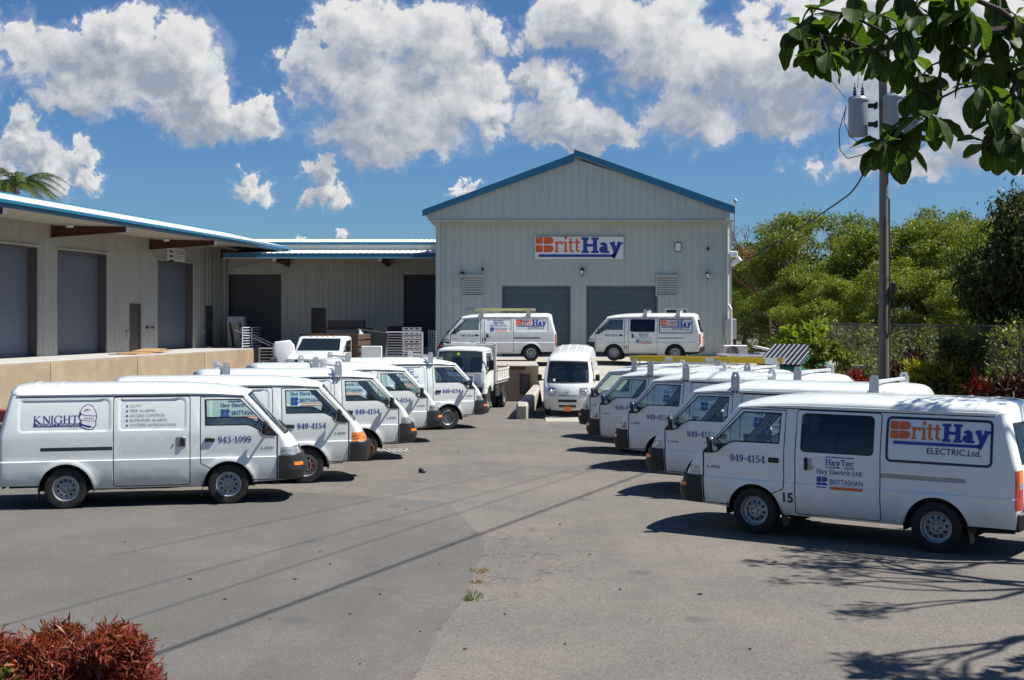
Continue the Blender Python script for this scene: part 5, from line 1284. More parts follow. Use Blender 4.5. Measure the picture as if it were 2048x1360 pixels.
# ------------------------------------------------------------------ small white van on the ramp
def micro_van():
    Wp = [(.2, .66), (.35, .70), (.6, .728), (.95, .735), (1.05, .73), (1.3, .70), (1.55, .655), (1.72, .60)]
    xf = [(.22, .47), (.45, .51), (.70, .50), (.90, .42), (.98, .35), (1.62, -.12)]
    xr = [(.25, -2.92), (.8, -2.93), (1.05, -2.9), (1.70, -2.82)]
    zg = lambda x: interp([(-2.9, 1.70), (-.5, 1.69), (-.12, 1.62)], x)
    out = [(-2.92, .26)] + arch_pts(-2.45, .28, .33, .26, 10) + [(-.45, .22)] + arch_pts(0, .28, .33, .24, 10) + [(.47, .24)]
    out += [(interp(xf, z), z) for z in (.35, .45, .6, .7, .8, .9, .98, 1.1, 1.25, 1.4, 1.5, 1.62)] + [(x, zg(x)) for x in (-.3, -.5, -1, -1.5, -2, -2.5, -2.82)] + [(interp(xr, z), z) for z in (1.5, 1.3, 1.05, .8, .5)]
    B = Body(Wp, xf, xr, out, zg, lambda d: interp([(0, .035), (.1, .075), (.3, .11), (.8, .15), (9, .165)], d), 2.6, [(.2, .15), (.7, .15), (.98, .16), (1.62, .12)], [(.2, .04), (1.7, .04)],
             [(.2, .16), (.9, .14), (1.05, .06), (1.62, .03)], .07, [(-2.45, .28, .33), (0, .28, .33)], [.22, 1.62], [.25, 1.70], [.35, .6, .95, 1.0])
    B.roofr = lambda d: interp([(0, 0), (.02, .06), (.08, .11), (.2, .15), (.5, .165)], d)
    win = [(-.62, 1.55), (-.17, 1.55), (.18, 1.08), (.16, 1.03), (-.62, 1.03)]
    door = [(-.72, 1.62), (-.72, .30), (-.40, .30), (.30, .35), (.30, .98), (-.10, 1.58), (-.14, 1.62)]
    B.cut([('glass', inset(win, .02)), ('seal', win), ('front_door', inset(door, .008)), ('seam', inset(door, -.004)), ('seam', rc(-1.75, .3, -1.735, 1.66))], (.2, .15))
    t = empty('micro_van', 'small plain white van facing down the ramp with orange plate', 'van', (1.70, 38.15, .075), R(-90 - 6.5)); t.rotation_euler = (0, R(4.6), R(-90 - 6.5))
    us = [-1, -.97, -.94, -.9, -.8, -.6, -.4, -.2, 0, .2, .4, .6, .8, .9, .94, .97, 1]; zs = [.22, .3, .4, .5, .6, .7, .8, .9, .96, 1.0, 1.03, 1.2, 1.4, 1.55, 1.585, 1.62]
    wind = lambda u, z: abs(u) < .90 and 1.03 < z < 1.55
    seal = lambda u, z: abs(u) < .94 and 1.0 < z < 1.585 and not wind(u, z)
    mb = MB()
    for s in (-1, 1):
        B.side(mb, 'body', s); B.side(mb, 'seam', s, -.01, 1)
        for ax in (0, -2.45):
            vs = []; n = 10
            for yy in (.74, .42): vs += [(ax + .335 * math.cos(R(-8 + 196 * i / n)), s * yy, .28 + .335 * math.sin(R(-8 + 196 * i / n))) for i in range(n + 1)]
            mb.add(vs, [(i, i + 1, n + 2 + i, n + 1 + i) for i in range(n)] + [tuple(n + 1 + i for i in range(n + 1))], 2)
    B.strip(mb, B.fpt, us, zs, lambda u, z: not (wind(u, z) or seal(u, z)))
    B.strip(mb, B.rpt, us, [.25, .5, .8, 1.05, 1.3, 1.5, 1.70], lambda u, z: True, flip=True)
    B.roof(mb, 20, 20)
    for y in (-.36, -.12, .12, .36): mb.tube([(x, y, 1.70 + .163 * B.S(y / .62) + .001) for x in (-2.6, -1.5, -.9)], .012, 4)
    mb.build('body', [M_white, M_black, M_dark], t, 38)
    mb = MB(); mb.box((-1.2, 0, .36), (3.2, .8, .3)); mb.box((-1.2, 0, .55), (3.3, 1.3, .05)); mb.build('chassis', M_dark, t, None)
    mb = MB(); B.strip(mb, B.fpt, us, zs, wind, off=-.005); mb.build('windscreen', M_wind, t, 40)
    mb = MB(); B.strip(mb, B.fpt, us, zs, seal); mb.build('windscreen_seal', M_black, t, 40)
    mb = MB(); B.patch(mb, B.fpt, -.66, -.56, 1.06, 1.12, .004); mb.build('sticker', M_sign, t, None)
    for z0, z1, u in ((.47, .545, .48), (.31, .385, .46)):
        mb = MB(); B.patch(mb, B.fpt, -u, u, z0, z1, .004, 0, 12, 2, .02)
        for i in range(-2, 3): B.patch(mb, B.fpt, i * .17 - .008, i * .17 + .008, z0, z1, .009, 1, 1, 2)
        mb.build('grille', [M_black, mat('grille_bar', (.1, .1, .1), .4)], t, None)
    mb = MB(); B.patch(mb, B.fpt, -.5, .5, .655, .672, .003, 0, 12, 1); mb.build('bonnet_gap', M_black, t, None)
    mb = MB(); B.patch(mb, B.fpt, -.21, .21, .20, .345, .025, 0, 4, 2, .02); mb.build('number_plate', M_orangeplate, t, None)
    mb = MB(); p = B.fpt(0, .79, .012); mb.tube([p + Vector((0, .06 * math.cos(R(a)), .03 * math.sin(R(a)))) for a in range(0, 361, 30)], .008, 5, cap=False); mb.build('badge', M_chrome, t)
    for s in (-1, 1):
        mb = MB(); B.patch(mb, B.fpt, s * .60, s * .985, .645, .885, .010, 0, 6, 5, .03)
        for (u, z, r) in ((.72, .77, .065), (.87, .76, .055)):
            p = B.fpt(s * u, z, .012); mb.lathe([(r, 0), (r * .8, .015), (r * .3, .02), (0, .021)], 14, p, 'x', 1)
        mb.build('headlight', [M_lens, M_chrome], t, 40)
        mb = MB(); mb.box((.10, s * .86, 1.13), (.07, .13, .20), bev=.025); mb.tube([(.14, s * .72, 1.05), (.10, s * .82, 1.08)], .02, 6); mb.build('mirror', M_black, t)
        mb = MB(); B.side(mb, 'front_door', s); d = mb.build('front_door', M_white, t, 38)
        mb = MB(); B.side(mb, 'glass', s, -.01); mb.build('window_glass', M_glass, d, 40)
        mb = MB(); B.side(mb, 'seal', s, -.003); mb.build('window_seal', M_black, d, 40)
        mb = MB(); mb.box((-.55, s * (B.Y(-.55, .93) + .01), .93), (.16, .03, .04), bev=.01); mb.build('handle', M_black, d)
        mb = MB(); mb.box((-.35, s * .32, .72), (.45, .46, .16), bev=.05); mb.box((-.60, s * .32, 1.02), (.12, .44, .52), bev=.05); mb.box((-.66, s * .32, 1.36), (.08, .24, .15), bev=.03); mb.build('seat', M_seat, t)
        for ax in (0, -2.45): put_wheel(t, ax, s * .64, .27, .27, .15, .16, right=s < 0)
    mb = MB(); mb.rprism([(.42, .8), (.38, .98), (.15, 1.0), (.05, .9), (.1, .75)], .62, .03, lambda u, v, d: (u, d, v)); mb.build('dashboard', MATS['dash_grey'], t)
    mb = MB(); c = Vector((-.02, -.32, 1.02)); ax = Vector((-.45, 0, .9)).normalized(); u = ax.orthogonal().normalized(); w = ax.cross(u)
    mb.tube([c + (u * math.cos(R(a)) + w * math.sin(R(a))) * .18 for a in range(0, 361, 24)], .014, 6, cap=False); mb.build('steering_wheel', M_black, t)
micro_van()

# ------------------------------------------------------------------ small tipper truck
def tipper():
    Wp = [(.5, .80), (.9, .83), (1.3, .83), (1.7, .80), (2.0, .755)]
    xf = [(.62, .66), (.95, .68), (1.33, .62), (1.95, .37)]
    xr = [(.6, -.78), (1.95, -.74)]
    zg = lambda x: 1.95
    out = [(-.78, .66), (-.45, .66)] + arch_pts(0, .42, .44, .62, 10) + [(.5, .62), (.66, .62)] + [(interp(xf, z), z) for z in (.8, .95, 1.15, 1.33, 1.5, 1.7, 1.85, 1.95)] + [(x, 1.95) for x in (.1, -.2, -.5, -.74)] + [(interp(xr, z), z) for z in (1.6, 1.2, .9)]
    B = Body(Wp, xf, xr, out, zg, lambda d: interp([(0, .04), (.1, .09), (.3, .13), (9, .15)], d), 2.8, [(.6, .08), (1.95, .09)], [(.6, .0), (2, .0)], [(.6, .10), (1.3, .08), (1.9, .06)], .06, [(0, .42, .44)], [.62, 1.95], [.66, 1.95], [.95, 1.3])
    B.roofr = lambda d: interp([(0, .0), (.03, .08), (.1, .13), (.2, .15)], d)
    win = [(-.58, 1.86), (.28, 1.86), (.50, 1.36), (.50, 1.22), (.40, 1.22), (.20, 1.30), (-.58, 1.30)]
    door = [(-.66, 1.93), (-.66, .72), (-.40, .72), (.56, .80), (.56, 1.36), (.34, 1.93)]
    B.cut([('glass', inset(win, .02)), ('seal', win), ('front_door', inset(door, .01)), ('seam', inset(door, -.005))], (.2, .15))
    t = empty('tipper_truck', 'small white tipper truck with grey front parked behind the left row of vans', 'truck', vz(-1.52, 40.2), R(-90 - 9.5))
    us = [-1, -.96, -.93, -.88, -.7, -.5, -.25, 0, .25, .5, .7, .88, .93, .96, 1]; zs = [.62, .75, .9, 1.0, 1.15, 1.28, 1.32, 1.36, 1.5, 1.7, 1.84, 1.88, 1.95]
    wind = lambda u, z: abs(u) < .93 and 1.32 < z < 1.88
    mb = MB()
    for s in (-1, 1): B.side(mb, 'body', s); B.side(mb, 'seam', s, -.01, 1)
    B.strip(mb, B.fpt, us, zs, lambda u, z: not wind(u, z)); B.strip(mb, B.rpt, us, [.66, 1.3, 1.95], lambda u, z: True, flip=True); B.roof(mb, 12, 18)
    cab = mb.build('cab', [M_white, M_black], t, 38)
    mb = MB(); B.strip(mb, B.fpt, us, zs, wind, off=-.004); mb.build('windscreen', M_wind, cab, 40)
    mb = MB()
    for (u0, u1, z0, z1) in ((-.96, -.93, 1.29, 1.91), (.93, .96, 1.29, 1.91), (-.96, .96, 1.285, 1.32), (-.96, .96, 1.88, 1.905)): B.patch(mb, B.fpt, u0, u1, z0, z1, .004, 0, 6, 4)
    mb.build('windscreen_seal', M_black, cab, 40)
    mb = MB(); B.patch(mb, B.fpt, -.12, -.03, 1.78, 1.85, .005); mb.build('sticker', mat('lime_sticker', (.55, .85, .05), .5), cab, None)
    mb = MB(); B.patch(mb, B.fpt, -.78, -.68, 1.42, 1.49, .005); B.patch(mb, B.fpt, .1, .2, 1.37, 1.44, .005, 1); mb.build('sticker', [M_sign, M_blue], cab, None)
    mb = MB(); B.patch(mb, B.fpt, -.92, .92, .90, 1.25, .010, 0, 14, 2, .03); g = mb.build('front_panel', mat('grey_trim', (.36, .37, .39), .5, var=.05), cab, 40)
    mb = MB(); B.patch(mb, B.fpt, -.62, .62, 1.18, 1.21, .03, 0, 10, 1); B.patch(mb, B.fpt, .60, .64, .92, 1.2, .03, 0, 1, 4); B.patch(mb, B.fpt, -.64, -.60, .92, 1.2, .03, 0, 1, 4); mb.build('grille_trim', M_railw, g, None)
    mb = MB()
    for z in (.93, .97, 1.01): B.patch(mb, B.fpt, -.5, .5, z, z + .018, .018, 0, 8, 1)
    mb.build('grille', M_black, g, None)
    mb = MB(); B.patch(mb, B.fpt, -1, 1, .66, .83, .03, 0, 16, 2, .05); lb = mb.build('lamp_bar', M_black, cab, 40)
    for s in (-1, 1):
        mb = MB()
        for u in (.62, .80): p = B.fpt(s * u, .745, .035); mb.lathe([(.062, 0), (.055, .012), (.02, .018), (0, .019)], 14, p, 'x')
        mb.build('headlight', M_lens, lb, 40)
        mb = MB(); B.patch(mb, B.fpt, s * .72, s * .95, .95, 1.06, .02); mb.build('indicator', M_lens, cab, 40)
        mb = MB(); B.side(mb, 'front_door', s); d = mb.build('front_door', M_white, cab, 38)
        mb = MB(); B.side(mb, 'glass', s, -.01); mb.build('window_glass', M_glass, d, 40)
        mb = MB(); B.side(mb, 'seal', s, -.003); mb.build('window_seal', M_black, d, 40)
        mb = MB(); mb.box((.52, s * .98, 1.52), (.06, .17, .30), bev=.025); mb.tube([(.58, s * .82, 1.22), (.54, s * .98, 1.4)], .014, 6); mb.tube([(.50, s * .80, 1.78), (.52, s * .98, 1.65)], .014, 6); mb.build('mirror', M_black, cab)
        mb = MB(); mb.box((-.1, s * .38, 1.05), (.5, .5, .2), bev=.05); mb.box((-.42, s * .38, 1.4), (.12, .48, .62), bev=.05); mb.build('seat', M_seat, cab)
        put_wheel(t, 0, s * .70, .38, .38, .2, .22, right=s < 0)
        for yy in (.54, .76): put_wheel(t, -2.62, s * yy, .36, .36, .19, .21, right=s < 0)
    mb = MB(); B.patch(mb, B.fpt, -1, 1, .40, .63, .06, 0, 16, 2, .09)
    mb.v = [(x, y, z) for x, y, z in mb.v]; bm_ = mb.build('front_bumper', mat('bumper_white', (.72, .72, .71), .4), t, 40)
    mb = MB(); mb.box((.62, 0, .38), (.2, 1.5, .12), bev=.02); mb.box((-1.3, .42, .62), (3.9, .09, .17)); mb.box((-1.3, -.42, .62), (3.9, .09, .17)); mb.box((0, 0, .40), (.14, 1.4, .14)); mb.box((-2.62, 0, .38), (.2, 1.4, .2)); mb.box((-.2, 0, .75), (1.1, 1.3, .25))
    mb.tube([(-1.1, -.72, .62), (-1.7, -.72, .62)], .18, 10); mb.box((-1.4, .7, .6), (.6, .3, .35), bev=.03)
    for s in (-1, 1): mb.box((-3.05, s * .66, .42), (.015, .36, .36))
    mb.build('chassis', M_dark, t)
    bw = mat('truck_bed_paint', (.66, .66, .60), .5, var=.08, dirt=((.3, .26, .2), .35, 3))
    mb = MB(); mb.box((-2.12, 0, .90), (2.25, 1.72, .10), bev=.01); mb.box((-2.12, .45, .80), (2.2, .1, .1)); mb.box((-2.12, -.45, .80), (2.2, .1, .1)); bed = mb.build('bed', bw, t)
    for s in (-1, 1):
        mb = MB(); mb.box((-2.12, s * .87, 1.13), (2.22, .035, .36), bev=.006); mb.box((-2.12, s * .895, 1.30), (2.22, .03, .05)); mb.box((-2.12, s * .895, .97), (2.22, .03, .04))
        for k in range(6): mb.box((-3.15 + k * .41, s * .895, 1.13), (.04, .025, .28))
        mb.build('bed_side', bw, bed)
        MB().box((-3.22, s * .86, 1.17), (.06, .06, .52), bev=.01).build('corner_post', bw, bed)
    mb = MB(); mb.box((-3.235, 0, 1.13), (.035, 1.66, .36), bev=.006); mb.build('tailgate', bw, bed)
    mb = MB(); mb.box((-.97, 0, 1.50), (.04, 1.70, 1.20), bev=.006)
    for s in (-1, 1): mb.box((-.955, s * .84, 1.52), (.07, .06, 1.26), bev=.01)
    mb.box((-.955, 0, 2.1), (.07, 1.74, .06), bev=.01); mb.build('headboard', bw, bed)
tipper()

# ------------------------------------------------------------------ stake bed pickup behind the left row
def pickup():
    t = empty('stake_truck', 'white pickup truck with brown wooden stake bed full of scrap boards', 'truck', vz(-7.35, 48.0), R(-90 - 5))
    xz = lambda u, v, d: (u, d, v)
    mb = MB(); mb.rprism([(-.40, .70), (.98, .66), (1.02, .95), (.96, 1.10), (.5, 1.24), (-.40, 1.32)], .92, .10, xz); mb.box((.2, 1.0 * .93, .80), (.9, .18, .35), bev=.05); mb.box((.2, -.93, .80), (.9, .18, .35), bev=.05)
    mb.build('bonnet', M_white, t, 45)
    mb = MB(); mb.rprism([(-2.0, .6), (-.35, .6), (-.30, 1.33), (-.98, 1.84), (-1.15, 1.90), (-1.9, 1.90), (-2.0, 1.82)], .94, .10, xz); cab = mb.build('cab', M_white, t, 45)
    d = Vector((.68, -.51)).normalized(); n = Vector((.51, .68)).normalized()
    def wp(a, y, o=.012): return (-.30 - .68 * a + n.x * o, y, 1.33 + .51 * a + n.y * o)
    mb = MB(); g = [wp(a, y) for a, w in ((.06, .82), (.94, .74)) for y in (-w, -w * .5, 0, w * .5, w)]
    b = [wp(a, y, -.03) for a, w in ((.06, .82), (.94, .74)) for y in (-w, -w * .5, 0, w * .5, w)]
    mb.add(g + b, [(i, i + 1, i + 6, i + 5) for i in range(4)] + [(0, 5, 15, 10), (4, 14, 19, 9), (5, 6, 16, 15), (8, 9, 19, 18)]); mb.build('windscreen', mat('dark_glass', (.012, .018, .022), .04, var=.1, coat=.5), cab, None)
    for s in (-1, 1):
        sp = [(-.55, 1.32), (-.98, 1.72), (-1.75, 1.76), (-1.75, 1.30)]
        mb = MB(); mb.prism(sp, .925, .955, lambda u, v, d: (u, s * d, v)); mb.build('window_glass', MATS['dark_glass'], cab, None)
        mb = MB(); mb.box((-.50, s * 1.12, 1.45), (.08, .18, .26), bev=.03); mb.tube([(-.5, s * .92, 1.3), (-.5, s * 1.1, 1.36)], .02, 6); mb.tube([(-.6, s * .92, 1.5), (-.5, s * 1.1, 1.5)], .02, 6); mb.build('mirror', M_black, cab)
        put_wheel(t, .2, s * .86, .40, .40, .25, .22, right=s < 0); put_wheel(t, -3.6, s * .86, .40, .40, .25, .22, right=s < 0)
        mb = MB(); mb.box((1.03, s * .72, .86), (.04, .26, .22), bev=.01); mb.build('headlight', M_lens, t)
    for y in (-.45, -.2, 0, .2, .45): MB().box((-1.12, y, 1.912), (.08, .06, .025), bev=.008).build('marker_light', M_amber, cab)
    mb = MB(); mb.box((1.02, 0, .90), (.06, 1.1, .34), bev=.02)
    for k in range(4): mb.box((1.055, 0, .78 + k * .08), (.015, 1.08, .025), 1)
    mb.build('grille', [M_black, MATS['track_grey']], t)
    mb = MB(); mb.box((1.12, 0, .58), (.14, 1.9, .18), bev=.03); mb.build('front_bumper', M_black, t)
    mb = MB(); mb.box((-2.2, .4, .55), (5.5, .1, .2)); mb.box((-2.2, -.4, .55), (5.5, .1, .2)); mb.build('chassis', M_dark, t)
    mb = MB(); mb.box((-3.85, 0, .88), (3.4, 2.3, .12)); bed = mb.build('bed_floor', M_wood, t)
    for s in (-1, 1):
        for k in range(4): MB().box((-3.85, s * 1.14, 1.05 + k * .27), (3.4, .04, .20), bev=.006).build('side_board', M_wood, bed)
        for x in (-2.3, -3.2, -4.3, -5.4): MB().box((x, s * 1.10, 1.4), (.09, .04, 1.05)).build('stake', M_wood, bed)
    for k in range(4): MB().box((-2.16, 0, 1.05 + k * .27), (.04, 2.3, .255), bev=.006).build('head_board', M_wood, bed)
    for i, (x, y, z, sx, sy, a, m) in enumerate([(-3.6, 1.0, 1.72, 1.1, .06, -14, M_sign), (-4.2, -.4, 1.5, 1.2, .7, -8, M_galv)]):
        tag(MB(T=t.matrix_basis).box((x, y, z), (sx, sy, .6), bev=.01, M=Matrix.Rotation(R(a), 3, 'Y')).build('scrap_board', m), ['white board leaning out over the side of the stake bed', 'grey metal box lying in the stake bed'][i], 'board')
pickup()
# white fridge-like panel with rusty foot leaning beside the pickup
t = empty('leaning_panel', 'tall white moulded panel with brown lower half leaning beside the stake truck', 'panel', vz(-8.25, 47.6), R(12))
mb = MB(T=Matrix.Rotation(R(-10), 4, 'Y')); mb.rprism([(-.38, .0), (.42, .0), (.42, 1.55), (.30, 1.75), (-.25, 1.78), (-.38, 1.6)], .12, .05, lambda u, v, d: (u, d, v)); mb.build('shell', M_sign, t, 45)
mb = MB(T=Matrix.Rotation(R(-10), 4, 'Y')); mb.box((-.42, -.15, .6), (.28, .06, 1.2), bev=.02); mb.build('side_plate', M_brown, t)

# ------------------------------------------------------------------ railings, ladders, yard things
def railing(name, label, pts, z0, h, nbars, m, group=None, r=.022):
    t = empty(name, label, 'railing', (*pts[0], z0), 0, group); o = Vector((*pts[0], 0))
    for a, b in zip(pts, pts[1:]):
        A = Vector((*a, 0)) - o; Bv = Vector((*b, 0)) - o; L_ = (Bv - A).length; n = max(1, round(L_ / 1.0))
        for k in range(n + 1):
            p = A.lerp(Bv, k / n); MB().box((p.x, p.y, h / 2), (.05, .05, h), bev=.006).build('post', m, t)
        for k in range(nbars):
            z = h * (k + 1) / nbars - .02; MB().tube([A + Vector((0, 0, z)), Bv + Vector((0, 0, z))], r if k == nbars - 1 else r * .75, 6).build('rail', m, t)
    return t
railing('steel_railing', 'white steel railing at the far end of the tan dock', [(-14.5, 66.6), (-12.95, 66.0), (-13.4, 63.6)], DZ, 1.06, 8, M_railw)
railing('steel_railing', 'white steel railing beside the apron left of van 14', [(-5.45, 55.6), (-3.92, 55.2), (-3.75, 53.6)], APZ, 1.12, 10, M_railw)
railing('steel_railing', 'shaded grey steel railing between white railing and van 14', [(-3.9, 60.0), (-3.4, 57.3)], APZ, 1.15, 9, M_railw)
railing('steel_railing', 'low white steel railing beyond the end of the tan dock', [(-12.2, 61.8), (-11.2, 61.6)], .35, 1.2, 8, M_railw)
# stair hand rail and stone slabs on the dock end
t = empty('hand_rail', 'sloping white hand rail leaning across the dock railing', 'railing', (-14.2, 65.3, DZ))
for k in range(2): mb = MB(); mb.tube([(0 + k * .25, k * .3, .95), (1.9 + k * .25, k * .3, .10)], .03, 6); mb.build('rail', M_railw, t)
for i, (x, y, h, a) in enumerate([(-14.45, 66.2, 1.30, 9), (-14.1, 66.1, 1.25, 5)]):
    tag(MB(T=Matrix.Translation((x, y, DZ)) @ Matrix.Rotation(R(-a), 4, 'Y')).box((0, 0, h / 2), (.12 + .2 * i, .6, h), bev=.01).build('stone_slab', M_conc), ['narrow tilted stone slab leaning beside the dock corner post', 'wide pale stone slab leaning behind the dock railing'][i], 'slab')
tag(MB().box((-14.55, 67.7, DZ + .8), (.9, .6, 1.6), bev=.02).build('plaster_block', M_sign), 'large white block standing at the corner of the cream warehouse', 'block')
# plywood sheets lying on the dock
Lm = LB.matrix_basis
for i, (a, y, z, sx, sy, rz) in enumerate([(16.3, -1.9, 1.50, 2.9, 1.2, 3), (17.0, -1.95, 1.545, 2.6, 1.1, -6), (17.6, -1.85, 1.60, 2.0, 1.0, 9)]):
    tag(MB(T=Lm @ Matrix.Translation((a, y, z)) @ Matrix.Rotation(R(rz), 4, 'Z') @ Matrix.Rotation(R(-1.2 * i), 4, 'Y')).box((0, 0, 0), (sx, sy, .03)).build('plywood_sheet', M_ply), ['lowest plywood sheet of the pile on the tan dock', 'middle plywood sheet of the pile on the tan dock', 'top plywood sheet of the pile on the tan dock'][i], 'plywood')
# work table and cartons at the back wall
t = empty('work_table', 'dark brown table against the back warehouse wall behind the stake truck', 'table', (-8.6, 66.6, DZ))
MB().box((0, 0, .96), (2.6, .9, .08), bev=.01).build('tabletop', M_brown, t)
for x in (-1.2, 1.2):
    for y in (-.35, .35): MB().box((x, y, .46), (.08, .08, .92)).build('leg', M_brown, t)
MB().box((0, 0, 1.2), (1.9, .6, .40), bev=.02).build('crate_top', M_brown, t)
tag(MB().box((-5.7, 66.8, DZ + .55), (1.5, .8, 1.1), bev=.02).build('wooden_box', M_wood), 'dark wooden box beside the right roller door of the back wing', 'box')
tag(MB(T=Matrix.Translation((-6.0, 52.6, gz(-6, 52.6))) @ Matrix.Rotation(R(8), 4, 'Y')).box((0, 0, 1.05), (1.3, .3, 2.1), bev=.02).build('steel_cabinet', mat('dark_olive_steel', (.05, .055, .05), .5)), 'dark olive steel cabinet standing right of the stake truck', 'cabinet')
tag(MB(T=Matrix.Translation((-5.2, 50.2, gz(-5.2, 50.2)))).box((-.3, 0, .75), (.8, .2, 1.5), bev=.02).build('white_board', M_sign), 'plain white board standing below the dark olive cabinet', 'board')
# stacked pallets behind the white railing
t = empty('pallet_stack', 'stack of white slatted plastic crates behind the white railing', 'crates', (-4.45, 57.0, APZ))
for k in range(7):
    mb = MB(); mb.box((0, 0, .05 + k * .19), (.85, .6, .05), bev=.01); mb.box((0, 0, .15 + k * .19), (.85, .6, .03), bev=.01)
    for x in (-.36, -.12, .12, .36): mb.box((x, 0, .1 + k * .19), (.08, .6, .08))
    mb.build('pallet', M_railw, t)

def ladder(name, label, A, Bp, width, m, rung_m, wdir, n, rail=(.03, .085)):
    A = Vector(A); Bp = Vector(Bp); d = (Bp - A); L_ = d.length; d.normalize(); w = Vector(wdir).normalized(); up = d.cross(w).normalized()
    if up.z < 0: up = -up
    t = empty(name, label, 'ladder', A)
    M = Matrix((d, w, up)).transposed()
    for s in (-1, 1):
        c = d * L_ / 2 + w * s * width / 2
        mb = MB(); mb.box(c, (L_, .022, rail[1]), M=M, bev=.004)
        for q in (-1, 1): mb.box(c + up * q * (rail[1] / 2 - .006) - w * s * .012, (L_, rail[0], .012), M=M)
        mb.build('rail', m, t)
    for k in range(n):
        p = d * (L_ * (k + .7) / (n + .4)); MB().tube([p - w * width / 2, p + w * width / 2], .016, 8).build('rung', rung_m, t)
    return t, M, L_
# extension ladder on the far van of the right row
mR = R5.matrix_basis
a, b = mR @ Vector((-.22, .30, 2.05)), mR @ Vector((-4.05, .30, 2.05)); wd = (mR.to_3x3() @ Vector((0, 1, 0)))
t, M, L_ = ladder('extension_ladder', 'long yellow extension ladder with silver end plate on the roof racks', a, b, .44, M_yellow, M_alu, wd, 13, (.035, .13))
a2, b2 = mR @ Vector((-.75, .32, 1.965)), mR @ Vector((-3.0, .32, 1.965))
for s in (-1, 1):
    mb = MB(); dd = (b2 - a2); mb.box(dd / 2 + (a2 - a) + Vector(wd) * s * .17, (dd.length, .03, .05), M=M); mb.build('lower_rail', M_alu, t)
for s in (-1, 1):
    mb = MB(); mb.box(M @ Vector((L_ - .06, s * .235, 0)), (.30, .012, .15), M=M, bev=.004); mb.build('end_plate', M_alu, t)
    for k in (1.1, 2.2): mb = MB(); mb.box(M @ Vector((k, s * .238, 0)), (.22, .006, .09), M=M); mb.build('label', M_sign, t, None)
a, b = V14.matrix_basis @ Vector((-.22, .30, 2.04)), V14.matrix_basis @ Vector((-2.62, .30, 2.04))
ladder('step_ladder', 'pale yellow ladder lying on the roof rack of van 14', a, b, .42, M_paleyellow, M_alu, (0, 1, 0), 8, (.04, .11))

# dumpsters and equipment right of the gabled warehouse
t = empty('dumpster', 'green dumpster with sloping dark lid striped white behind the right row', 'dumpster', (10.15, 46.3, 0), R(-50))
mb = MB(); mb.prism([(-.75, .15), (.75, .15), (.9, 1.15), (.9, 1.25), (.15, 1.92), (-.75, 1.28), (-.9, 1.15)], -.95, .95, lambda u, v, d: (d, u, v)); mb.build('bin', M_green, t, 30)
mb = MB(); q = Matrix.Rotation(math.atan2(.64, .9), 3, 'X'); mb.box((0, -.34, 1.65), (1.94, 1.22, .05), M=q, bev=.01); lid = mb.build('lid', mat('dark_lid', (.03, .035, .05), .5, var=.2), t)
for k in range(9): MB().box(Vector((-.86 + k * .215, -.34, 1.65)) + q @ Vector((0, 0, .032)), (.022, 1.20, .016), M=q).build('lid_rib', M_railw, lid)
t = empty('open_skip', 'open brown skip with pale rim left of the green dumpster', 'skip', (8.95, 49.3, 0), R(4))
mb = MB(); mb.prism([(-.7, .1), (.7, .1), (.85, 1.52), (-.85, 1.52)], -.80, .80, lambda u, v, d: (d, u, v)); mb.build('bin', M_brown, t, 30)
mb = MB()
for s in (-1, 1): mb.box((0, s * .86, 1.55), (1.72, .07, .07)); mb.box((s * .82, 0, 1.555), (.07, 1.65, .07))
mb.build('rim', M_railw, t)
t = empty('air_conditioner', 'pale outdoor air conditioner by the right corner of the gabled warehouse', 'air conditioner', (9.1, 52.5, 0), R(5))
MB().box((0, 0, .66), (1.0, .9, 1.32), bev=.03).build('plinth', M_conc, t)
MB().box((0, 0, 1.60), (1.0, .5, .54), bev=.03).build('case', M_galv, t)
mb = MB(); mb.lathe([(.24, 0), (.24, .03), (0, .03)], 20, (-.12, -.28, 1.60), 'y'); mb.build('fan_grille', M_black, t)
tag(MB(T=Matrix.Translation((10.0, 50.3, 1.75)) @ Matrix.Rotation(R(12), 4, 'Y')).box((0, 0, 0), (1.0, .6, .10), bev=.02).build('metal_sheet', M_sign), 'white panel lying tilted on the junk behind the brown skip', 'panel')
MBs = MB().box((10.0, 50.3, .85), (.9, .6, 1.6), bev=.02); tag(MBs.build('grey_cabinet', M_galv), 'grey cabinet under the tilted white panel', 'cabinet')
tag(MB(T=Matrix.Translation((11.05, 45.0, 1.0)) @ Matrix.Rotation(R(22), 4, 'Y')).box((0, 0, 0), (1.6, .25, .06), bev=.01).build('plank', M_ply), 'pale plank leaning against the right side of the green dumpster', 'plank')
MBs = MB().box((11.0, 45.0, .44), (.4, .4, .88), bev=.03); tag(MBs.build('concrete_block', M_conc), 'small concrete block under the leaning plank', 'block')

# red steel beams at the foot of the left dock
for i, (y, z, c) in enumerate([(26.2, .34, 0), (26.25, .62, 0), (26.3, .93, 1)]):
    t = tag(MB().box((-12.9, y, z), (5.2, .28, .25), bev=.01).build('steel_beam', [M_rust, M_rust, M_rust][i]), ['lowest red steel beam stacked behind the knight van', 'middle red steel beam stacked behind the knight van', 'top red steel beam stacked behind the knight van'][i], 'beam')
mb = MB()
for x in (-14.5, -11.5): mb.box((x, 26.2, .11), (.2, .4, .20))
tag(mb.build('timber_bearers', M_wood), 'short timber bearers under the red steel beams', 'timber')

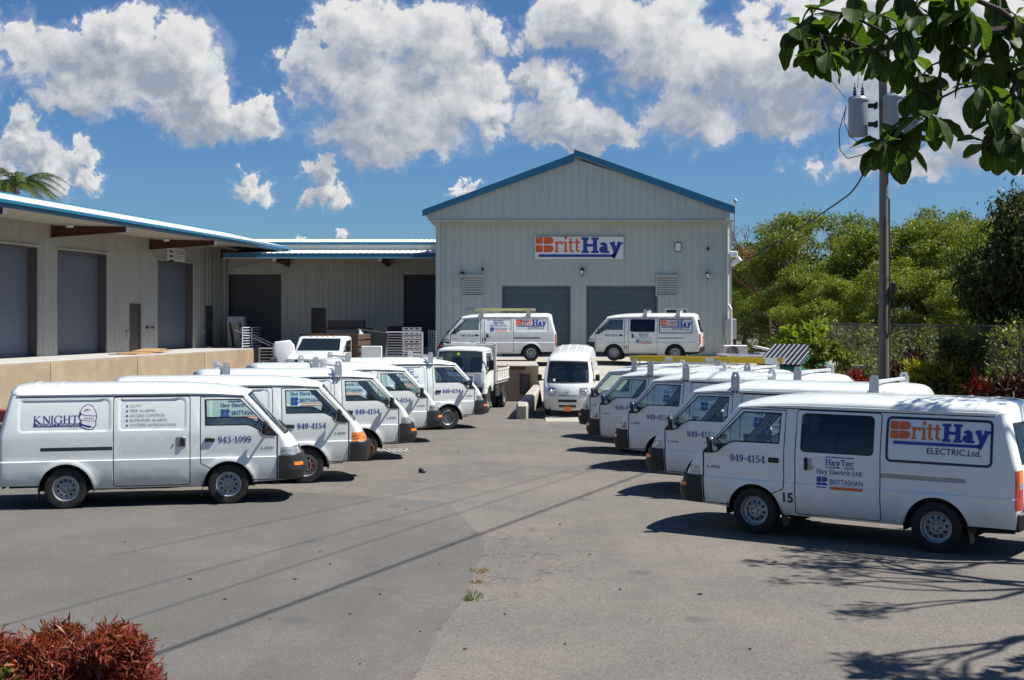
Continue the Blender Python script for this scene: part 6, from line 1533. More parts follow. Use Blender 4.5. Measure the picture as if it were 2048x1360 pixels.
# drain grate
g0 = gp(766, 902)
t = empty('drain_grate', 'grey drain grate in the asphalt in front of the left row', 'grate', (g0.x, g0.y, gz(g0.x, g0.y)), R(8))
mb = MB()
for s in (-1, 1): mb.box((s * .53, 0, .006), (.06, .70, .012)); mb.box((0, s * .33, .006), (1.0, .05, .012))
mb.build('frame', M_galv, t)
MB().box((0, 0, .0035), (1.0, .61, .003)).build('black_sheet', M_black, t, None)  # flat black sheet, its colour stands in for the dark depth below the bars
for k in range(8): MB().box((-.44 + k * .126, 0, .0065), (.07, .61, .011), M=Matrix.Rotation(R(14), 3, 'Z')).build('grate_bar', M_conc, t, None)

# fallen bits on the asphalt
def leafbit(px, py, m, label, s=.07):
    p = gp(px, py); tag(MB(T=Matrix.Translation(p + Vector((0, 0, .012))) @ Matrix.Rotation(random.uniform(0, 6), 4, 'Z')).add([(-s, 0, 0), (0, -s * .5, .02), (s, 0, .01), (0, s * .5, .03)], [(0, 1, 2, 3)]).build('fallen_leaf', m, None, None), label, 'leaf', )
leafbit(915, 906, M_ply, 'dry brown leaf on the asphalt right of the drain')
leafbit(1548, 1128, mat('yellow_leaf', (.45, .25, .04), .7), 'yellow leaf on the asphalt in front of van 15', .05)
p = gp(842, 946); tag(MB(T=Matrix.Translation(p)).box((0, 0, .05), (.10, .07, .10), bev=.03).box((.06, .02, .02), (.08, .06, .04), bev=.02).build('rubbish', mat('dark_blue_rag', (.02, .02, .06), .8)), 'small dark blue piece of rubbish on the open asphalt', 'rubbish')
MBs = MB()
bits = [(640, 1105), (812, 1020), (905, 1090), (700, 1230), (1120, 1050), (1180, 1110), (590, 1160), (480, 1090), (380, 1160), (250, 1085), (880, 1130), (1300, 1240), (1130, 1290), (930, 1300), (760, 1190), (1240, 1180), (660, 1130), (540, 1240), (1400, 1190), (450, 1200), (840, 1265), (720, 1330), (1500, 1300), (1010, 1230)]
rr = random.Random(11)
for (x, y) in bits:
    p = gp(x, y); a = rr.uniform(0, 3); s = rr.uniform(.02, .05); MBs.box(p + Vector((0, 0, .012)), (s, s * .5, .012), M=Matrix.Rotation(a, 3, 'Z'), bev=.004)
o = MBs.build('scattered_grit', M_twig); o['kind'] = 'stuff'
# ------------------------------------------------------------------ utility pole and wires
PX, PY = 11.04, 38.0
t = empty('utility_pole', 'tall weathered wooden utility pole with transformers right of the vans', 'pole', (PX, PY, 0))
mb = MB(); mb.tube([(0, 0, -.2), (0, 0, 4), (0, 0, 8), (-.05, 0, 11.35)], [.165, .15, .13, .115], 14); mb.build('pole', M_pole, t)
mb = MB(); mb.box((0, -.16, 10.95), (2.5, .10, .13), bev=.01); mb.build('crossarm', M_galv, t)
mb = MB()
for s in (-1, 1): mb.tube([(0, -.14, 10.3), (s * .75, -.17, 10.9)], .025, 6)
mb.build('arm_brace', M_galv, t)
for x in (-1.1, -.5, .6, 1.1):
    mb = MB(); mb.lathe([(.0, 0), (.05, 0), (.055, .05), (.025, .07), (.055, .10), (.05, .14), (.02, .16), (.015, .2), (0, .2)], 10, (x, -.16, 11.02)); mb.build('insulator', M_trans, t)
def transformer(px, py, ang):
    tr = link(bpy.data.objects.new('transformer', None), t); tr.location = (px, py, 8.35); tr.rotation_euler = (0, 0, ang)
    mb = MB(); mb.lathe([(0, 0), (.27, 0), (.285, .03), (.285, 1.02), (.31, 1.03), (.31, 1.08), (.29, 1.10), (.26, 1.16), (0, 1.18)], 20); mb.build('tank', M_trans, tr)
    for dx in (-.10, .13):
        mb = MB(); mb.lathe([(.05, 1.12), (.065, 1.18), (.035, 1.2), (.065, 1.25), (.035, 1.28), (.06, 1.33), (.03, 1.36), (.045, 1.42), (.012, 1.46), (.012, 1.58), (0, 1.58)], 10, (dx, 0, 0)); mb.build('bushing', mat('brown_porcelain', (.06, .05, .05), .2, coat=.5), tr)
    for z in (.35, .9): MB().box((.40, 0, z), (.28, .12, .13), bev=.02).box((.53, 0, z), (.06, .26, .2), bev=.02).build('bracket', M_dark, tr)
transformer(-.78, -.05, 0); transformer(.12, -.52, R(90)); transformer(.80, -.1, math.pi)
mb = MB(); mb.box((.25, -.1, 3.85), (.12, .14, .34), bev=.02); mb.tube([(.25, -.1, 3.7), (.27, -.12, 3.0), (.20, -.12, 2.55), (.05, -.17, 2.45), (-.02, -.18, 2.6), (-.02, -.17, 6.0)], .022, 6); mb.box((.05, -.17, 3.62), (.2, .04, .05)); mb.build('junction_box', M_black, t)
mb = MB(); mb.tube([(.14, -.06, .1), (.135, -.06, 6.5)], .03, 6); mb.build('cable_guard', M_dark, t)
def wire(name, label, pts, r, group=None, n=14, sag=0.0):
    P = []
    for a, b in zip(pts, pts[1:]):
        a = Vector(a); b = Vector(b)
        for k in range(n + (1 if b == Vector(pts[-1]) else 0)):
            u = k / n; p = a.lerp(b, u); p.z -= sag * 4 * u * (1 - u); P.append(p)
    mb = MB(); mb.tube(P, r, 5); return tag(mb.build(name, M_wire), label, 'cable', group)
def pp(x, y, d): return at(x, y, d)
wire('service_cable', 'thick black service cable from the pole down to the gabled warehouse', [at(1728, 345, 37.9), at(1690, 395, 42), at(1475, 530, 57)], .028, sag=.10)
wire('jumper_wire', 'thin wire loop hanging from the left transformer to the pole', [at(1692, 215, 37.9), at(1678, 262, 37.8), at(1680, 300, 37.8), at(1695, 317, 37.8), at(1732, 308, 37.9)], .014, n=6)
wire('jumper_wire', 'short black wire drooping under the left transformer', [at(1692, 210, 37.7), at(1688, 245, 37.7), at(1700, 272, 37.7), at(1720, 288, 37.9)], .012, n=6)
wire('jumper_wire', 'thin wire rising from the left transformer towards the crossarm', [at(1715, 176, 37.9), at(1718, 140, 37.9), at(1710, 118, 37.9), at(1722, 84, 37.9)], .009, n=6)
wire('guy_wire', 'thin grey wire running from behind the leaves to the left transformer', [at(1600, 85, 37), at(1692, 197, 37.9)], .010)
wire('jumper_wire', 'thin wire loop right of the pole below the transformers', [at(1800, 292, 37.9), at(1836, 302, 37.8), at(1856, 280, 37.9), at(1840, 215, 37.9)], .010, n=6)
# lines that cross high over the yard (their shadows lie on the asphalt)
SH = Vector((1.25, -.05, 0)) / 1.85
def over(name, label, g1, h1, g2, h2, r):
    a = gp(*g1) + SH * h1; a.z = h1; b = gp(*g2) + SH * h2; b.z = h2; d = b - a
    wire(name, label, [a - d * 1.6, b + d * 2.2], r, 'cables strung high over the yard', n=2)
over('overhead_cable', 'thickest cable strung high over the yard', (310, 1310), 8.3, (1265, 955), 11.2, .026)
over('overhead_cable', 'thin wire strung high over the yard, nearest the thick cable', (600, 1129), 8.6, (1112, 963), 10.5, .010)
over('overhead_cable', 'thin wire strung high over the yard, middle one', (600, 1088), 8.9, (890, 1008), 10.0, .009)
over('overhead_cable', 'thin wire strung high over the yard, farthest from the thick cable', (600, 1032), 9.2, (778, 994), 10.1, .009)

# ------------------------------------------------------------------ vegetation
def leaf_cloud(name, clumps, n, size, m, seed, asp=.45, droop=0.0, shell=.55):
    """many small leaf blades through the clumps' volume; one mesh"""
    rg = np.random.default_rng(seed)
    C = np.array([c[:3] for c in clumps], float); Rr = np.array([c[3] for c in clumps], float); Sz = np.array([c[4] if len(c) > 4 else .7 for c in clumps], float)
    pw = Rr ** 2; idx = rg.choice(len(clumps), n, p=pw / pw.sum())
    d = rg.normal(size=(n, 3)); d /= np.linalg.norm(d, axis=1)[:, None]
    rad = (shell + (1 - shell) * rg.random(n) ** .5) * (1 + .18 * rg.normal(size=n)); rad *= (.55 + .45 * rg.random(n) ** .4); rad *= np.where(rg.random(n) < .08, 1.0 + .42 * rg.random(n), 1.0)
    p = C[idx] + d * (rad * Rr[idx])[:, None] * np.stack([np.ones(n), np.ones(n), Sz[idx]], 1)
    ax = rg.normal(size=(n, 3)); ax[:, 2] -= droop * 2; ax /= np.linalg.norm(ax, axis=1)[:, None]
    nn = d * .6 + rg.normal(size=(n, 3)) * .7 + np.array([0, 0, .5]); w = np.cross(ax, nn); w /= np.linalg.norm(w, axis=1)[:, None] + 1e-9
    up = np.cross(w, ax); s = size * (.6 + .8 * rg.random(n)); L_ = ax * s[:, None]; Wd = w * (s * asp)[:, None] * .5
    V = np.empty((n, 4, 3)); V[:, 0] = p; V[:, 1] = p + L_ * .5 + Wd + up * (s * .08)[:, None]; V[:, 2] = p + L_; V[:, 3] = p + L_ * .5 - Wd + up * (s * .08)[:, None]
    me = bpy.data.meshes.new(name); me.vertices.add(n * 4); me.vertices.foreach_set('co', V.reshape(-1))
    me.loops.add(n * 4); me.loops.foreach_set('vertex_index', np.arange(n * 4, dtype=np.int32)); me.polygons.add(n)
    me.polygons.foreach_set('loop_start', np.arange(0, n * 4, 4, dtype=np.int32)); me.polygons.foreach_set('loop_total', np.full(n, 4, dtype=np.int32))
    me.update(calc_edges=True); at_ = me.attributes.new('tint', 'FLOAT', 'POINT')
    tint = np.repeat(np.clip(.5 + .22 * rg.normal(size=n) + .25 * (rg.random(len(clumps))[idx] - .5) * 2, 0, 1), 4); at_.data.foreach_set('value', tint.astype(np.float32))
    me.materials.append(m); return me
def clumpset(seed, n, rx, ry, rz, r0, r1, flat=.7):
    rr = random.Random(seed); out = []
    for i in range(n):
        while True:
            x, y, z = (rr.uniform(-1, 1) for _ in range(3)); q = x * x + y * y + z * z
            if .12 < q < 1: break
        k = (q ** .5) ** -.35; out.append((x * rx * k, y * ry * k, z * rz * k, rr.uniform(r0, r1), flat))
    return out
M_leafA = leafmat('feathery_leaf', (.100, .155, .028), .36, .6)
M_leafB = leafmat('olive_leaf', (.078, .120, .024), .32, .6)
M_leafC = leafmat('dark_leaf', (.042, .062, .018), .28)
M_leafY = leafmat('yellow_green_leaf', (.22, .25, .035), .35)
M_leafR = leafmat('red_leaf', (.15, .022, .018), .28)
M_leafdry = leafmat('dry_leaf', (.20, .15, .06), .3)
CR = [(leaf_cloud('crown', clumpset(20 + i, 34, 2.5, 2.5, 2.5, .55, 1.05, .55), 20000, .165, [M_leafA, M_leafA, M_leafB, M_leafA][i], i, asp=.36), clumpset(20 + i, 34, 2.5, 2.5, 2.5, .55, 1.05, .55)) for i in range(4)]
SHB = [leaf_cloud('foliage', clumpset(60 + i, 14, 1.0, 1.0, .75, .3, .55, .8), 4200, .15, [M_leafB, M_leafA, M_leafC][i], 9 + i, asp=.42) for i in range(3)]
def limbs(clumps, base, seed, m, k=7, r0=.14):
    rr = random.Random(seed); mb = MB(); fork = Vector((0, 0, -1.6))
    mb.tube([base, base.lerp(fork, .5) + Vector((rr.uniform(-.15, .15), rr.uniform(-.15, .15), 0)), fork], [r0, r0 * .8, r0 * .62], 8)
    for c in rr.sample(clumps, k):
        e = Vector(c[:3]) * rr.uniform(.95, 1.32); mid = fork.lerp(e, .5) + Vector((rr.uniform(-.3, .3), rr.uniform(-.3, .3), rr.uniform(.1, .4)))
        mb.tube([fork, mid, e], [r0 * .42, r0 * .25, r0 * .06], 5)
    return mb
TG = 'green trees beyond the chain link fence'
def tree(px, ytop, d, rx, label, var, seed, zbot=2.3, rz=None):
    X = (px - 1024) / 2560 * d; top = CAM_Z + (640 - ytop) / 2560 * d
    hz = (top - zbot) / 2; t = empty('broadleaf_tree', label, 'tree', (X, d, 0), 0, TG)
    me, cl = CR[var]; s = Vector((rx / 3.1, rx / 3.1, hz / 3.0)); rot = random.Random(seed).uniform(0, 6)
    inst('crown', me, t, (0, 0, zbot + hz), (0, 0, rot), s)
    mb = limbs(cl, Vector((0, 0, -(zbot + hz) / s.z - .1)), seed, M_bark, 22, .13 / s.x); o = mb.build('trunk', [M_bark, M_barkred][seed % 2], t, 40, (0, 0, zbot + hz)); o.rotation_euler = (0, 0, rot); o.scale = s
LT = ['tall tree right behind the gabled warehouse corner', 'tall tree above the green dumpster', 'tallest green tree left of the utility pole', 'tall tree directly behind the utility pole', 'tall tree just right of the utility pole', 'feathery tree in the middle of the wood right of the pole', 'tree with thin top near the dark tree', 'tree half hidden behind the dark tree', 'tree at the far right edge behind the dark tree']
for i, (px, yt, d, rx) in enumerate([(1470, 470, 90, 4.2), (1560, 440, 76, 3.9), (1618, 398, 66, 3.3), (1700, 388, 62, 3.3), (1792, 402, 61, 3.2), (1868, 398, 60, 3.2), (1935, 415, 56, 3.0), (2000, 405, 50, 2.8), (2085, 400, 44, 2.6)]):
    tree(px, yt, d, rx, LT[i], i % 4, 40 + i)
LT2 = ['low spreading tree beside the gabled warehouse wall', 'low bushy tree left of the chain link fence end', 'low bushy tree over the left end of the fence', 'leafy low tree just left of the pole', 'leafy low tree just right of the pole', 'yellowish low tree over the middle of the fence', 'low tree over the right part of the fence', 'low tree under the dark tree']
for i, (px, yt, d, rx) in enumerate([(1490, 570, 74, 2.6), (1560, 545, 64, 2.4), (1640, 520, 58, 2.3), (1720, 505, 56, 2.2), (1800, 500, 54, 2.2), (1875, 520, 52, 2.2), (1945, 530, 47, 2.1), (2020, 560, 42, 2.0)]):
    tree(px, yt, d, rx, LT2[i], (i + 1) % 4, 70 + i, zbot=1.5)
cl = []
rr = random.Random(200)
for i in range(64):
    px = 1462 + i * 9.6; d = rr.uniform(54, 68) if px < 1650 else lerp(55, 38, (px - 1650) / 400) + rr.uniform(0, 7)
    X = (px - 1024) / 2560 * d
    if X < 13.6 and d < 56: X = 13.8 + rr.uniform(0, .8)
    cl.append((X, d, rr.uniform(.4, 2.2), rr.uniform(.6, 1.1), .8))
o = tag(inst('undergrowth', leaf_cloud('undergrowth', cl, 34000, .17, M_leafB, 8, asp=.4)), 'dark leafy undergrowth under the trees beyond the fence', 'undergrowth'); o['kind'] = 'stuff'
def trunk_line(px, d, h, lean, m, label):
    X = (px - 1024) / 2560 * d; mb = MB(); mb.tube([(X, d, 0), (X + lean * .4, d, h * .5), (X + lean, d, h)], [.10, .08, .04], 7); tag(mb.build('tree_trunk', m), label, 'trunk')
for px, d, h, ln, lb in ((1548, 60, 3.2, -.2, 'reddish trunk above the green dumpster'), (1480, 68, 3.0, .3, 'thin trunk close to the gabled warehouse corner'), (1655, 56, 3.2, -.7, 'leaning trunk at the left end of the fence'), (1712, 55, 3.2, .8, 'slanting trunk just left of the pole'), (1800, 54, 3.2, -.9, 'slanting trunk just right of the pole'), (1880, 50, 3.2, .9, 'slanting trunk behind the yellow green plant')):
    trunk_line(px, d, h, ln, [M_bark, M_barkred][px % 2], lb)
# bare reddish tree
t = empty('bare_tree', 'leafless reddish tree beside the right corner of the gabled warehouse', 'tree', (13.2, 68, 0))
rr = random.Random(5); mb = MB()
def branch(p, d, L_, r, dep):
    q = p + d * L_; mid = p.lerp(q, .5) + Vector((rr.uniform(-.1, .1), rr.uniform(-.1, .1), rr.uniform(0, .1))) * L_
    mb.tube([p, mid, q], [r, r * .8, r * .6], 6 if dep < 2 else 4, cap=False)
    if dep < 5:
        for k in range(rr.choice((2, 2, 3))):
            v = (d + Vector((rr.uniform(-.8, .8), rr.uniform(-.6, .6), rr.uniform(-.15, .5)))).normalized(); branch(q, v, L_ * rr.uniform(.6, .85), r * .58, dep + 1)
mb.tube([(0, 0, 0), (.1, 0, 2.5), (0, 0, 4.3)], [.22, .18, .15], 8)
for v_, l_ in ((( -.75, -.2, .55), 1.5), ((.6, .1, .7), 1.5), ((-.15, .2, 1), 1.6), ((.9, -.1, .45), 1.3)): branch(Vector((0, 0, 4.1)), Vector(v_).normalized(), l_, .11, 1)
mb.build('trunk', M_barkred, t, 40)
me = leaf_cloud('foliage', [(rr.uniform(-2, 2), rr.uniform(-1, 1), rr.uniform(5, 7.5), .6, .6) for k in range(8)], 900, .16, M_leafdry, 77); inst('sparse_leaves', me, t)
# dark drooping tree at the right
t = empty('dark_tree', 'large dark drooping tree at the right edge', 'tree', (15.0, 36, 0))
cl = clumpset(91, 54, 1.9, 1.9, 2.6, .45, .85, 1.1); me = leaf_cloud('crown', cl, 34000, .22, M_leafC, 31, asp=.32, droop=.6); inst('crown', me, t, (0, 0, 4.35))
o = limbs(cl, Vector((0, 0, -4.5)), 92, M_bark, 10, .22).build('trunk', M_twig, t, 40, (0, 0, 4.35))
# palm behind the left warehouse
t = empty('palm_tree', 'palm tree top rising behind the ridge of the cream warehouse', 'palm', (-24.6, 63.5, 0))
mb = MB(); mb.tube([(0, 0, 0), (.1, 0, 5), (0, 0, 9.55)], [.2, .16, .13], 10); mb.build('trunk', M_bark, t)
rr = random.Random(14)
M_palm = leafmat('palm_leaf', (.06, .095, .02), .3)
for k in range(22):
    a = k * 2.4 + rr.uniform(-.2, .2); el = rr.uniform(.35, 1.15); mb = MB(); P = []; L_ = rr.uniform(2.2, 2.7)
    for i in range(10):
        u = i / 9; rad = L_ * u * (1 - .18 * u); z = 9.55 + L_ * (el * u - (.75 + .3 * el) * u * u) ; P.append(Vector((rad * math.cos(a) + .5 * u * u, rad * math.sin(a), z)))
    mb.tube(P, [.03 * (1 - .8 * i / 9) for i in range(10)], 5)
    for i in range(36):
        u = .12 + .86 * i / 36; f = u * 9; q = int(f); p = P[q].lerp(P[min(9, q + 1)], f - q); tn = (P[min(9, q + 1)] - P[q]).normalized(); sd = tn.cross(Vector((0, 0, 1))).normalized(); l = .62 * math.sin(math.pi * min(1, u * .85 + .12))
        for s in (-1, 1):
            e = p + sd * s * l * .75 + tn * l * .55 + Vector((.12, 0, -l * rr.uniform(.2, .55))); w = tn * .022
            mb.add([p - w, p + w, p.lerp(e, .5) + w * 1.3, e, p.lerp(e, .5) - w * 1.3], [(0, 1, 2, 3, 4)])
    mb.build('frond', M_palm, t, None)

# soil strip and plants along the fence
mb = MB(); v, f = filled([(12.0, 20), (60, 20), (120, 130), (10.2, 130), (10.2, 83), (12.4, 58)]); mb.add([(x, y, .004) for x, y in v], f); o = mb.build('soil', mat('leaf_litter_soil', (.12, .085, .055), .95, var=.35, scale=1.2, bump=.4, bscale=8, dirt=((.05, .06, .02), .6, .6)), None, None); o['kind'] = 'structure'
t = empty('chain_link_fence', 'grey chain link fence in front of the wood on the right', 'fence', (12.7, 20, 0))
FL = 33.0
for k in range(12):
    mb = MB(); mb.tube([(0, k * 3.0, 0), (0, k * 3.0, 2.78)], .03, 8); mb.build('post', mat('dull_post', (.075, .075, .07), .75), t)
mb = MB(); mb.tube([(0, 0, 2.74), (0, FL, 2.74)], .022, 6); mb.build('top_rail', mat('dull_post', (.075, .075, .07), .75), t)
mb = MB(); sp = .11; hgt = 2.72; n = int((FL + hgt) / sp)
for k in range(n):
    y0 = -hgt + k * sp
    for s in (0, 1):
        a = (y0, 0) if s == 0 else (y0 + hgt, 0); b = (y0 + hgt, hgt) if s == 0 else (y0, hgt)
        # clip to the fence length
        pts = []
        for (ya, za), (yb, zb) in ((a, b),):
            t0, t1 = 0.0, 1.0; dy = yb - ya
            for lim, sg in ((0, 1), (FL, -1)):
                if dy != 0:
                    q = (lim - ya) / dy
                    if (dy > 0) == (sg > 0): t0 = max(t0, q)
                    else: t1 = min(t1, q)
            if t0 < t1: pts = [(lerp(ya, yb, t0), lerp(za, zb, t0)), (lerp(ya, yb, t1), lerp(za, zb, t1))]
        if pts:
            (ya, za), (yb, zb) = pts; w = .0018; o = .002 * s
            mb.add([(-w + o, ya, za), (w + o, ya, za), (w + o, yb, zb), (-w + o, yb, zb), (o, ya - w, za), (o, ya + w, za), (o, yb + w, zb), (o, yb - w, zb)], [(0, 1, 2, 3), (4, 5, 6, 7)])
o = mb.build('wire_mesh', mat('weathered_wire', (.16, .16, .15), .7), t, None); o['kind'] = 'stuff'
# creeper on the fence
me = leaf_cloud('creeper', [(rr.uniform(-.05, .15), rr.uniform(0, FL), rr.choice((rr.uniform(.2, 1.5), rr.uniform(.2, 2.8))), rr.uniform(.25, .55), 1.0) for k in range(130)], 15000, .13, M_leafB, 55)
tag(inst('creeper', me, None, (12.75, 20, 0)), 'green creeper climbing over the chain link fence', 'creeper')
def spiky(name, label, cat, px, py, d, h, m, seed, n=900, r=.6, ll=.3, asp=.18):
    p = at(px, py, d); rr = random.Random(seed); t = empty(name, label, cat, (p.x, d, 0)); zc = p.z
    cl = [(rr.uniform(-r, r), rr.uniform(-r, r) * .7, zc + rr.uniform(-h, h) * .5, rr.uniform(.15, .3), 1) for k in range(10)]
    inst('foliage', leaf_cloud('foliage', cl, n, ll, m, seed, asp=asp, droop=-.2), t)
    mb = MB()
    for c in cl: mb.tube([(c[0] * .3, c[1] * .3, 0), (c[0] * .8, c[1] * .8, c[2] * .6), c[:3]], [.03, .02, .01], 5)
    mb.build('stem', M_twig, t)
spiky('red_plant', 'bright red leaved plant left of the foot of the utility pole', 'plant', 1715, 768, 39.5, .5, M_leafR, 301, 420, .4)
spiky('red_plant', 'dark red plant right of the foot of the utility pole', 'plant', 1800, 742, 39, .9, leafmat('maroon_leaf', (.034, .011, .009), .2), 302, 800, .6)
spiky('red_plant', 'dark red plant at the far right edge behind van 15', 'plant', 2035, 790, 31.5, .5, leafmat('maroon_leaf', (.034, .011, .009), .2), 303, 500, .5)
spiky('red_plant', 'small red plant behind the rear roof of van 15', 'plant', 1968, 782, 33, .3, M_leafR, 304, 160, .3)
spiky('variegated_plant', 'yellow green spiky plant in front of the fence right of the pole', 'plant', 1868, 765, 35, .9, M_leafY, 305, 900, .7, .34, .16)
spiky('variegated_plant', 'small yellow plant beside the foot of the pole', 'plant', 1800, 772, 37, .4, M_leafY, 306, 300, .5, .3, .16)
spiky('shrub', 'tall glossy green shrub behind the green dumpster', 'shrub', 1628, 695, 49, 1.8, leafmat('glossy_leaf', (.12, .19, .03), .4), 307, 900, .4, .3, .4)
spiky('shrub', 'glossy green shrub just left of the dumpster lid', 'shrub', 1578, 685, 50.5, .9, leafmat('glossy_leaf', (.12, .19, .03), .4), 308, 500, .3, .3, .4)
spiky('shrub', 'dark green shrub between dumpster and pole', 'shrub', 1680, 738, 43, 1.6, M_leafB, 309, 1200, .9, .25, .4)
spiky('shrub', 'dark shrub behind the yellow green plant', 'shrub', 1925, 730, 35, 1.8, M_leafC, 310, 1400, 1.0, .25, .4)

# weeds in the joint of the asphalt
for i, (px, py, s, m) in enumerate([(962, 1143, .75, M_leafdry), (955, 1165, .5, M_leafdry), (950, 1195, .9, M_leafB), (938, 1200, .45, M_leafB), (1047, 838, 1.2, M_leafB)]):
    p = gp(px, py); rr = random.Random(400 + i); mb = MB()
    for k in range(60):
        a = rr.uniform(0, 6.28); b = p + Vector((rr.gauss(0, .07), rr.gauss(0, .10), 0)) * s; e = b + Vector((math.cos(a) * .06, math.sin(a) * .06, rr.uniform(.02, .09))) * s; w = Vector((-math.sin(a), math.cos(a), 0)) * .006
        mb.add([b - w, b + w, e], [(0, 1, 2)])
    tag(mb.build('weed', m, None, None), ['dry brown weed tuft in the asphalt seam, upper one', 'small dry weed in the asphalt seam', 'green weed tuft in the asphalt seam, largest', 'tiny green weed at the asphalt seam', 'green grass tuft at the foot of the kerb wall end'][i], 'weed')

# red bush at the lower left
t = empty('red_bush', 'red leaved bush at the lower left corner of the yard', 'bush', (-1.95, 5.7, 0))
rr = random.Random(21); cl = []
for (px, py, r) in [(0, 1300, .14), (-20, 1330, .2), (10, 1322, .15), (45, 1322, .13), (75, 1300, .13), (110, 1272, .13), (140, 1270, .12), (165, 1292, .11), (100, 1310, .17), (60, 1350, .2), (200, 1285, .09), (228, 1262, .10), (250, 1265, .09), (268, 1285, .10), (240, 1295, .13), (200, 1310, .15), (150, 1330, .2), (275, 1325, .11), (290, 1345, .10), (300, 1375, .12), (230, 1350, .2), (250, 1400, .22), (100, 1390, .25), (20, 1400, .25), (160, 1420, .3), (300, 1440, .2), (-40, 1350, .25)]:
    p = at(px, py + 14, 5.7 + rr.uniform(-.28, .28)); cl.append((p.x + 1.95, p.y - 5.7, p.z, r * .74, .95))
me = leaf_cloud('foliage', cl, 26000, .050, leafmat('croton_red_leaf', (.105, .030, .024), .28, .85, .55), 22, asp=.17, shell=.35); inst('foliage', me, t)
inst('new_foliage', leaf_cloud('foliage', cl[:14], 2600, .052, leafmat('croton_orange_leaf', (.17, .075, .035), .3, .5), 23, asp=.17), t)
p = at(8, 1352, 5.4); inst('green_foliage', leaf_cloud('foliage', [(p.x + 1.95, p.y - 5.7, p.z, .05, 1)], 40, .05, M_leafB, 24, asp=.35), t)
mb = MB()
for c in cl: mb.tube([(c[0] * .4, c[1] * .4, 0), (c[0] * .8, c[1] * .8, c[2] * .6), c[:3]], [.02, .012, .005], 5)
mb.build('stem', M_twig, t)

# overhanging broad leaved tree at the upper right
def big_leaf(seed):
    rr = random.Random(seed); L_ = .27; n = 8; cols = []
    for i in range(n + 1):
        u = i / n; w = .085 * (math.sin(math.pi * min(1, u ** 1.5 * .93 + .03)) ** .8) * (1.0 + .06 * rr.uniform(-1, 1)); x = L_ * u; z = -.10 * u * u * L_ / .27 + rr.uniform(-.004, .004)
        cols.append([(x, -w, z + .022 * w / .08 + rr.uniform(-.006, .006)), (x, -w * .5, z + .008), (x, 0, z), (x, w * .5, z + .008), (x, w, z + .022 * w / .08 + rr.uniform(-.006, .006))])
    mb = MB(); mb.add([p for c in cols for p in c], [(i * 5 + j, i * 5 + j + 1, (i + 1) * 5 + j + 1, (i + 1) * 5 + j) for i in range(n) for j in range(4)])
    mb.tube([(-.03, 0, .0), (0, 0, 0), (L_ * .9, 0, -.088)], [.004, .004, .001], 4)
    return mb.mesh('leaf', leafmat('broad_leaf', (.040, .088, .014), .55, .6, .5), 60)
LV = [big_leaf(i) for i in range(4)]
t = empty('broadleaf_tree', 'overhanging tree with large glossy leaves at the upper right', 'tree', (6.2, 8.6, 0))
o0 = Vector((6.2, 8.6, 0))
mb = MB(); mb.tube([(0, 0, -.1), (.1, 0, 2.2), (-.1, -.2, 4.4), (.1, 0, 7.0)], [.22, .18, .15, .07], 12); mb.build('trunk', M_bark, t)
D0 = 8.0
def AP(x, y, d=D0): return at(x, y, d) - o0
mainb = [Vector((-.1, -.2, 4.3)), AP(2300, 40), AP(2048, 58), AP(1960, 66), AP(1860, 78), AP(1790, 92), AP(1735, 100), AP(1690, 80), AP(1640, 70)]
sub1 = [AP(1960, 66), AP(1915, 105), AP(1885, 122), AP(1878, 160), AP(1870, 195), AP(1845, 222), AP(1800, 262), AP(1775, 290)]
sub2 = [AP(1878, 160), AP(1883, 195), AP(1873, 225), AP(1858, 242)]
sub3 = [Vector((0, -.1, 5.2)), AP(2200, 100), AP(2040, 150), AP(2010, 215), AP(1985, 275), AP(1975, 290)]
sub4 = [AP(2048, 58), AP(2000, 20), AP(1930, -10), AP(1850, -15), AP(1760, -10)]
sub5 = [AP(1790, 92), AP(1760, 60), AP(1700, 30), AP(1620, 15)]
mb = MB()
mb.tube(mainb, [.09, .055, .036, .032, .028, .022, .018, .012, .006], 8)
for s, r in ((sub1, .014), (sub2, .009), (sub3, .03), (sub4, .02), (sub5, .012)): mb.tube(s, [r * (1 - .6 * i / len(s)) for i in range(len(s))], 6)
mb.build('branch', M_twig, t)
rr = random.Random(33); nleaf = 0
ROS = [(1600, 55, 6), (1640, 75, 7), (1625, 30, 6), (1690, 70, 7), (1655, 105, 5), (1700, 20, 6), (1745, 95, 6), (1760, 30, 7), (1800, 60, 6), (1815, 110, 7), (1830, 10, 6), (1845, 150, 7), (1830, 180, 5), (1795, 255, 9), (1768, 285, 8), (1800, 290, 7), (1850, 240, 8), (1860, 225, 4), (1880, 30, 7), (1910, 85, 6), (1940, 20, 7), (1950, 120, 7), (1960, 170, 5), (1990, 60, 7), (2015, 110, 7), (2030, 30, 7), (1995, 200, 5), (2030, 190, 7), (2010, 240, 6), (1978, 288, 7), (2040, 270, 7), (2060, 130, 7), (2070, 60, 7), (2075, 210, 7), (1700, -20, 6), (1800, -25, 6), (1900, -25, 6), (2000, -20, 6)]
nodes = [p for s in (mainb[2:], sub1, sub2, sub3[2:], sub4, sub5) for p in s]
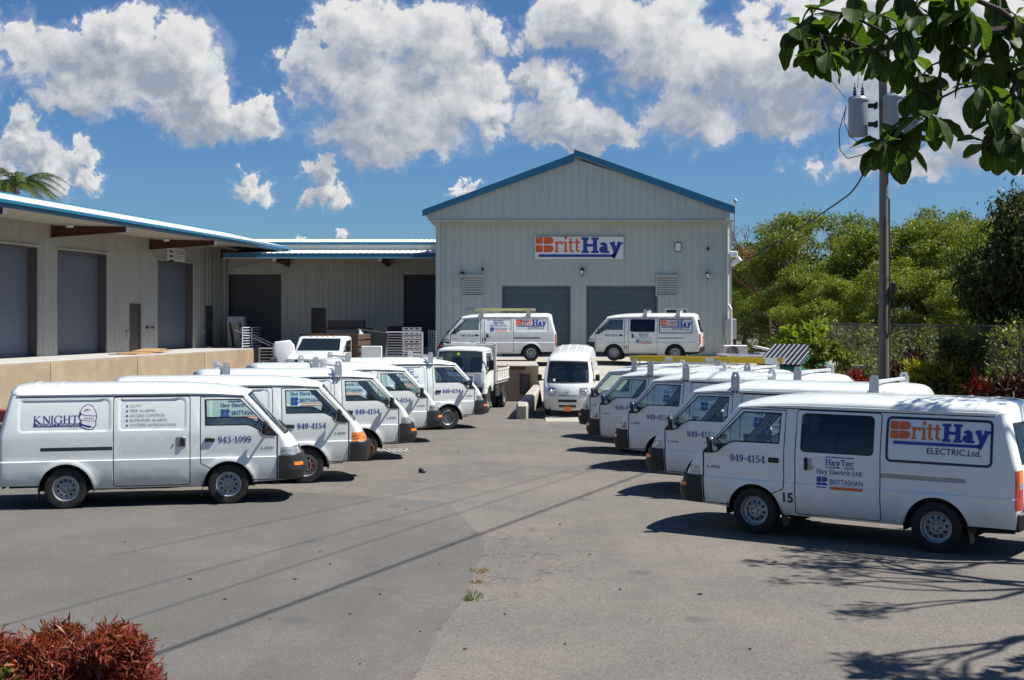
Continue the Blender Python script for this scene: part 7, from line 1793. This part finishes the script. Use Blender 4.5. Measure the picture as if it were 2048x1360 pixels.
for (x, y, n) in ROS:
    p = AP(x, y, D0 + rr.uniform(-.35, .35)); q = min(nodes, key=lambda k: (k - p).length)
    MB().tube([q, q.lerp(p, .5) + Vector((0, 0, .02)), p], [.008, .006, .005], 5).build('twig', M_twig, t)
    a0 = rr.uniform(0, 6)
    for k in range(n + 1):
        a = a0 + k * 2.4 + rr.uniform(-.3, .3); pitch = rr.choice((rr.uniform(-1.2, -.2), rr.uniform(-1.35, -.7), rr.uniform(-.3, .5)))
        d = Vector((math.cos(a) * math.cos(pitch), math.sin(a) * math.cos(pitch), math.sin(pitch))); s = rr.uniform(.50, .95)
        Z = Vector((rr.uniform(-.4, .4), rr.uniform(-.4, .4), 1)); Yv = Z.cross(d).normalized(); Z = d.cross(Yv)
        Mx = Matrix((d, Yv, Z)).transposed()
        o = inst('leaf', LV[nleaf % 4], t, p + d * .02, Mx.to_euler(), (s, s * rr.uniform(.85, 1.2), s)); nleaf += 1
# the rest of that tree, out of the frame on the right: it shades the lower right corner
cl = [(rr.uniform(.35, 2.7), rr.uniform(-1.4, 3.0), rr.uniform(4.6, 6.2), rr.uniform(.22, .42), .6) for k in range(20)]
cl = [c for c in cl if (c[0] + 6.2) / (c[1] + 8.6) > .47]
o = inst('outer_leaves', leaf_cloud('foliage', cl, 1700, .24, MATS['broad_leaf'], 41, asp=.6), t); o['kind'] = 'stuff'
mb = MB()
for c in cl: mb.tube([(.0, -.1, 4.2), (c[0] * .5, c[1] * .5, (c[2] + 4.2) / 2 + .2), c[:3]], [.05, .03, .012], 6)
mb.build('limb', M_bark, t)
# thinly leaved tree farther back on the right, its branches shade the asphalt before van 15
t = empty('bare_tree', 'thinly leaved tree standing out of view right of van 15', 'tree', (12.1, 13.6, 0))
rr = random.Random(9); mb = MB(); tips = []
def br2(p, d, L_, r, dep):
    q = p + d * L_; mid = p.lerp(q, .5) + Vector((rr.uniform(-.08, .08), rr.uniform(-.08, .08), rr.uniform(-.05, .08))) * L_
    mb.tube([p, mid, q], [r, r * .85, r * .65], 6, cap=False)
    if dep < 4:
        for k in range(2 if dep else 3): br2(q, (d + Vector((rr.uniform(-.5, .35), rr.uniform(-.7, .7), rr.uniform(-.3, .35)))).normalized(), L_ * rr.uniform(.65, .85), r * .6, dep + 1)
    else: tips.append(q)
mb.tube([(0, 0, -.1), (0, 0, 2), (-.2, 0, 3.8)], [.28, .22, .18], 10)
br2(Vector((-.2, 0, 3.8)), Vector((-.75, -.15, .6)).normalized(), 1.9, .17, 0); br2(Vector((-.1, 0, 3.2)), Vector((-.6, .3, .7)).normalized(), 2.0, .16, 0); br2(Vector((-.2, 0, 3.8)), Vector((-.2, .75, .6)).normalized(), 2.0, .16, 0)
mb.build('trunk', M_bark, t, 40)
cl = [(q.x, q.y, q.z, rr.uniform(.15, .3), .6) for q in tips if (q.x + 12.1) / (q.y + 13.6) > .43]
o = inst('sparse_leaves', leaf_cloud('foliage', cl, 2000, .12, M_leafB, 43, asp=.5), t); o['kind'] = 'stuff'
